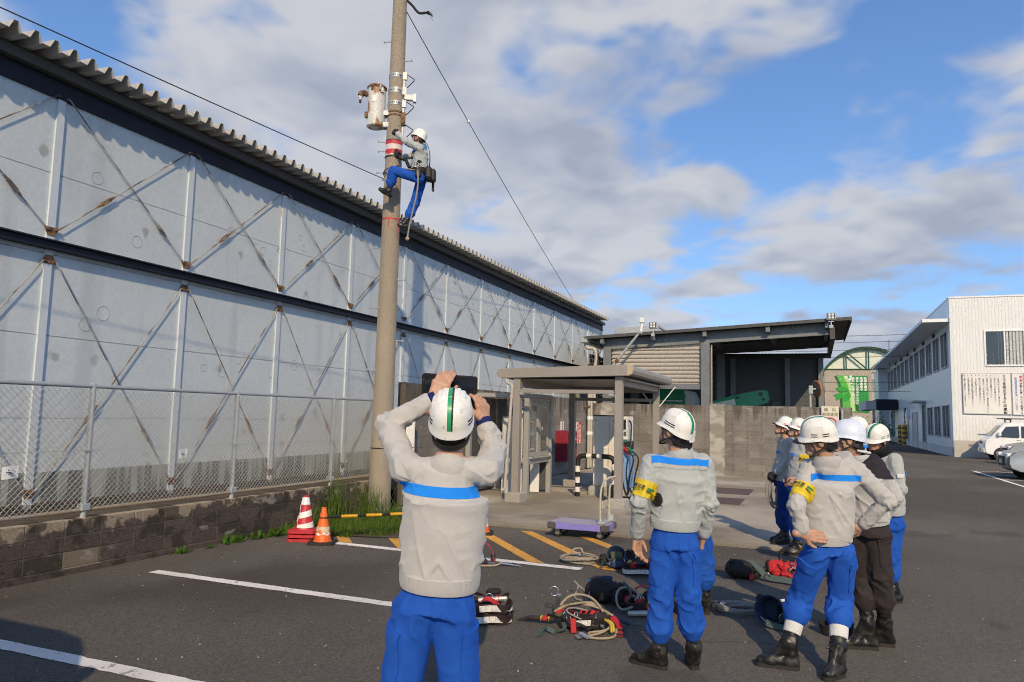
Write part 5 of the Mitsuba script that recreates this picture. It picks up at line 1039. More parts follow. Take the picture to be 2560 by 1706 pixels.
def ribbon(pts, wd, w, t=.003, n=24, closed=False):
    p = curve(pts, n, closed) if len(pts) > 2 else np.linspace(pts[0], pts[1], 4); k = len(p); wd = np.asarray(wd, float); W_ = np.broadcast_to(wd, (k, 3)) if wd.ndim == 1 else curve(wd, n)
    tg = np.gradient(p, axis=0); tg /= np.linalg.norm(tg, axis=1, keepdims=True) + 1e-9; W_ = W_ - tg * (W_ * tg).sum(1)[:, None]; W_ = W_ / (np.linalg.norm(W_, axis=1, keepdims=True) + 1e-9); N = np.cross(tg, W_)
    V = np.concatenate([p + W_ * w / 2 + N * t / 2, p - W_ * w / 2 + N * t / 2, p - W_ * w / 2 - N * t / 2, p + W_ * w / 2 - N * t / 2]); F2 = []
    for i in range(k if closed else k - 1):
        j = (i + 1) % k
        for a in range(4): b = (a + 1) % 4; F2 += [[a * k + i, b * k + i, b * k + j], [a * k + i, b * k + j, a * k + j]]
    if not closed: F2 += [[0, 2 * k, k], [0, 3 * k, 2 * k], [k - 1, 2 * k - 1, 3 * k - 1], [k - 1, 3 * k - 1, 4 * k - 1]]
    return tm(V, F2)
def helmet(pk, c, M, shell='mat_helmet', style='mp', side='mat_ink', strip='mat_helmet_green', visor=None, name=None, drop=0.0):
    C0 = c + M @ np.array([0, -.006, .024]); W = lambda v: C0 + np.asarray(v) @ M.T
    th = np.linspace(0, 2 * np.pi, 73)[:-1]; ph = np.radians(np.r_[np.linspace(1, 88, 26)]); n = len(th)
    rows_ = []
    for p in ph:
        d = np.stack([np.sin(p) * np.cos(th), np.sin(p) * np.sin(th), np.full(n, np.cos(p))], 1); rows_.append(d * dome_r(d, style == 'plain')[:, None])
    rim = rows_[-1]; out = rim[:, :2] / np.linalg.norm(rim[:, :2], axis=1, keepdims=True); fr = np.clip(np.sin(th), 0, 1) ** 2.5; bk = np.clip(-np.sin(th), 0, 1)
    def lip(e, dz, sc=1.0): q = rim.copy(); q[:, :2] += out * (e + fr * .020 * sc)[:, None] if not np.isscalar(e) else out * (e + fr[:, None] * .020 * sc); q[:, 2] += dz - .016 * fr * sc - .018 * bk * sc + .006 * np.cos(4 * th) * (sc > .9) * 0; return q
    rows_ += [lip(.002, -.006, .35), lip(.0045, -.012, .85), lip(.006, -.016, 1.0), lip(.005, -.019, 1.0), lip(.001, -.015, .8)]
    inner = rim.copy(); inner[:, :2] *= .965; inner[:, 2] -= .01; rows_.append(inner)
    for s in (.9, .6, .2): q = inner.copy(); q[:, :2] *= s; q[:, 2] = .02 + .08 * (1 - s); rows_.append(q)
    V = np.vstack([W(r_) for r_ in rows_] + [W([[0, 0, .126]]), W([[0, 0, .1]])]); k = len(rows_); F2 = []
    for i in range(k - 1):
        for q in range(n): w = (q + 1) % n; F2 += [[i * n + q, (i + 1) * n + q, (i + 1) * n + w], [i * n + q, (i + 1) * n + w, i * n + w]]
    for q in range(n): w = (q + 1) % n; F2 += [[k * n, q, w], [k * n + 1, (k - 1) * n + w, (k - 1) * n + q]]
    hk = add('helmet', tm(V, F2), shell, pk, 40)
    def strip_(fn, nu, nv, m, nm, off=.0010):
        u, v = np.meshgrid(np.linspace(0, 1, nu), np.linspace(0, 1, nv), indexing='ij'); d = fn(u, v); d = d / np.linalg.norm(d, axis=-1, keepdims=True)
        P_ = W((d * (dome_r(d, style == 'plain') + off)[..., None]).reshape(-1, 3)); f = []
        for i in range(nu - 1):
            for j in range(nv - 1): a = i * nv + j; f += [[a, a + nv, a + nv + 1], [a, a + nv + 1, a + 1]]
        add(nm, tm(P_, f), m, hk, True)
    if style != 'plain':
        for x0, x1, m, nm in ((-.012, .004, strip, 'stripe'), (.0042, .0125, 'mat_ink', 'stripe_edge')):
            strip_(lambda u, v: np.stack([(x0 + (x1 - x0) * v) / .125, np.sin(np.radians(-86 + 168 * u)), np.cos(np.radians(-86 + 168 * u))], -1), 40, 3, m, nm)
        if side:
            segs = [(-.55, -.14), (.18, .62)] if name == 1 else [(.28, .80)] if name == 2 else [(-.55, .40)]
            for base in (0, math.pi):
                for a0, a1 in segs:
                    for e0 in (.13, .27):
                        hh = .070
                        strip_(lambda u, v: np.stack([np.cos(base + (a0 + (a1 - a0) * u) * (1 if base else -1)) * np.cos(e0 + hh * v), np.sin(base + (a0 + (a1 - a0) * u) * (1 if base else -1)) * np.cos(e0 + hh * v), np.sin(e0 + hh * v)], -1), 10, 2, side, 'side_stripe')
    if visor:
        a = np.linspace(math.pi / 2 - 1.05, math.pi / 2 + 1.05, 21); V2, F3 = [], []
        for i, t in enumerate(a):
            d = np.array([math.cos(t), math.sin(t)]); b0 = np.array([.096 * d[0], .120 * d[1]]); e = .050 * max(math.sin(t), 0) ** 3
            V2 += [np.r_[b0 * .99, -.010], np.r_[b0 + d * e, -.024 - .25 * e], np.r_[b0 + d * (e - .002), -.028 - .25 * e], np.r_[b0 * .97, -.016]]
        for i in range(20):
            for j in range(4): p0, p1 = i * 4 + j, i * 4 + (j + 1) % 4; F3 += [[p0, p0 + 4, p1 + 4], [p0, p1 + 4, p1]]
        add('visor', tm(W(V2), F3), visor, hk, 30)
    lg = lambda x, y, z: c + M @ np.array([x, y, z])
    for s in (-1, 1):
        j = lg(s * .066, .022, -.072)
        add('strap', tube([lg(s * .085, .052, .016), lg(s * .080, .040, -.02), j], [.0055] * 3, 6), 'mat_strap', hk, True); add('strap', tube([lg(s * .086, -.055, .01), lg(s * .080, -.03, -.04), j], [.0055] * 3, 6), 'mat_strap', hk, True)
    add('chin_strap', tube(curve([lg(-.066, .022, -.072), lg(-.05, .05, -.108), lg(0, .062, -.122), lg(.05, .05, -.108), lg(.066, .022, -.072)], 14), .0065, 6), 'mat_strap', hk, True)
    add('nape_strap', ribbon(curve([lg(-.080, -.03, -.028), lg(-.066, -.082, -.046), lg(0, -.116, -.056), lg(.066, -.082, -.046), lg(.080, -.03, -.028)], 16), M[:, 2], .022, .006), 'mat_black', hk)
    a = np.linspace(0, 6.283, 33)[:-1]
    add('headband', tube([lg(.084 * math.cos(t), -.008 + .106 * math.sin(t), .004 - .012 * (math.sin(t) < -.3)) for t in a], .008, 6, closed=True), 'mat_black', hk, True)
    return hk
mat('mat_skin', lambda p, n, uv: mix(C(.42, .235, .155), C(.50, .29, .20), fbm(p.x * 25, p.y * 25, p.z * 25, 3)), .5, spec=.35)
mat('mat_hair', (.012, .010, .009), .45); mat('mat_eye', (.02, .015, .012), .2); mat('mat_brow', (.015, .012, .01), .7)
cloth_b = lambda p, n, uv: .0012 * fbm(p.x * 60, p.y * 60, p.z * 60, 2)
def cloth(key, a, b, rough=.85): mat(key, lambda p, n, uv: mix(C(*a), C(*b), fbm(p.x * 7, p.y * 7, p.z * 7, 3)) * (.95 + .1 * noise(p.x * 180, p.y * 180, p.z * 180)), rough, spec=.2, bump=cloth_b, bscale=1.0, sheen=.25)
cloth('mat_beige', (.42, .415, .405), (.46, .45, .435)); cloth('mat_grey', (.37, .395, .395), (.41, .435, .43)); cloth('mat_blue', (.009, .064, .36), (.020, .105, .47)); cloth('mat_blue_shaded', (.008, .035, .17), (.011, .045, .21)); cloth('mat_band_blue', (.012, .20, .72), (.02, .24, .78)); cloth('mat_cuff_blue', (.01, .018, .09), (.015, .026, .12))  # the darker trouser blue has the shadow on the legs painted in
cloth('mat_vest', (.024, .021, .028), (.036, .031, .040)); cloth('mat_brown', (.030, .024, .026), (.042, .034, .036)); cloth('mat_light_grey', (.42, .425, .43), (.48, .48, .48)); cloth('mat_gaiter', (.008, .008, .009), (.013, .013, .014)); cloth('mat_white_cloth', (.55, .55, .54), (.65, .65, .63))
mat('mat_armband', lambda p, n, uv: mix(C(.58, .42, .012), C(.66, .50, .03), fbm(p.x * 12, p.y * 12, p.z * 12, 3)), .6); mat('mat_armband_green', (.01, .17, .06), .6)
mat('mat_helmet', lambda p, n, uv: mix(C(.74, .735, .70), C(.42, .40, .36), smoothstep(.70, .80, fbm(p.x * 45, p.y * 45, p.z * 45, 3)) * .6), .28, coat=.4); mat('mat_helmet_blue', (.60, .66, .78), .3, coat=.4)
mat('mat_helmet_green', lambda p, n, uv: mix(C(.012, .28, .10), C(.03, .34, .15), fbm(p.x * 40, p.y * 40, p.z * 40, 3)), .35); mat('mat_strap', (.035, .036, .036), .7)
mat('mat_boot', lambda p, n, uv: mix(C(.010, .010, .010), C(.035, .033, .030), smoothstep(.45, .75, fbm(p.x * 16, p.y * 16, p.z * 16, 3))), .42, bump=lambda p, n, uv: .004 * fbm(p.x * 35, p.y * 35, p.z * 35, 3), bscale=1.0)
mat('mat_sole', (.022, .020, .018), .8); mat('mat_glove', (.018, .018, .019), .8); mat('mat_rope', lambda p, n, uv: mix(C(.40, .34, .24), C(.27, .22, .15), noise(p.x * 120, p.y * 120, p.z * 120)), .9); mat('mat_grey_rope', lambda p, n, uv: mix(C(.30, .29, .265), C(.20, .19, .17), noise(p.x * 120, p.y * 120, p.z * 120)), .9)
def person(label, J, jm='mat_grey', tmat='mat_blue', hands=None, gz=0.0, free=False, h=.012, band=(.075, .115), band_w=.17, helm=None, gloves=(), seed=1, group=None, shaft=.23, blouse=1.0, slim=1.0, armband=None, fan=None, cuffs=None, ankle=None, undercuff=None, yoke=None, boot='mat_boot', pockets=(-1, 1), tcut=.22, hl=1.0, hup=(0, 0, 1)):
    J = {k: np.array(v, float) for k, v in J.items()}; key = thing('person', label, 'person', group)
    if not free:
        for s in 'LR':
            J['he' + s][2] = gz + .045; J['to' + s][2] = gz + .036; J['an' + s][2] = max(J['an' + s][2], gz + .11)
    up = unit(J['neck'] - J['pel']); side = J['shR'] - J['shL']; side = unit(side - up * (side @ up)); fw = np.cross(up, side)
    hs = J['hipR'] - J['hipL']; hs = unit(hs - up * (hs @ up)); hs = unit(hs + .001 * side); hf = np.cross(up, hs)
    ms = unit(side + hs); mf = np.cross(up, ms); hd = J['hd']; M = frame_of(hd, hup); hc = J['head']
    # body
    coarse, fine = headp(hc, M); nk = hc + M @ np.array([0, -.028, -.055])
    head = relax(skin_net(coarse + [cap_(nk, J['neck'] - up * .03, .050, .055)] + fine, .0045, .0035), 2)
    low_ = [oval_(J['pel'], J['chest'], ms, mf, (.12, .085), (.135, .09)), cap_(J['shL'], J['shR'], .05, .05), cap_(J['neck'] - up * .06, nk, .058, .05)]
    for s in 'LR': low_ += [cap_(J['sh' + s], J['el' + s], .042, .034), cap_(J['el' + s], J['wr' + s], .034, .025), cap_(J['hip' + s], J['kn' + s], .066, .046), cap_(J['kn' + s], J['an' + s], .044, .032)]
    parts_ = [head, skin_net(low_, .016, .012)]; hands = hands or {}
    for s in 'LR':
        d, n_, cu, t_ = hands.get(s, (unit(J['wr' + s] - J['el' + s]), fw * .2 + side * (1 if s == 'L' else -1), (.35, .4, .45, .5), .4))
        hp = handp(J['wr' + s], d, n_, s == 'R', cu, t_, .98)
        parts_.append(relax(skin_net(hp, .0042, .0028), 1))
        if s in gloves: add('glove', relax(skin_net(handp(J['wr' + s], d, n_, s == 'R', cu, t_, .98, glove=.0035), .005, .004), 1), 'mat_glove', key, True)
    add('body', solid(parts_), 'mat_skin', key, True)
    lg = lambda x, y, z: hc + M @ np.array([x, y, z])
    for s in (-1, 1):
        add('eye', ell_mesh(lg(s * .031, .0842, .005), M, (.010, .0045, .0042)), 'mat_eye', key, True)
        add('eyebrow', ell_mesh(lg(s * .032, .0835, .026), M, (.016, .006, .004)), 'mat_brow', key, True)
    hr = m3.Manifold.sphere(1, 48).scale([.079, .100, .096]).trim_by_plane([0, -.857, .515], .010).trim_by_plane([0, 0, 1], -.088 * hl)
    hr = hr + m3.Manifold.sphere(1, 40).scale([.064, .060, .066]).translate([0, -.036, -.062]).trim_by_plane([0, -1, .25], .012).trim_by_plane([0, 0, 1], -.115 * hl)
    hv = hr.refine_to_length(.008).to_mesh(); hv = tm(hv.vert_properties[:, :3], hv.tri_verts); w = np.array(hv.vertices); w += vnormals(hv) * (.006 * (meshkit.noise(w * [220, 220, 40], seed) - .5))[:, None]
    w = w + [0, -.012, .028]; add('hair', tm(hc + w @ M.T, hv.faces), 'mat_hair', key, 50)
    # jacket
    hem, S = J['pel'] + up * .035, slim
    jk = [oval_(hem + up * .01, J['chest'] + up * .01, ms, mf, (.163 * S, .124 * S), (.173 * S, .117 * S)), oval_(J['chest'], J['neck'] - up * .06, side, fw, (.168 * S, .113 * S), (.10, .080)),
          cap_(J['shL'] + side * .02, J['shR'] - side * .02, .052, .052), cap_(J['neck'] - up * .09, J['neck'] - up * .02, .075, .054)]
    bones = [(hem, J['chest'], .060, .0085, .007, .003, 9.), (J['chest'], J['neck'], .10, .003, .003, .000, 9.)]
    for s in 'LR':
        e = J['el' + s]; w = J['wr' + s]; wd = unit(w - e)
        jk += [cap_(J['sh' + s], e, .062, .051), cap_(e, w - wd * .035, .051, .042)]
        bones += [(J['sh' + s], e, .046, .0030, .004, .008, .7), (e, w, .042, .0032, .008, .004, -.6)]
    jm_ = folds(relax(skin_net(jk, h, .0085), 4), bones, seed, .72, side)
    jkey = add('jacket', jm_, jm, key, True)
    an_ = np.linspace(0, 2 * np.pi, 177)[:-1]; V = []
    for z_, ra, rb in ((-.022, .140, .102), (-.024, .156 * S, .118 * S), (.0, .163 * S, .125 * S), (.042, .165 * S, .127 * S), (.055, .150 * S, .112 * S)):
        rr = 1 + .005 * np.cos(44 * an_) + .006 * np.cos(5 * an_ + seed); V.append(hem + up * z_ + hs * (ra * rr * np.cos(an_))[:, None] + hf * (rb * rr * np.sin(an_))[:, None])
    F2 = [q for i in range(4) for j in range(176) for q in ([i * 176 + j, i * 176 + (j + 1) % 176, (i + 1) * 176 + (j + 1) % 176], [i * 176 + j, (i + 1) * 176 + (j + 1) % 176, (i + 1) * 176 + j])]
    add('hem', tm(np.vstack(V), F2), jm, jkey, 50)
    if band:
        o = J['neck'] - up * band[0]; b = patch(jm_, [(o, -up), (J['neck'] - up * band[1], up), (J['chest'] + side * band_w, -side), (J['chest'] - side * band_w, side)], .009 if yoke else .0022)
        if b is not None: add('chest_band', b, 'mat_band_blue', jkey, True)
    ang = np.linspace(0, 2 * np.pi, 33)[:-1]; NU = unit(.6 * up + .4 * unit(nk - J['neck'] + up * .05)); NF = unit(np.cross(NU, side)); NS = np.cross(NF, NU)
    ring_ = lambda r1, r2, z: [J['neck'] - up * .02 + NU * (z + .012 * math.sin(-t)) + NS * r1 * math.cos(t) + NF * r2 * math.sin(t) for t in ang]
    V = np.vstack([ring_(.086, .074, -.075), ring_(.096, .087, -.034), ring_(.080, .076, .008), ring_(.071, .068, .008), ring_(.068, .066, -.03)]); F2 = []
    for i in range(4):
        for q in range(32): w_ = (q + 1) % 32; F2 += [[i * 32 + q, i * 32 + w_, (i + 1) * 32 + w_], [i * 32 + q, (i + 1) * 32 + w_, (i + 1) * 32 + q]]
    add('collar', tm(V, F2), jm, jkey, True)
    for s in 'LR':
        w = J['wr' + s]; wd = unit(w - J['el' + s]); c = patch(jm_, [(w - wd * .085, wd), (w + wd * .1, -wd), (w + np.array([0, 0, .2]), (0, 0, -1)), (w - np.array([0, 0, .2]), (0, 0, 1))], .003)
        if c is not None:
            c_ = c.submesh([np.where(np.linalg.norm(np.asarray(c.triangles_center) - w, axis=1) < .12)[0]], append=True)
            add('cuff', tm(c_.vertices, c_.faces), (cuffs or jm), jkey, True)
    if undercuff:
        for s in 'LR': w = J['wr' + s]; wd = unit(w - J['el' + s]); add('undershirt_cuff', lathe_at([(.036, -.05), (.037, -.02), (.035, .018), (.030, .020)], w, wd), undercuff, key, True)
    if yoke:
        y_ = patch(jm_, [(J['neck'] - up * .035, -up), (J['neck'] - up * yoke, up), (J['neck'] - fw * .02, -fw), (J['chest'] + side * .178, -side), (J['chest'] - side * .178, side)], .006)
        if y_ is not None: add('yoke', y_, jm, jkey, 50)
    # trousers
    tr_ = [oval_(J['pel'] + up * .03, (J['hipL'] + J['hipR']) / 2 + up * .02, hs, hf, (.132 * S, .096 * S), (.152 * S, .115 * S))]; tb = []
    for s in 'LR':
        a, k, hp_ = J['an' + s], J['kn' + s], J['hip' + s]; ad = unit(a - k); e = a - ad * (tcut - .11)
        tr_ += [cap_(hp_ + up * .02, k, .090 * S, .078 * S), cap_(k, k + (e - k) * .8, .078 * S, .078 * S * blouse), cap_(k + (e - k) * .75, e, .077 * S * blouse, .062 * S)]
        tb += [(hp_, k, .085, .0026, .005, .006, 1.3), (k, e, .058, .003, .005, .009, -1.0)]
    tm_ = relax(folds(relax(skin_net(tr_, h, .008), 3), tb, seed + 50), 1); tkey = add('trousers', tm_, tmat, key, True)
    for s in pockets:
        q = 'R' if s > 0 else 'L'; a, b = J['hip' + q], J['kn' + q]; d = unit(b - a); o = unit(hs * s - d * (d @ hs) * s); f_ = np.cross(d, o); m_ = a + (b - a) * .5
        for z0, z1, off in ((-.13, .07, .007), (-.15, -.09, .013)):
            p_ = patch(tm_, [(m_ + o * .02, o), (m_ + d * z0, d), (m_ + d * z1, -d), (m_ + f_ * .085, -f_), (m_ - f_ * .085, f_)], off)
            if p_ is not None: add('pocket' if off < .010 else 'pocket_flap', p_, tmat, tkey, True)
    for s in 'LR':
        a, he, to = J['an' + s], J['he' + s], J['to' + s]; fd = unit(to - he); upb = unit(J['kn' + s] - a); tp = a + upb * shaft; ball = he + (to - he) * .68
        to = to - fd * .02; ball = he + (to - he) * .68; bp = [cap_(tp, a, .049, .044), cap_(a, he + fd * .015 + upb * .015, .043, .037), cap_(a + fd * .02, ball + upb * .008, .036, .031), cap_(ball, to, .036, .030), cap_(he, ball, .034, .035)]
        bm = relax(skin_net(bp, .010, .010), 1); bm = folds(bm, [(tp, a, .035, .003, .0, .004, .4), (a, to, .05, .002, .003, .002, .3)], seed + 90)
        v = np.array(bm.vertices)
        if not free: v[:, 2] = np.maximum(v[:, 2], gz + .022)
        bk = add('boot', tm(v, bm.faces), boot, key, True)
        if not free:
            L_ = Polygon([tuple(he[:2]), tuple(to[:2]), tuple((to + .001)[:2])]).buffer(.033).union(Polygon([tuple(ball[:2]), tuple(to[:2]), tuple((to + .001)[:2])]).buffer(.038))
            add('sole', prism(L_.simplify(.002), gz + .001, gz + .026), 'mat_sole', bk)
        add('lace', cat([tube([a + fd * (.035 + .022 * i) + upb * (.052 - .014 * i) + unit(np.cross(fd, upb)) * w_ for w_ in (-.022, 0, .022)], .0028, 4) for i in range(4)] ), 'mat_strap', bk, kind='stuff')
        if ankle: e_ = a + upb * (tcut - .11); add('ankle_band', lathe_at([(.050, -.105), (.058, -.10), (.061, -.03), (.052, -.02)], e_, upb), ankle, key, True)
        add('top_strap', lathe_at([(.0515, -.012), (.0535, -.010), (.0535, .010), (.0515, .012)], tp - upb * .03, upb), boot, bk)
    hk = helmet(key, hc, M, **(helm or {}))
    if armband:
        s = armband; p, q = J['sh' + s], J['el' + s]; d = unit(q - p); L = np.linalg.norm(q - p); c = p + d * L * .66
        ab = patch(jm_, [(c - d * .055, d), (c + d * .055, -d)], .006); t_ = np.asarray(ab.triangles_center) - c; t_ = t_ - np.outer(t_ @ d, d)
        ab = ab.submesh([np.where(np.linalg.norm(t_, axis=1) < .085)[0]], append=True); ab = tm(ab.vertices, ab.faces); ak = add('armband', ab, 'mat_armband', jkey, True)
        rad = np.linalg.norm((np.asarray(ab.vertices) - c) - np.outer((np.asarray(ab.vertices) - c) @ d, d), axis=1).max() + .0015; o = unit(np.array(EYE) - c); o = unit(o - d * (o @ d)); t0 = np.cross(-d, o)
        def wrap(m, ph, lift): v = np.array(m.vertices); a_ = v[:, 0] / rad + ph; return tm(c - d * v[:, 1:2] + (np.cos(a_)[:, None] * o + np.sin(a_)[:, None] * t0) * (rad + lift + v[:, 2:3] * .5), m.faces)
        add('lettering', wrap(row('責任者', -.028, .012, .026, .026), -.30, .0008), 'mat_ink', ak)
        gb = bx(-.026, .026, -.009, .009, 0, .001); gb = trimesh.Trimesh(gb.vertices, gb.faces); gb = gb.subdivide().subdivide(); add('bar', wrap(tm(gb.vertices, gb.faces), .55, .0008), 'mat_armband_green', ak)
    if fan is not None:
        o = J['pel'] + up * fan[0] + hs * fan[1] - hf * fan[2]; n_ = unit(hs * fan[1] - hf * .10)
        from scipy.spatial import cKDTree
        o = np.asarray(jm_.vertices)[cKDTree(jm_.vertices).query(o)[1]] + n_ * .006
        fk = add('fan', disc(.045, -.012, .001, o, n_), 'mat_black', jkey, 40); a1, b1, _ = frame(n_)
        for i in range(3): add('fan_ring', tube([o + n_ * .003 + (a1 * math.cos(t) + b1 * math.sin(t)) * (.018 + .012 * i) for t in np.linspace(0, 6.283, 21)[:-1]], .0016, 4, closed=True), 'mat_strap', fk, True)
    return key, J, dict(jacket=jm_, trousers=tm_, jkey=jkey, tkey=tkey, up=up, side=side, fw=fw, hs=hs, hf=hf, M=M, hc=hc, helmet=hk)
def ell_mesh(c, M, r):
    m = trimesh.creation.icosphere(2); return tm(c + (np.asarray(m.vertices) * r) @ np.asarray(M).T, m.faces)
def lathe_at(prof, c, ax, n=20):
    m = lathe(prof, n); a1, b1, d1 = frame(ax); v = np.array(m.vertices); return tm(c + v[:, :1] * a1 + v[:, 1:2] * b1 + v[:, 2:] * d1, m.faces)
INTO = np.array([-.381, .925, 0]); RT = np.array([.926, .378, 0]); Z = np.array([0, 0, 1.])
def dv(r, i, u): return unit(RT * r + INTO * i + Z * u)
# joints of each figure, in metres
J_H = dict(pel=(-1.50, 2.89, 0.91), chest=(-1.48, 2.86, 1.29), neck=(-1.45, 2.85, 1.48), head=(-1.45, 2.86, 1.62), shL=(-1.62, 2.78, 1.42), shR=(-1.30, 2.91, 1.42), elL=(-1.78, 2.89, 1.60), elR=(-1.35, 3.10, 1.50), wrL=(-1.59, 2.95, 1.72), wrR=(-1.41, 3.11, 1.62), hipL=(-1.59, 2.86, 0.81), hipR=(-1.45, 2.92, 0.81), knL=(-1.69, 2.90, 0.40), knR=(-1.43, 3.00, 0.41), anL=(-1.71, 2.87, 0.10), anR=(-1.40, 3.02, 0.09), heL=(-1.70, 2.83, 0.05), heR=(-1.37, 2.97, 0.06), toL=(-1.86, 3.04, -0.06), toR=(-1.45, 3.21, -0.05), hd=(-0.35, 0.78, 0.52))
J_M2 = dict(pel=(-0.88, 5.04, 0.93), chest=(-0.86, 5.01, 1.26), neck=(-0.84, 5.00, 1.46), head=(-0.87, 5.00, 1.58), shL=(-1.02, 4.94, 1.36), shR=(-0.69, 5.07, 1.36), elL=(-1.08, 4.88, 1.11), elR=(-0.66, 5.09, 1.11), wrL=(-1.13, 5.03, 0.86), wrR=(-0.72, 5.22, 0.87), hipL=(-0.94, 5.03, 0.80), hipR=(-0.81, 5.08, 0.80), knL=(-0.97, 5.05, 0.49), knR=(-0.80, 5.12, 0.50), anL=(-0.99, 5.11, 0.12), anR=(-0.78, 5.21, 0.14), heL=(-0.97, 5.13, 0.00), heR=(-0.78, 5.23, 0.01), toL=(-1.19, 5.19, -0.03), toR=(-0.84, 5.42, -0.02), hd=(-0.83, 0.39, 0.40))
J_A = dict(pel=(0.05, 5.52, 0.85), chest=(0.11, 5.52, 1.23), neck=(0.06, 5.44, 1.45), head=(0.01, 5.40, 1.55), shL=(-0.05, 5.49, 1.35), shR=(0.25, 5.50, 1.34), elL=(-0.13, 5.27, 1.11), elR=(0.43, 5.58, 1.15), wrL=(-0.09, 5.29, 0.93), wrR=(0.27, 5.66, 0.96), hipL=(-0.01, 5.50, 0.76), hipR=(0.14, 5.56, 0.77), knL=(-0.12, 5.65, 0.45), knR=(0.13, 5.68, 0.47), anL=(-0.19, 5.52, 0.18), anR=(0.11, 5.51, 0.19), heL=(-0.16, 5.52, 0.05), heR=(0.12, 5.51, 0.03), toL=(-0.40, 5.51, 0.06), toR=(0.03, 5.38, 0.03), hd=(-1.00, -0.04, -0.08))
J_B = dict(pel=(0.33, 6.14, 0.92), chest=(0.33, 6.10, 1.25), neck=(0.27, 6.06, 1.45), head=(0.21, 6.02, 1.54), shL=(0.23, 6.27, 1.36), shR=(0.39, 6.03, 1.35), elL=(0.24, 6.30, 1.11), elR=(0.52, 6.11, 1.14), wrL=(0.19, 6.32, 0.95), wrR=(0.44, 6.25, 0.95), hipL=(0.26, 6.18, 0.85), hipR=(0.39, 6.15, 0.87), knL=(0.29, 6.27, 0.52), knR=(0.42, 6.21, 0.55), anL=(0.33, 6.25, 0.19), anR=(0.45, 6.33, 0.19), heL=(0.37, 6.27, 0.01), heR=(0.49, 6.41, 0.04), toL=(0.16, 6.22, -0.00), toR=(0.31, 6.38, 0.04), hd=(-0.99, -0.01, 0.10))
J_D = dict(pel=(0.62, 7.90, 0.82), chest=(0.63, 7.86, 1.18), neck=(0.59, 7.83, 1.39), head=(0.52, 7.78, 1.51), shL=(0.67, 7.75, 1.33), shR=(0.55, 7.99, 1.32), elL=(0.70, 7.73, 1.07), elR=(0.52, 8.05, 1.04), wrL=(0.52, 7.71, 1.03), wrR=(0.59, 7.87, 1.00), hipL=(0.65, 7.87, 0.76), hipR=(0.58, 8.00, 0.74), knL=(0.62, 7.90, 0.42), knR=(0.59, 8.04, 0.40), anL=(0.64, 7.96, 0.13), anR=(0.63, 8.11, 0.13), heL=(0.69, 7.99, 0.02), heR=(0.67, 8.15, 0.03), toL=(0.54, 7.84, 0.04), toR=(0.53, 7.99, 0.05), hd=(-0.66, -0.72, -0.21))
J_C = dict(pel=(0.52, 9.32, 0.86), chest=(0.49, 9.27, 1.25), neck=(0.46, 9.23, 1.49), head=(0.42, 9.20, 1.59), shL=(0.43, 9.38, 1.39), shR=(0.61, 9.19, 1.39), elL=(0.43, 9.43, 1.11), elR=(0.63, 9.21, 1.12), wrL=(0.41, 9.49, 0.89), wrR=(0.61, 9.36, 0.88), hipL=(0.48, 9.38, 0.78), hipR=(0.57, 9.31, 0.79), knL=(0.47, 9.44, 0.40), knR=(0.56, 9.36, 0.41), anL=(0.47, 9.45, 0.08), anR=(0.56, 9.38, 0.09), heL=(0.47, 9.43, -0.01), heR=(0.57, 9.36, -0.00), toL=(0.28, 9.42, -0.01), toR=(0.39, 9.38, -0.01), hd=(-0.98, 0.21, 0.05))
J_E = dict(pel=(-0.42, 10.62, 0.87), chest=(-0.38, 10.59, 1.25), neck=(-0.36, 10.58, 1.45), head=(-0.40, 10.55, 1.58), shL=(-0.33, 10.42, 1.39), shR=(-0.43, 10.77, 1.39), elL=(-0.35, 10.42, 1.13), elR=(-0.47, 10.81, 1.14), wrL=(-0.51, 10.48, 0.97), wrR=(-0.56, 10.66, 0.94), hipL=(-0.40, 10.54, 0.81), hipR=(-0.43, 10.73, 0.80), knL=(-0.42, 10.57, 0.44), knR=(-0.45, 10.76, 0.42), anL=(-0.40, 10.62, 0.11), anR=(-0.42, 10.83, 0.11), heL=(-0.37, 10.63, 0.02), heR=(-0.39, 10.85, 0.02), toL=(-0.56, 10.54, 0.02), toR=(-0.59, 10.75, 0.02), hd=(-0.87, -0.25, 0.42))
J_F = dict(pel=(-0.24, 10.10, 0.87), chest=(-0.21, 10.06, 1.24), neck=(-0.18, 10.06, 1.44), head=(-0.22, 10.03, 1.56), shL=(-0.14, 9.95, 1.37), shR=(-0.26, 10.23, 1.37), elL=(-0.14, 9.96, 1.12), elR=(-0.29, 10.26, 1.12), wrL=(-0.24, 9.95, 0.97), wrR=(-0.33, 10.20, 0.96), hipL=(-0.22, 10.02, 0.80), hipR=(-0.25, 10.21, 0.79), knL=(-0.23, 10.06, 0.45), knR=(-0.26, 10.24, 0.42), anL=(-0.22, 10.10, 0.13), anR=(-0.25, 10.30, 0.12), heL=(-0.19, 10.09, 0.04), heR=(-0.22, 10.30, 0.04), toL=(-0.39, 10.06, 0.02), toR=(-0.42, 10.26, 0.04), hd=(-0.89, -0.25, 0.37))
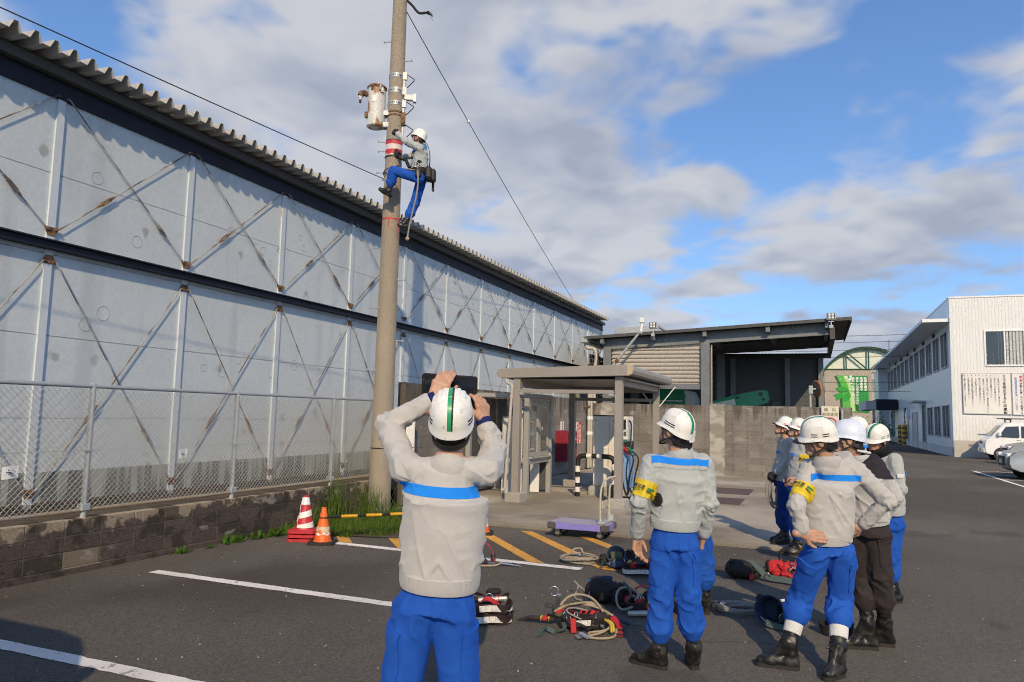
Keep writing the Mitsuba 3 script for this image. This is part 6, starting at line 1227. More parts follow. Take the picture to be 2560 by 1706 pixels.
J_G = dict(pel=(-1.01, 6.52, 0.84), chest=(-1.03, 6.47, 1.21), neck=(-1.06, 6.44, 1.42), head=(-1.07, 6.42, 1.51), shL=(-1.18, 6.42, 1.30), shR=(-0.90, 6.53, 1.31), elL=(-1.21, 6.42, 1.05), elR=(-0.85, 6.56, 1.06), wrL=(-1.22, 6.54, 0.83), wrR=(-0.89, 6.68, 0.84), hipL=(-1.08, 6.50, 0.78), hipR=(-0.95, 6.55, 0.78), knL=(-1.10, 6.58, 0.46), knR=(-0.90, 6.63, 0.48), anL=(-1.11, 6.56, 0.13), anR=(-0.91, 6.69, 0.15), heL=(-1.10, 6.58, -0.01), heR=(-0.90, 6.71, 0.02), toL=(-1.20, 6.77, -0.03), toR=(-0.93, 6.95, -0.01), hd=(-0.77, 0.56, 0.30))
J_K = dict(pel=(-5.81, 10.08, 5.43), chest=(-5.79, 10.05, 5.77), neck=(-5.79, 10.03, 5.94), head=(-5.83, 10.01, 6.03), shL=(-5.74, 9.91, 5.82), shR=(-5.88, 10.21, 5.95), elL=(-5.93, 9.80, 5.91), elR=(-6.03, 10.18, 5.83), wrL=(-6.12, 9.82, 6.08), wrR=(-6.17, 10.07, 5.76), hipL=(-5.78, 10.00, 5.34), hipR=(-5.83, 10.17, 5.40), knL=(-6.14, 9.81, 5.46), knR=(-5.95, 10.18, 5.01), anL=(-6.25, 9.87, 5.17), anR=(-6.08, 10.14, 4.72), heL=(-6.24, 9.90, 5.09), heR=(-6.08, 10.15, 4.63), toL=(-6.42, 9.85, 5.21), toR=(-6.16, 10.04, 4.65), hd=(-0.89, -0.26, 0.38))
KH, JH, PH = person('man seen from behind in a pale beige jacket and blue trousers raising a tablet', J_H, 'mat_beige', 'mat_blue', h=.0070, band=(.118, .162), band_w=.185, seed=11, cuffs='mat_beige', undercuff='mat_cuff_blue',
    hands={'L': (dv(.42, .08, .9), dv(0, 1, 0), (.30, .36, .40, .42), .2), 'R': (dv(-.12, .06, 1), dv(-.75, .65, 0), (.45, .5, .5, .5), .25)}, helm=dict(side='mat_ink', name=2), slim=1.05)
KM, JM, PM = person('man in a grey fan jacket with a yellow armband watching with his back turned', J_M2, 'mat_grey', 'mat_blue', h=.0085, band=(.055, .092), band_w=.185, seed=23, armband='L', fan=(.20, -.16, .09), yoke=.118, helm=dict(side='mat_ink'), blouse=1.08,
    hands={'L': (dv(.05, .1, -1), dv(.5, -.6, 0), (.3, .4, .5, .55), .3)})
KA, JA, PA = person('man in a beige jacket and yellow armband with both hands on his hips', J_A, 'mat_beige', 'mat_blue', h=.0085, band=(.128, .168), band_w=.155, seed=37, armband='L', helm=dict(side='mat_ink', name=1, visor='mat_vest'), shaft=.15, tcut=.27, blouse=1.08, hup=unit(Z + .30 * IB), ankle='mat_white_cloth',
    hands={'L': (dv(.92, .05, -.12), dv(.15, .95, -.1), (.12, .15, .18, .2), .0), 'R': (dv(-.75, .35, -.4), dv(-.2, .9, .1), (.3, .3, .35, .4), .3)})
KB, JB, PB = person('man with a dark yoke on a light grey jacket and a bluish helmet', J_B, 'mat_light_grey', 'mat_brown', h=.012, band=None, seed=41, helm=dict(style='plain', shell='mat_helmet_blue', side=None), shaft=.26, tcut=.24, boot='mat_boot', hl=.75,
    hands={'R': (dv(-.6, .5, -.5), dv(-.2, .9, .1), (.4, .45, .5, .5), .3)})
KD, JD, PD = person('man with a black neck gaiter and grey jacket at the right of the group', J_D, 'mat_grey', 'mat_blue', h=.012, band=None, seed=53, helm=dict(side='mat_helmet_green', name=1), hup=unit(Z + .22 * IB),
    hands={'L': (dv(-.7, .3, -.3), dv(.3, .8, .2), (.5, .5, .5, .5), .4)})
KC, JC, PC = person('man in a grey jacket half hidden behind the bluish helmet', J_C, 'mat_grey', 'mat_blue', h=.014, band=(.06, .10), seed=61, hup=unit(Z + .25 * IB), helm=dict(side='mat_helmet_green'))
KE, JE, PE = person('man in blue trousers with shade put into their colour, looking up and holding a coiled rope by the block wall', J_E, 'mat_grey', 'mat_blue_shaded', h=.014, band=None, seed=71, hup=unit(Z + .15 * IB), gz=.05, gloves=('L', 'R'), helm=dict(side='mat_sign_red', name=1, visor='mat_vest'), shaft=.24, tcut=.22,
    hands={'L': (dv(-.6, .3, -.7), dv(.2, .9, -.2), (.9, .9, .9, .9), .8), 'R': (dv(-.5, -.4, -.75), dv(.2, -.9, -.2), (.9, .9, .9, .9), .8)})
KF, JF, PF = person('man in a grey jacket with an armband standing behind the rope holder', J_F, 'mat_grey', 'mat_blue', h=.014, band=None, seed=83, hup=unit(Z + .15 * IB), armband='L', helm=dict(side='mat_ink', visor='mat_vest'))
KG, JG, PG = person('man in blue trousers mostly hidden behind the man in the grey fan jacket', J_G, 'mat_grey', 'mat_blue', h=.014, band=None, seed=91, shaft=.24, tcut=.22)
KK, JK, PK = person('worker climbing the utility pole in a grey fan jacket, harness and blue trousers', J_K, 'mat_grey', 'mat_blue', h=.013, band=(.06, .10), seed=97, free=True, gloves=('L', 'R'), helm=dict(side=None), fan=(.17, -.16, .02), shaft=.22, tcut=.20, slim=.95, pockets=(),
    hands={'L': (dv(-.7, .5, .5), dv(.3, .9, -.2), (.8, .85, .9, .9), .8), 'R': (dv(-.8, -.3, .3), dv(.2, -.9, 0), (.8, .85, .9, .9), .8)})
# ------------------------------------------------------------------ what the people hold and wear
def loc(o, ax, ay, az): return lambda x, y, z: np.asarray(o) + ax * x + ay * y + az * z
tb = thing('tablet', 'black tablet computer held up in both hands', 'tablet')
to, tx = np.array([-1.569, 3.062, 1.752]), unit([.925, .378, -.045]); tn = unit(np.array([.34, -.86, -.38])); tn = unit(tn - tx * (tn @ tx)); ty = np.cross(tn, tx)
def in_frame(m, o, x, y, z): v = np.array(m.vertices); return tm(o + v[:, :1] * x + v[:, 1:2] * y + v[:, 2:] * z, m.faces)
add('case', in_frame(prism(rrect(-.128, .128, -.088, .088, .012), -.008, .006), to, tx, ty, tn), 'mat_black', tb)
add('screen', in_frame(prism(rrect(-.112, .112, -.072, .072, .004), .0062, .0066), to, tx, ty, tn), 'mat_window_dark', tb); add('camera', in_frame(lathe([(0, .0065), (.004, .0065), (.004, .0072), (0, .0072)], 12), to + tx * -.12 + ty * .06, tx, ty, tn), 'mat_dark_steel', tb)
def vest(P, J, key):
    up, c = P['up'], J['chest']
    v = patch(P['jacket'], [(c + up * .035 - P['fw'] * .02, unit(up + P['fw'] * .25)), (c + P['side'] * .26, -P['side']), (c - P['side'] * .26, P['side'])], .004); add('yoke', v, 'mat_vest', P['jkey'], True, label='dark yoke of the jacket')
    k = curve([J['neck'] - up * .035 + P['side'] * .09 * math.cos(t) + P['fw'] * .085 * math.sin(t) + up * (.045 - .03 * math.sin(t)) for t in np.linspace(-.6, 3.74, 12)], 30)
    add('collar_edge', tube(k, .011, 6), 'mat_white_cloth', P['jkey'], True)
vest(PB, JB, KB)
M_, c_ = PD['M'], PD['hc']; g_ = lambda x, y, z: c_ + M_ @ np.array([x, y, z])
gm = relax(skin_net([ell_(g_(0, .008, -.098), M_, (.076, .090, .040)), cap_(g_(0, -.025, -.06), JD['neck'] - PD['up'] * .02, .070, .080), ell_(g_(0, -.035, .0), M_, (.082, .075, .075))], .008, .012), 2); add('gaiter', gm, 'mat_gaiter', KD, True)
def badge(P, J, off, w, hgt, m, nm, key, txt=None, tc='mat_sign_white'):
    from scipy.spatial import cKDTree
    o = J['chest'] + P['side'] * off[0] + P['fw'] * off[1] + P['up'] * off[2]; jv = P['jacket'].vertices; i = cKDTree(jv).query(o)[1]; n = unit(vnormals(P['jacket'])[cKDTree(jv).query(o, k=12)[1]].mean(0)); o = np.asarray(jv[i]) + n * .006
    y = unit(P['up'] - n * (P['up'] @ n)); x = np.cross(y, n); k = add(nm, in_frame(bx(-w / 2, w / 2, -hgt / 2, hgt / 2, -.004, .002, .0015), o, x, y, n), m, P['jkey'])
    if txt: add('lettering', in_frame(row(txt, -hgt * .5 * (len(txt) - 1) * .7, 0, hgt * .75, hgt * .7), o + n * .0022, x, y, n), tc, k)
badge(PD, JD, (-.3, .06, .06), .06, .034, 'mat_white_cloth', 'name_patch', KD); badge(PD, JD, (-.12, .3, .10), .07, .032, 'mat_band_blue', 'badge', KD, 'NKC'); badge(PD, JD, (-.10, .3, .145), .05, .018, 'mat_red_tape', 'pen_loop', KD); badge(PD, JD, (-.10, .3, .125), .05, .012, 'mat_armband_green', 'pen_loop', KD)
badge(PD, JD, (-.24, -.3, .06), .035, .05, 'mat_band_blue', 'blue_patch', KD)
badge(PE, JE, (-.12, .3, .08), .06, .035, 'mat_band_blue', 'badge', KE); badge(PF, JF, (-.12, .3, .08), .06, .04, 'mat_band_blue', 'badge', KF)
mat('mat_strap_red', (.42, .018, .025), .7); mat('mat_strap_green', (.055, .085, .08), .7); mat('mat_webbing', lambda p, n, uv: C(.016, .013, .014) * (.7 + .6 * speck(p, 60)), .8); mat('mat_leather', lambda p, n, uv: C(.030, .020, .019) * (.6 + .8 * speck(p, 25)), .55); mat('mat_band_reflect', lambda p, n, uv: mix(C(.70, .69, .66), C(.50, .48, .45), speck(p, 50)), .35); mat('mat_chrome', (.55, .55, .55), .22, metal=.9)
mat('mat_olive', (.075, .085, .04), .8); mat('mat_navy_cloth', (.018, .035, .085), .7); mat('mat_tool_yellow', (.50, .36, .04), .6)
# climber's harness, bags, lines
up, sd, fw = PK['up'], PK['side'], PK['fw']; W0 = JK['pel'] + up * .07
a = np.linspace(0, 6.283, 29)[:-1]
add('waist_belt', ribbon([W0 + sd * .178 * math.cos(t) + fw * .138 * math.sin(t) for t in a], up, .07, .012, 40, True), 'mat_webbing', KK)
for s in (-1, 1): add('shoulder_strap', ribbon([W0 - fw * .13 + sd * .04 * s, JK['chest'] - fw * .135 + sd * .06 * s, JK['neck'] - fw * .07 + sd * .10 * s - up * .005, JK['neck'] + fw * .05 + sd * .105 * s - up * .05, JK['chest'] + fw * .135 + sd * .09 * s, W0 + fw * .14 + sd * .09 * s], sd, .035, .006), 'mat_webbing', KK)
for i, (x, y, z, e) in enumerate(((-.13, -.14, -.05, (.15, .10, .19)), (.03, -.19, -.06, (.2, .11, .2)), (.15, -.13, -.05, (.11, .1, .17)), (-.20, .02, -.06, (.06, .10, .16)))):
    add('tool_bag', in_frame(bx(-e[0] / 2, e[0] / 2, -e[1] / 2, e[1] / 2, -e[2] / 2, e[2] / 2, .025), W0 + sd * x + fw * y + up * z, sd, fw, up), 'mat_leather', KK)
add('holster', in_frame(bx(-.03, .03, -.02, .02, -.2, .0, .012), W0 + sd * .1 - fw * .2 - up * .1, sd, unit(fw + .3 * up), up), 'mat_leather', KK)
add('lanyard_pack', in_frame(bx(-.05, .05, -.03, .03, -.09, .09, .012), W0 + sd * -.12 + fw * .2 + up * .1, sd, fw, unit(up + .5 * fw)), 'mat_webbing', KK)
pr_k = lambda z, r=.03: [P0 + np.array([math.cos(t), math.sin(t), 0]) * (prad(z) + r) + [0, 0, z + .05 * math.cos(t)] for t in np.linspace(-.55, 4.0, 18)]
add('work_rope', tube(np.vstack([curve(np.vstack([[W0 - sd * .17 + fw * .06 - up * .02], [W0 - sd * .1 + fw * .3 + up * .02], pr_k(5.62, .02)[::-1], [W0 + sd * .18 + fw * .05]]), 70)]), .010, 7), 'mat_grey_rope', KK, True)
hr_ = W0 - sd * .19 + fw * .04
add('hanging_rope', tube(curve([hr_ + [0, 0, .06], hr_ + IB * .05 + IR * .03 - [0, 0, .15], hr_ + IB * .08 + IR * .02 - [0, 0, .45], hr_ + IB * .06 - IR * .06 - [0, 0, .85], hr_ + IB * .05 - IR * .10 - [0, 0, 1.12]], 40), .013, 7), 'mat_grey_rope', KK, True)
add('rope_knot', trimesh.creation.icosphere(2, .032).apply_translation(hr_ + IB * .05 - IR * .10 - np.array([0, 0, 1.14])), 'mat_rope', KK, True)
add('hook', cat(tube([hr_ + [0, 0, .06] + IR * .025 * math.cos(t) + Z * .04 * math.sin(t) for t in a], .005, 6, closed=True)), 'mat_chrome', KK, True)
rc = thing('coiled_rope', 'coiled pale rope hanging from the gloved hands by the block wall', 'rope')
hc_ = np.array([-.555, 10.55, .93]); r = np.random.default_rng(3)
for i in range(5):
    w, l, o, q = r.uniform(.05, .10), r.uniform(.17, .23), r.uniform(-.03, .05), r.uniform(-.03, .03)
    add('loop', tube(curve([hc_ + RT * (o + w * math.cos(t)) + INTO * (q * math.sin(t)) + Z * (-l + l * math.sin(t)) for t in np.linspace(math.pi / 2, math.pi / 2 + 6.283, 17)[:-1]], 36, True), .0105, 6, closed=True), 'mat_grey_rope', rc, True)
# ------------------------------------------------------------------ tool belts, bags and ropes lying on the asphalt
def tang(x, y, deg): c, s = math.cos(math.radians(deg)), math.sin(math.radians(deg)); ax, ay = RT * c + INTO * s, -RT * s + INTO * c; o = np.array([x, y, .005]); XF[0] = trimesh.transformations.scale_matrix(.87, [x, y, 0]); return (lambda a, b, z: o + ax * a + ay * b + Z * z), ax, ay
def gbox(nm, k, L, e, c, m, b=.015, yaw=0.0, tilt=0.0):
    f, ax, ay = L; cy, sy = math.cos(yaw), math.sin(yaw); x, y = ax * cy + ay * sy, -ax * sy + ay * cy; z = Z * math.cos(tilt) + y * math.sin(tilt); y2 = np.cross(z, x)
    return add(nm, in_frame(bx(-e[0] / 2, e[0] / 2, -e[1] / 2, e[1] / 2, -e[2] / 2, e[2] / 2, b), f(*c), x, y2, z), m, k)
def loopbelt(k, L, rx, ry, z, w, m, a0=0, a1=6.283, lean=.25, nm='belt', cx=0, cy=0, t=.012):
    f, ax, ay = L; P_ = [f(cx + rx * math.cos(t_), cy + ry * math.sin(t_), z + .012 * math.sin(3 * t_)) for t_ in np.linspace(a0, a1, 22)]
    wd = [Z + lean * (ax * math.cos(t_) + ay * math.sin(t_)) for t_ in np.linspace(a0, a1, 22)]
    return add(nm, ribbon(P_, wd, w, t, 40), m, k)
def reflect(k, L, rx, ry, z, w, a0, a1, n, cx=0, cy=0):
    for i in range(n):
        s = (a1 - a0) / n; t0, t1 = a0 + s * (i + .02), a0 + s * (i + .98); f, ax, ay = L
        P_ = [f(cx + (rx * (1 + .10 * math.sin(2 * q + cx * 9)) + .016) * math.cos(q), cy + (ry * (1 + .12 * math.sin(3 * q + 1)) + .016) * math.sin(q), z + .012 * math.sin(3 * q)) for q in np.linspace(t0, t1, 4)]
        add('reflector', ribbon(P_, Z, w, .003, 5), 'mat_band_reflect', k)
def rope(k, pts, r_, m='mat_rope', n=60, nm='rope'): return add(nm, tube(curve(pts, n), r_, 6), m, k, True)
def ring3(k, c, ax, rr=.022, t=.004, m='mat_chrome', nm='ring', el=1.0): a1, b1, _ = frame(ax); return add(nm, tube([c + a1 * rr * math.cos(q) + b1 * rr * el * math.sin(q) for q in np.linspace(0, 6.283, 17)[:-1]], t, 6, closed=True), m, k, True)
def tool(k, p, q, r0, r1, m, nm='tool'): return add(nm, rod(p, q, r0, 8, r1), m, k, 40)
def clutter(k, L, rx, ry, z, n, seed, mats=('mat_webbing', 'mat_leather', 'mat_webbing', 'mat_strap_red', 'mat_strap_green', 'mat_webbing')):
    r = np.random.default_rng(seed); f, ax, ay = L
    for i in range(n):
        a, q = r.uniform(0, 6.28), r.uniform(.2, 1); p = np.array([rx * q * math.cos(a), ry * q * math.sin(a)]); m = mats[i % len(mats)]; pts = [f(p[0], p[1], z * r.uniform(.5, 1.1))]
        for j in range(3): p = p + r.normal(0, .07, 2); pts.append(f(p[0], p[1], max(.012, z * r.uniform(.3, 1.2) * (1 - .25 * j))))
        add('webbing', ribbon(pts, unit(Z + r.normal(0, .8, 3)), r.uniform(.022, .042), .004, 14), m, k)
        if i % 2: ring3(k, f(rx * r.uniform(-.9, .9), ry * r.uniform(-1, .4), z * r.uniform(.4, 1.1)), r.normal(0, 1, 3), r.uniform(.016, .028), .0038, el=r.uniform(1, 1.5))
        if i % 3 == 0: gbox('pouch', k, L, (r.uniform(.05, .10), r.uniform(.03, .06), r.uniform(.05, .10)), (rx * r.uniform(-.9, .9), ry * r.uniform(-.6, .9), z * r.uniform(.5, .9)), m, .012, r.uniform(-1.5, 1.5), r.uniform(-.5, .9))
# pile 1: belt, natural rope, sheathed saw
k = thing('tool_belt', 'tool belt heap with natural rope, silver hook and red strap', 'tool belt'); L = tang(-1.70, 5.80, 0); f = L[0]
loopbelt(k, L, .17, .13, .07, .10, 'mat_webbing', .6, 5.9); reflect(k, L, .17, .13, .075, .05, 3.5, 5.0, 5); loopbelt(k, L, .13, .09, .10, .07, 'mat_webbing', 0, 5.2, .3, 'inner_belt', -.02, .02)
for c, e, m, yw in (((.12, -.04, .09), (.13, .06, .12), 'mat_leather', .5), ((.05, -.09, .08), (.10, .05, .10), 'mat_leather', .1), ((-.12, .08, .07), (.12, .09, .10), 'mat_leather', -.4), ((-.20, -.02, .06), (.09, .06, .10), 'mat_webbing', .8), ((.17, .06, .06), (.11, .08, .09), 'mat_webbing', -.3)): gbox('pouch', k, L, e, c, m, .014, yw, .25)
for i in range(4): add('red_trim', ribbon([f(-.06 + .05 * i, -.02, .13), f(-.03 + .05 * i, .04, .145), f(.0 + .05 * i, .09, .12)], L[1], .02, .004, 10), 'mat_strap_red', k)
add('red_strap', ribbon([f(.23, .10, .09), f(.29, -.0, .05), f(.29, -.14, .015), f(.26, -.26, .012)], L[1], .06, .006), 'mat_strap_red', k); gbox('buckle', k, L, (.07, .02, .02), (.29, -.12, .025), 'mat_webbing', .005); gbox('buckle', k, L, (.07, .02, .02), (.265, -.25, .022), 'mat_webbing', .005)
for i in range(5): rope(k, [f(-.28 + .02 * i, .16 + .012 * i, .10 + .01 * i), f(-.1, .20 - .02 * i, .15 + .008 * i), f(.12, .12 + .02 * i, .15), f(.25 - .03 * i, .06 + .02 * i, .10)], .0095, nm='rope')
rope(k, [f(-.22, .22, .14), f(-.12, .30, .21), f(.05, .24, .22), f(.14, .10, .16), f(.17, -.02, .12)], .0115); rope(k, [f(.2, -.12, .05), f(.1, -.22, .022), f(-.02, -.33, .018), f(.06, -.36, .018), f(.22, -.28, .018), f(.25, -.14, .04)], .0105); rope(k, [f(.02, -.30, .018), f(.0, -.22, .02), f(.12, -.18, .03), f(.22, -.13, .05)], .0095)
gbox('hook_body', k, L, (.05, .025, .10), (-.05, -.33, .028), 'mat_chrome', .008, .9, 1.3); ring3(k, f(-.10, -.35, .025), Z + L[1] * .3, .028, .006)
gbox('clip', k, L, (.045, .02, .20), (-.24, .30, .14), 'mat_chrome', .009, .3, -.35); ring3(k, f(-.27, .38, .23), L[2], .040, .008, el=1.1)
sh_ = gbox('sheath', k, L, (.24, .055, .035), (-.40, .10, .05), 'mat_leather', .012, -.25); tool(k, f(-.5, .125, .05), f(-.62, .16, .02), .022, .003, 'mat_leather', 'sheath_tip')
for x in (-.33, -.40): gbox('sheath_band', k, L, (.018, .06, .04), (x, .085 + (x + .33) * -.25, .055), 'mat_tool_yellow', .006, -.25)
gbox('sheath_patch', k, L, (.05, .058, .038), (-.365, .092, .056), 'mat_strap_red', .006, -.25); tool(k, f(-.29, .08, .07), f(-.16, .05, .11), .022, .026, 'mat_olive', 'saw_handle'); tool(k, f(.28, .10, .06), f(.40, .05, .035), .02, .016, 'mat_navy_cloth', 'grip'); tool(k, f(.40, .05, .035), f(.52, .02, .02), .011, .003, 'mat_dark_steel', 'blade')
add('grey_strap', ribbon([f(-.22, -.02, .09), f(-.21, -.14, .03), f(-.30, -.20, .02), f(-.36, -.17, .035), f(-.44, -.30, .012)], Z * .3 + L[1], .04, .004), 'mat_strap_green', k)
for i in range(4): ring3(k, f(-.20 + .02 * i, .02 - .03 * i, .10), L[1] + Z * (.3 * i - .3), .03, .004, el=1.3)
for p, q in (((.18, -.1, .1), (.22, -.20, .03)), ((.16, -.08, .1), (.2, -.22, .03))): rope(k, [f(*p), f((p[0] + q[0]) / 2 + .02, (p[1] + q[1]) / 2, .08), f(*q)], .012, 'mat_tool_yellow', 10, 'yellow_cord')
gbox('red_tab', k, L, (.05, .012, .12), (-.13, -.17, .065), 'mat_strap_red', .004, .2, .2); rope(k, [f(-.06, -.16, .12), f(-.18, -.06, .16), f(-.12, .06, .16), f(.02, .05, .14)], .008, 'mat_grey_rope')
clutter(k, L, .22, .16, .13, 14, 1)
# pile 2: belt behind the man with the tablet
k = thing('tool_belt', 'tool belt with two white reflective bands beside the tablet man', 'tool belt'); L = tang(-2.46, 5.62, 5); f = L[0]
loopbelt(k, L, .22, .15, .05, .09, 'mat_leather'); reflect(k, L, .22, .15, .05, .055, 4.2, 5.95, 7); loopbelt(k, L, .21, .14, .14, .08, 'mat_leather', 3.6, 6.8, .2, 'upper_belt'); reflect(k, L, .21, .14, .145, .055, 4.3, 6.1, 7)
for c, e, m, yw in (((.02, .06, .17), (.18, .12, .11), 'mat_leather', .2), ((-.12, .08, .12), (.14, .12, .16), 'mat_leather', -.2), ((.05, .12, .24), (.13, .10, .06), 'mat_webbing', .3)): gbox('pouch', k, L, e, c, m, .02, yw, .2)
for i in range(4): gbox('red_trim', k, L, (.03, .02, .05), (-.05 + .07 * i, -.10 + .02 * i, .10 + .03 * (i % 2)), 'mat_strap_red', .004, .3 * i)
tool(k, f(-.1, -.04, .20), f(.16, -.02, .215), .022, .02, 'mat_alu'); ring3(k, f(.0, .0, .22), L[2], .03, .005)
clutter(k, L, .2, .14, .2, 10, 2, ('mat_leather', 'mat_webbing', 'mat_strap_red'))
# pile 3: black bag and grey rope by the fan jacket man
k = thing('tool_bag', 'black tool bag on its side with a grey cord and a teal pocket', 'tool bag'); L = tang(-1.72, 6.66, -18); f = L[0]
add('bag', relax(skin_net([cap_(f(-.14, -.02, .12), f(.10, .02, .11), .115, .10), cap_(f(-.17, -.02, .12), f(-.13, -.02, .12), .09, .12)], .010, .02), 2), 'mat_webbing', k, True)
gbox('pocket', k, L, (.12, .10, .05), (-.06, .05, .235), 'mat_navy_cloth', .015, .2, .2); gbox('pocket', k, L, (.12, .03, .13), (.08, -.10, .10), 'mat_webbing', .012, .2, .2); gbox('pouch', k, L, (.1, .05, .07), (-.20, -.12, .05), 'mat_strap_green', .01, .4, .5); gbox('tag', k, L, (.07, .02, .05), (-.22, .05, .18), 'mat_band_blue', .008, .4)
rope(k, [f(-.18, -.10, .10), f(-.32, .02, .12), f(-.42, .12, .16), f(-.40, .20, .10), f(-.40, .05, .015), f(-.30, -.06, .012)], .009, 'mat_grey_rope'); ring3(k, f(-.20, -.14, .08), L[1], .035, .005, el=1.3)
clutter(k, L, .22, .14, .2, 8, 3, ('mat_webbing', 'mat_webbing', 'mat_strap_green'))
k = thing('safety_belt', 'red and black safety belt with a grey shock absorber next to the black tool bag', 'safety belt'); L = tang(-1.42, 6.50, 0); f = L[0]
loopbelt(k, L, .15, .13, .06, .10, 'mat_leather', .2, 6.0); add('red_loop', ribbon([f(-.06, .12, .14), f(.0, .16, .20), f(.10, .12, .21), f(.14, .04, .14)], L[2], .05, .006), 'mat_strap_red', k); gbox('red_pouch', k, L, (.14, .08, .06), (.02, -.02, .10), 'mat_strap_red', .014, .3); gbox('pouch', k, L, (.14, .1, .14), (.10, .02, .12), 'mat_webbing', .02, -.2)
rope(k, [f(-.08, -.10, .08), f(-.20, -.10, .04), f(-.24, .02, .12), f(-.16, .12, .20), f(-.02, .06, .16), f(-.06, -.02, .11)], .0125, 'mat_grey_rope'); tool(k, f(-.16, -.20, .03), f(.06, -.19, .035), .025, .028, 'mat_alu', 'absorber'); gbox('yellow_tag', k, L, (.025, .02, .12), (.06, -.12, .10), 'mat_tool_yellow', .006, .1, .1); gbox('red_tab', k, L, (.06, .02, .07), (.12, -.2, .035), 'mat_strap_red', .006, .4, .5)
for i in range(3): ring3(k, f(-.04 + .03 * i, -.04, .14), L[1] + Z * .4 * i, .028, .005, el=1.4)
clutter(k, L, .18, .14, .14, 10, 4)
# pile 4: rope coil, bucket bag and reflective belt by the trolley
k = thing('rope_coil', 'pale rope coil lying on the yellow hatching', 'rope'); L = tang(-2.52, 8.30, 0); f = L[0]; r = np.random.default_rng(4)
for i in range(6):
    rx, ry, cx, cy, z = r.uniform(.19, .25), r.uniform(.14, .2), r.normal(0, .015), r.normal(0, .015), .016 + .012 * i
    add('loop', tube([f(cx + rx * math.cos(t), cy + ry * math.sin(t), z + .012 * math.sin(2 * t + i)) for t in np.linspace(0, 6.283, 41)[:-1]], .0105, 6, closed=True), 'mat_rope' if i % 2 else 'mat_grey_rope', k, True)
rope(k, [f(-.08, .12, .08), f(-.06, .2, .13), f(.02, .18, .15), f(.05, .1, .1)], .014); ring3(k, f(.0, .02, .09), Z + L[1] * .4, .035, .006); gbox('hook_body', k, L, (.12, .02, .03), (.03, .0, .085), 'mat_chrome', .008, .3)
def bucket(k, c, ax, r0, r1, ln, m, inner):
    o = lathe_at([(r0 * .9, 0), (r0, .004), (r1, ln), (r1 + .006, ln + .004), (r1 - .004, ln), (r0 - .006, .012), (0, .012)], c, ax, 26); add('shell', o, m, k, 40); add('rim', lathe_at([(r1 + .004, ln - .02), (r1 + .008, ln - .018), (r1 + .008, ln + .002), (r1 + .003, ln + .004)], c, ax, 26), inner, k, 40)
k = thing('bucket_bag', 'dark blue bucket bag tipped over with an olive pouch inside', 'bag'); L = tang(-2.08, 8.26, 0); f = L[0]; axb = unit(-INTO * .75 + Z * .55 - RT * .2); bucket(k, f(.02, .10, .07), axb, .09, .115, .17, 'mat_navy_cloth', 'mat_strap_green')
gbox('olive_pouch', k, L, (.16, .05, .11), (.0, -.02, .14), 'mat_olive', .014, .2, .6)
for c, e, m, yw in (((-.15, .05, .08), (.09, .10, .14), 'mat_webbing', .3), ((.17, .08, .10), (.12, .1, .18), 'mat_webbing', -.3), ((.02, -.12, .05), (.2, .06, .07), 'mat_navy_cloth', .1), ((.26, .06, .08), (.10, .1, .12), 'mat_leather', .2)): gbox('pouch', k, L, e, c, m, .016, yw, .2)
for i in range(5): ring3(k, f(-.12 + .07 * i, -.13 + .01 * i, .06 + .03 * (i % 2)), L[1] + Z * (.5 * i - 1), .026, .0045, el=1.3)
add('webbing', ribbon([f(.15, .06, .20), f(.19, .0, .22), f(.22, -.05, .14)], L[1], .035, .004), 'mat_webbing', k); tool(k, f(.24, .0, .12), f(.27, .02, .2), .008, .008, 'mat_chrome')
clutter(k, L, .22, .12, .14, 10, 5, ('mat_webbing', 'mat_navy_cloth', 'mat_strap_green'))
k = thing('safety_belt', 'black belt with long white reflective bands beside the bucket bag', 'safety belt'); L = tang(-1.74, 8.02, -8); f = L[0]
loopbelt(k, L, .22, .14, .05, .085, 'mat_webbing'); reflect(k, L, .22, .14, .05, .05, 3.3, 5.4, 8); loopbelt(k, L, .2, .13, .13, .07, 'mat_webbing', 5.0, 7.4, .2, 'upper_belt'); reflect(k, L, .2, .13, .13, .05, 5.2, 6.6, 5)
gbox('red_pouch', k, L, (.1, .07, .08), (-.12, .02, .09), 'mat_strap_red', .016, .4); gbox('red_pouch', k, L, (.05, .04, .12), (.10, .04, .14), 'mat_strap_red', .01, .2); gbox('flap', k, L, (.14, .09, .02), (-.03, .0, .12), 'mat_navy_cloth', .006, .6, .3); gbox('knob', k, L, (.05, .05, .05), (-.15, .10, .12), 'mat_tool_yellow', .018)
clutter(k, L, .2, .12, .13, 8, 6)
# pile 5: red strap and hook
k = thing('lanyard', 'red lanyard strap with a rope and silver hook on the white line', 'lanyard'); L = tang(-3.42, 7.68, 0); f = L[0]
add('strap', ribbon([f(-.12, .06, .02), f(-.08, .05, .22), f(.0, .02, .26), f(.08, .0, .18), f(.12, -.03, .03)], L[2], .05, .006), 'mat_strap_red', k); gbox('pad', k, L, (.06, .03, .1), (.10, -.02, .08), 'mat_webbing', .01, .2, .3); gbox('buckle', k, L, (.1, .06, .035), (.08, -.08, .03), 'mat_chrome', .01, .3)
rope(k, [f(-.2, -.2, .015), f(.0, -.17, .016), f(.15, -.14, .02), f(.2, -.05, .03)], .013); tool(k, f(.2, -.06, .03), f(.46, -.14, .012), .018, .006, 'mat_chrome', 'hook'); gbox('pouch', k, L, (.16, .1, .08), (-.06, -.05, .05), 'mat_leather', .02, .2)
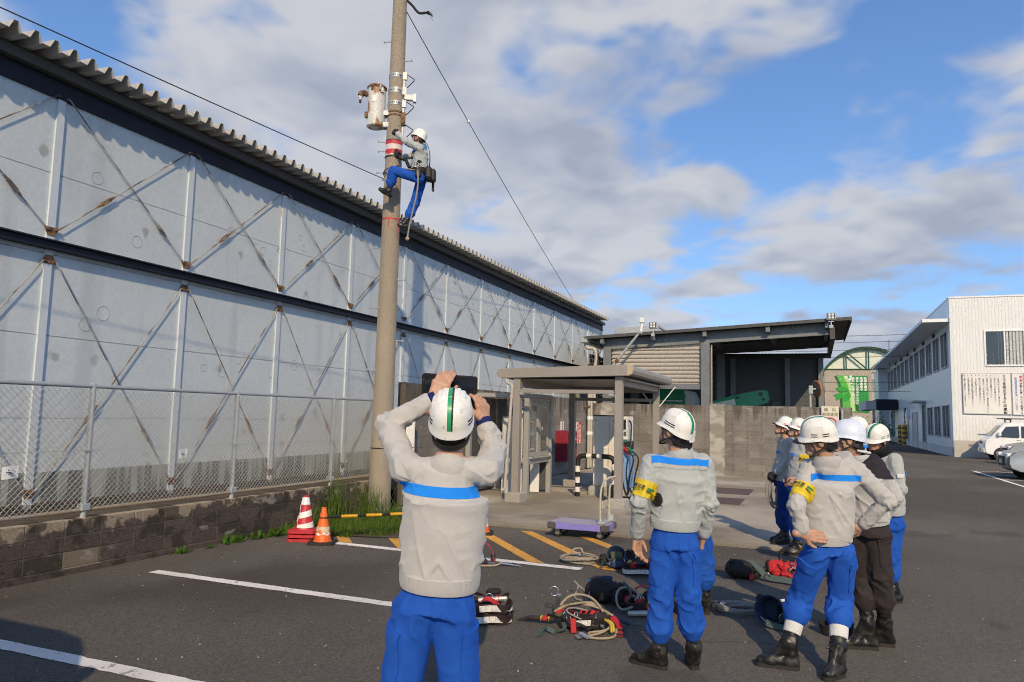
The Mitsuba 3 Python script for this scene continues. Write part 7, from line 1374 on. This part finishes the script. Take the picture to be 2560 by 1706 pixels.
# piles 6 and 7: right side
k = thing('tool_bag', 'black ribbed tool bag with a long green strap on the asphalt', 'tool bag'); L = tang(-.74, 8.36, -10); f = L[0]
add('bag', relax(skin_net([cap_(f(-.10, 0, .11), f(.05, .0, .11), .11, .10), cap_(f(.05, -.02, .08), f(.14, -.03, .08), .08, .07)], .010, .02), 2), 'mat_webbing', k, True)
for i in range(4): ring3(k, f(-.14 + .06 * i, 0, .11), L[1], .116 - .004 * i, .006, 'mat_black', 'rib')
add('strap', ribbon([f(.02, -.03, .2), f(.12, -.06, .18), f(.24, -.12, .07), f(.40, -.20, .05), f(.62, -.28, .03)], Z + L[2] * .8, .075, .006), 'mat_strap_green', k); ring3(k, f(.26, -.16, .07), L[2] + Z * .3, .03, .005, el=1.4); ring3(k, f(.12, -.08, .14), L[1], .02, .004); gbox('clip', k, L, (.05, .03, .07), (.08, -.12, .04), 'mat_strap_red', .006)
clutter(k, L, .14, .1, .18, 6, 7, ('mat_webbing', 'mat_strap_green'))
k = thing('harness', 'red and black harness heap behind the man with hands on hips', 'harness'); L = tang(-.36, 8.62, 0); f = L[0]
for c, e, m, yw in (((-.08, .02, .12), (.2, .12, .16), 'mat_strap_red', .2), ((-.16, .02, .12), (.06, .11, .16), 'mat_webbing', .2), ((.1, .02, .10), (.2, .14, .14), 'mat_strap_red', -.2), ((.0, -.08, .05), (.3, .08, .07), 'mat_strap_red', .05), ((.04, .06, .17), (.1, .09, .06), 'mat_webbing', .2)): gbox('pad', k, L, e, c, m, .03, yw, .2)
add('loop_strap', ribbon([f(-.02, .04, .18), f(.0, .06, .30), f(.12, .08, .34), f(.26, .06, .32)], L[2], .05, .008), 'mat_webbing', k); ring3(k, f(.12, -.11, .10), INTO + Z, .075, .012, 'mat_rope', 'rope_ring', .7); gbox('buckle', k, L, (.05, .03, .03), (.1, -.06, .17), 'mat_chrome', .008)
clutter(k, L, .2, .1, .17, 10, 8, ('mat_strap_red', 'mat_webbing', 'mat_strap_red'))
k = thing('rope_coil', 'grey rope coil with a knotted end beside the blue bag', 'rope'); L = tang(-.64, 6.92, 0); f = L[0]
for i in range(3):
    rx, ry = .23 - .012 * i, .15 + .01 * i
    add('loop', tube([f(rx * math.cos(t) + .01 * i, ry * math.sin(t), .016 + .018 * i + .008 * math.sin(2 * t + i)) for t in np.linspace(0, 6.283, 41)[:-1]], .0135, 6, closed=True), 'mat_grey_rope', k, True)
rope(k, [f(.2, .1, .05), f(.05, .2, .05), f(-.15, .22, .04), f(-.32, .27, .03), f(-.37, .30, .03)], .011, 'mat_grey_rope'); add('knot', cat([trimesh.creation.icosphere(2, .022).apply_translation(f(-.36, .30, .028)), trimesh.creation.icosphere(2, .016).apply_translation(f(-.31, .28, .03))]), 'mat_rope', k, True, kind='stuff')
add('whipping', tube([f(-.23 * math.cos(t), -.15 * math.sin(t), .05) for t in np.linspace(-.3, .6, 10)], .022, 8), 'mat_rope', k, True); gbox('clip', k, L, (.09, .025, .025), (-.17, .02, .06), 'mat_chrome', .008, .6)
k = thing('bucket_bag', 'blue bucket bag lying open with a loose strap by the striding boots', 'bag'); L = tang(-.36, 6.62, 0); f = L[0]; bucket(k, f(.06, .08, .12), unit(-RT * .55 - INTO * .75 + Z * .12), .10, .13, .20, 'mat_navy_cloth', 'mat_navy_cloth')
for c, e, m, yw in (((.16, .02, .10), (.14, .2, .16), 'mat_webbing', .4), ((-.06, .14, .2), (.08, .08, .08), 'mat_webbing', .2), ((.10, -.06, .06), (.14, .12, .1), 'mat_leather', .2)): gbox('pouch', k, L, e, c, m, .025, yw, .2)
add('strap', ribbon([f(-.10, -.10, .05), f(-.05, -.16, .03), f(.05, -.21, .025), f(.16, -.25, .02)], L[2] + Z, .06, .005), 'mat_strap_green', k); ring3(k, f(-.11, -.10, .06), L[1] + Z, .03, .005, el=1.4); ring3(k, f(.06, -.10, .08), L[2], .03, .005, el=1.3); gbox('label', k, L, (.05, .01, .025), (.1, .0, .22), 'mat_sign_white', .003, .4)
k = thing('tool_belt', 'tool belt partly hidden between the legs of the man with hands on hips', 'tool belt'); L = tang(.12, 6.55, 0); f = L[0]; loopbelt(k, L, .14, .1, .06, .09, 'mat_webbing'); gbox('pouch', k, L, (.12, .1, .14), (.0, .0, .08), 'mat_leather', .02, .2); gbox('red_trim', k, L, (.05, .03, .05), (-.02, -.07, .1), 'mat_strap_red', .008)
XF[0] = None
# litter: pale grit on the asphalt near the wall
r = np.random.default_rng(12); gr_ = []
for i in range(260):
    x, y = r.uniform(-6.5, 1.5), r.uniform(3, 10); s = r.uniform(.003, .009); m = trimesh.creation.icosphere(0, s); gr_.append(tm(np.asarray(m.vertices) * [1, r.uniform(.6, 1), .6] + [x, y, s * .4], m.faces))
add('gravel', cat(gr_), 'mat_slab', kind='stuff', label='scattered pale grit on the asphalt', cat='gravel')
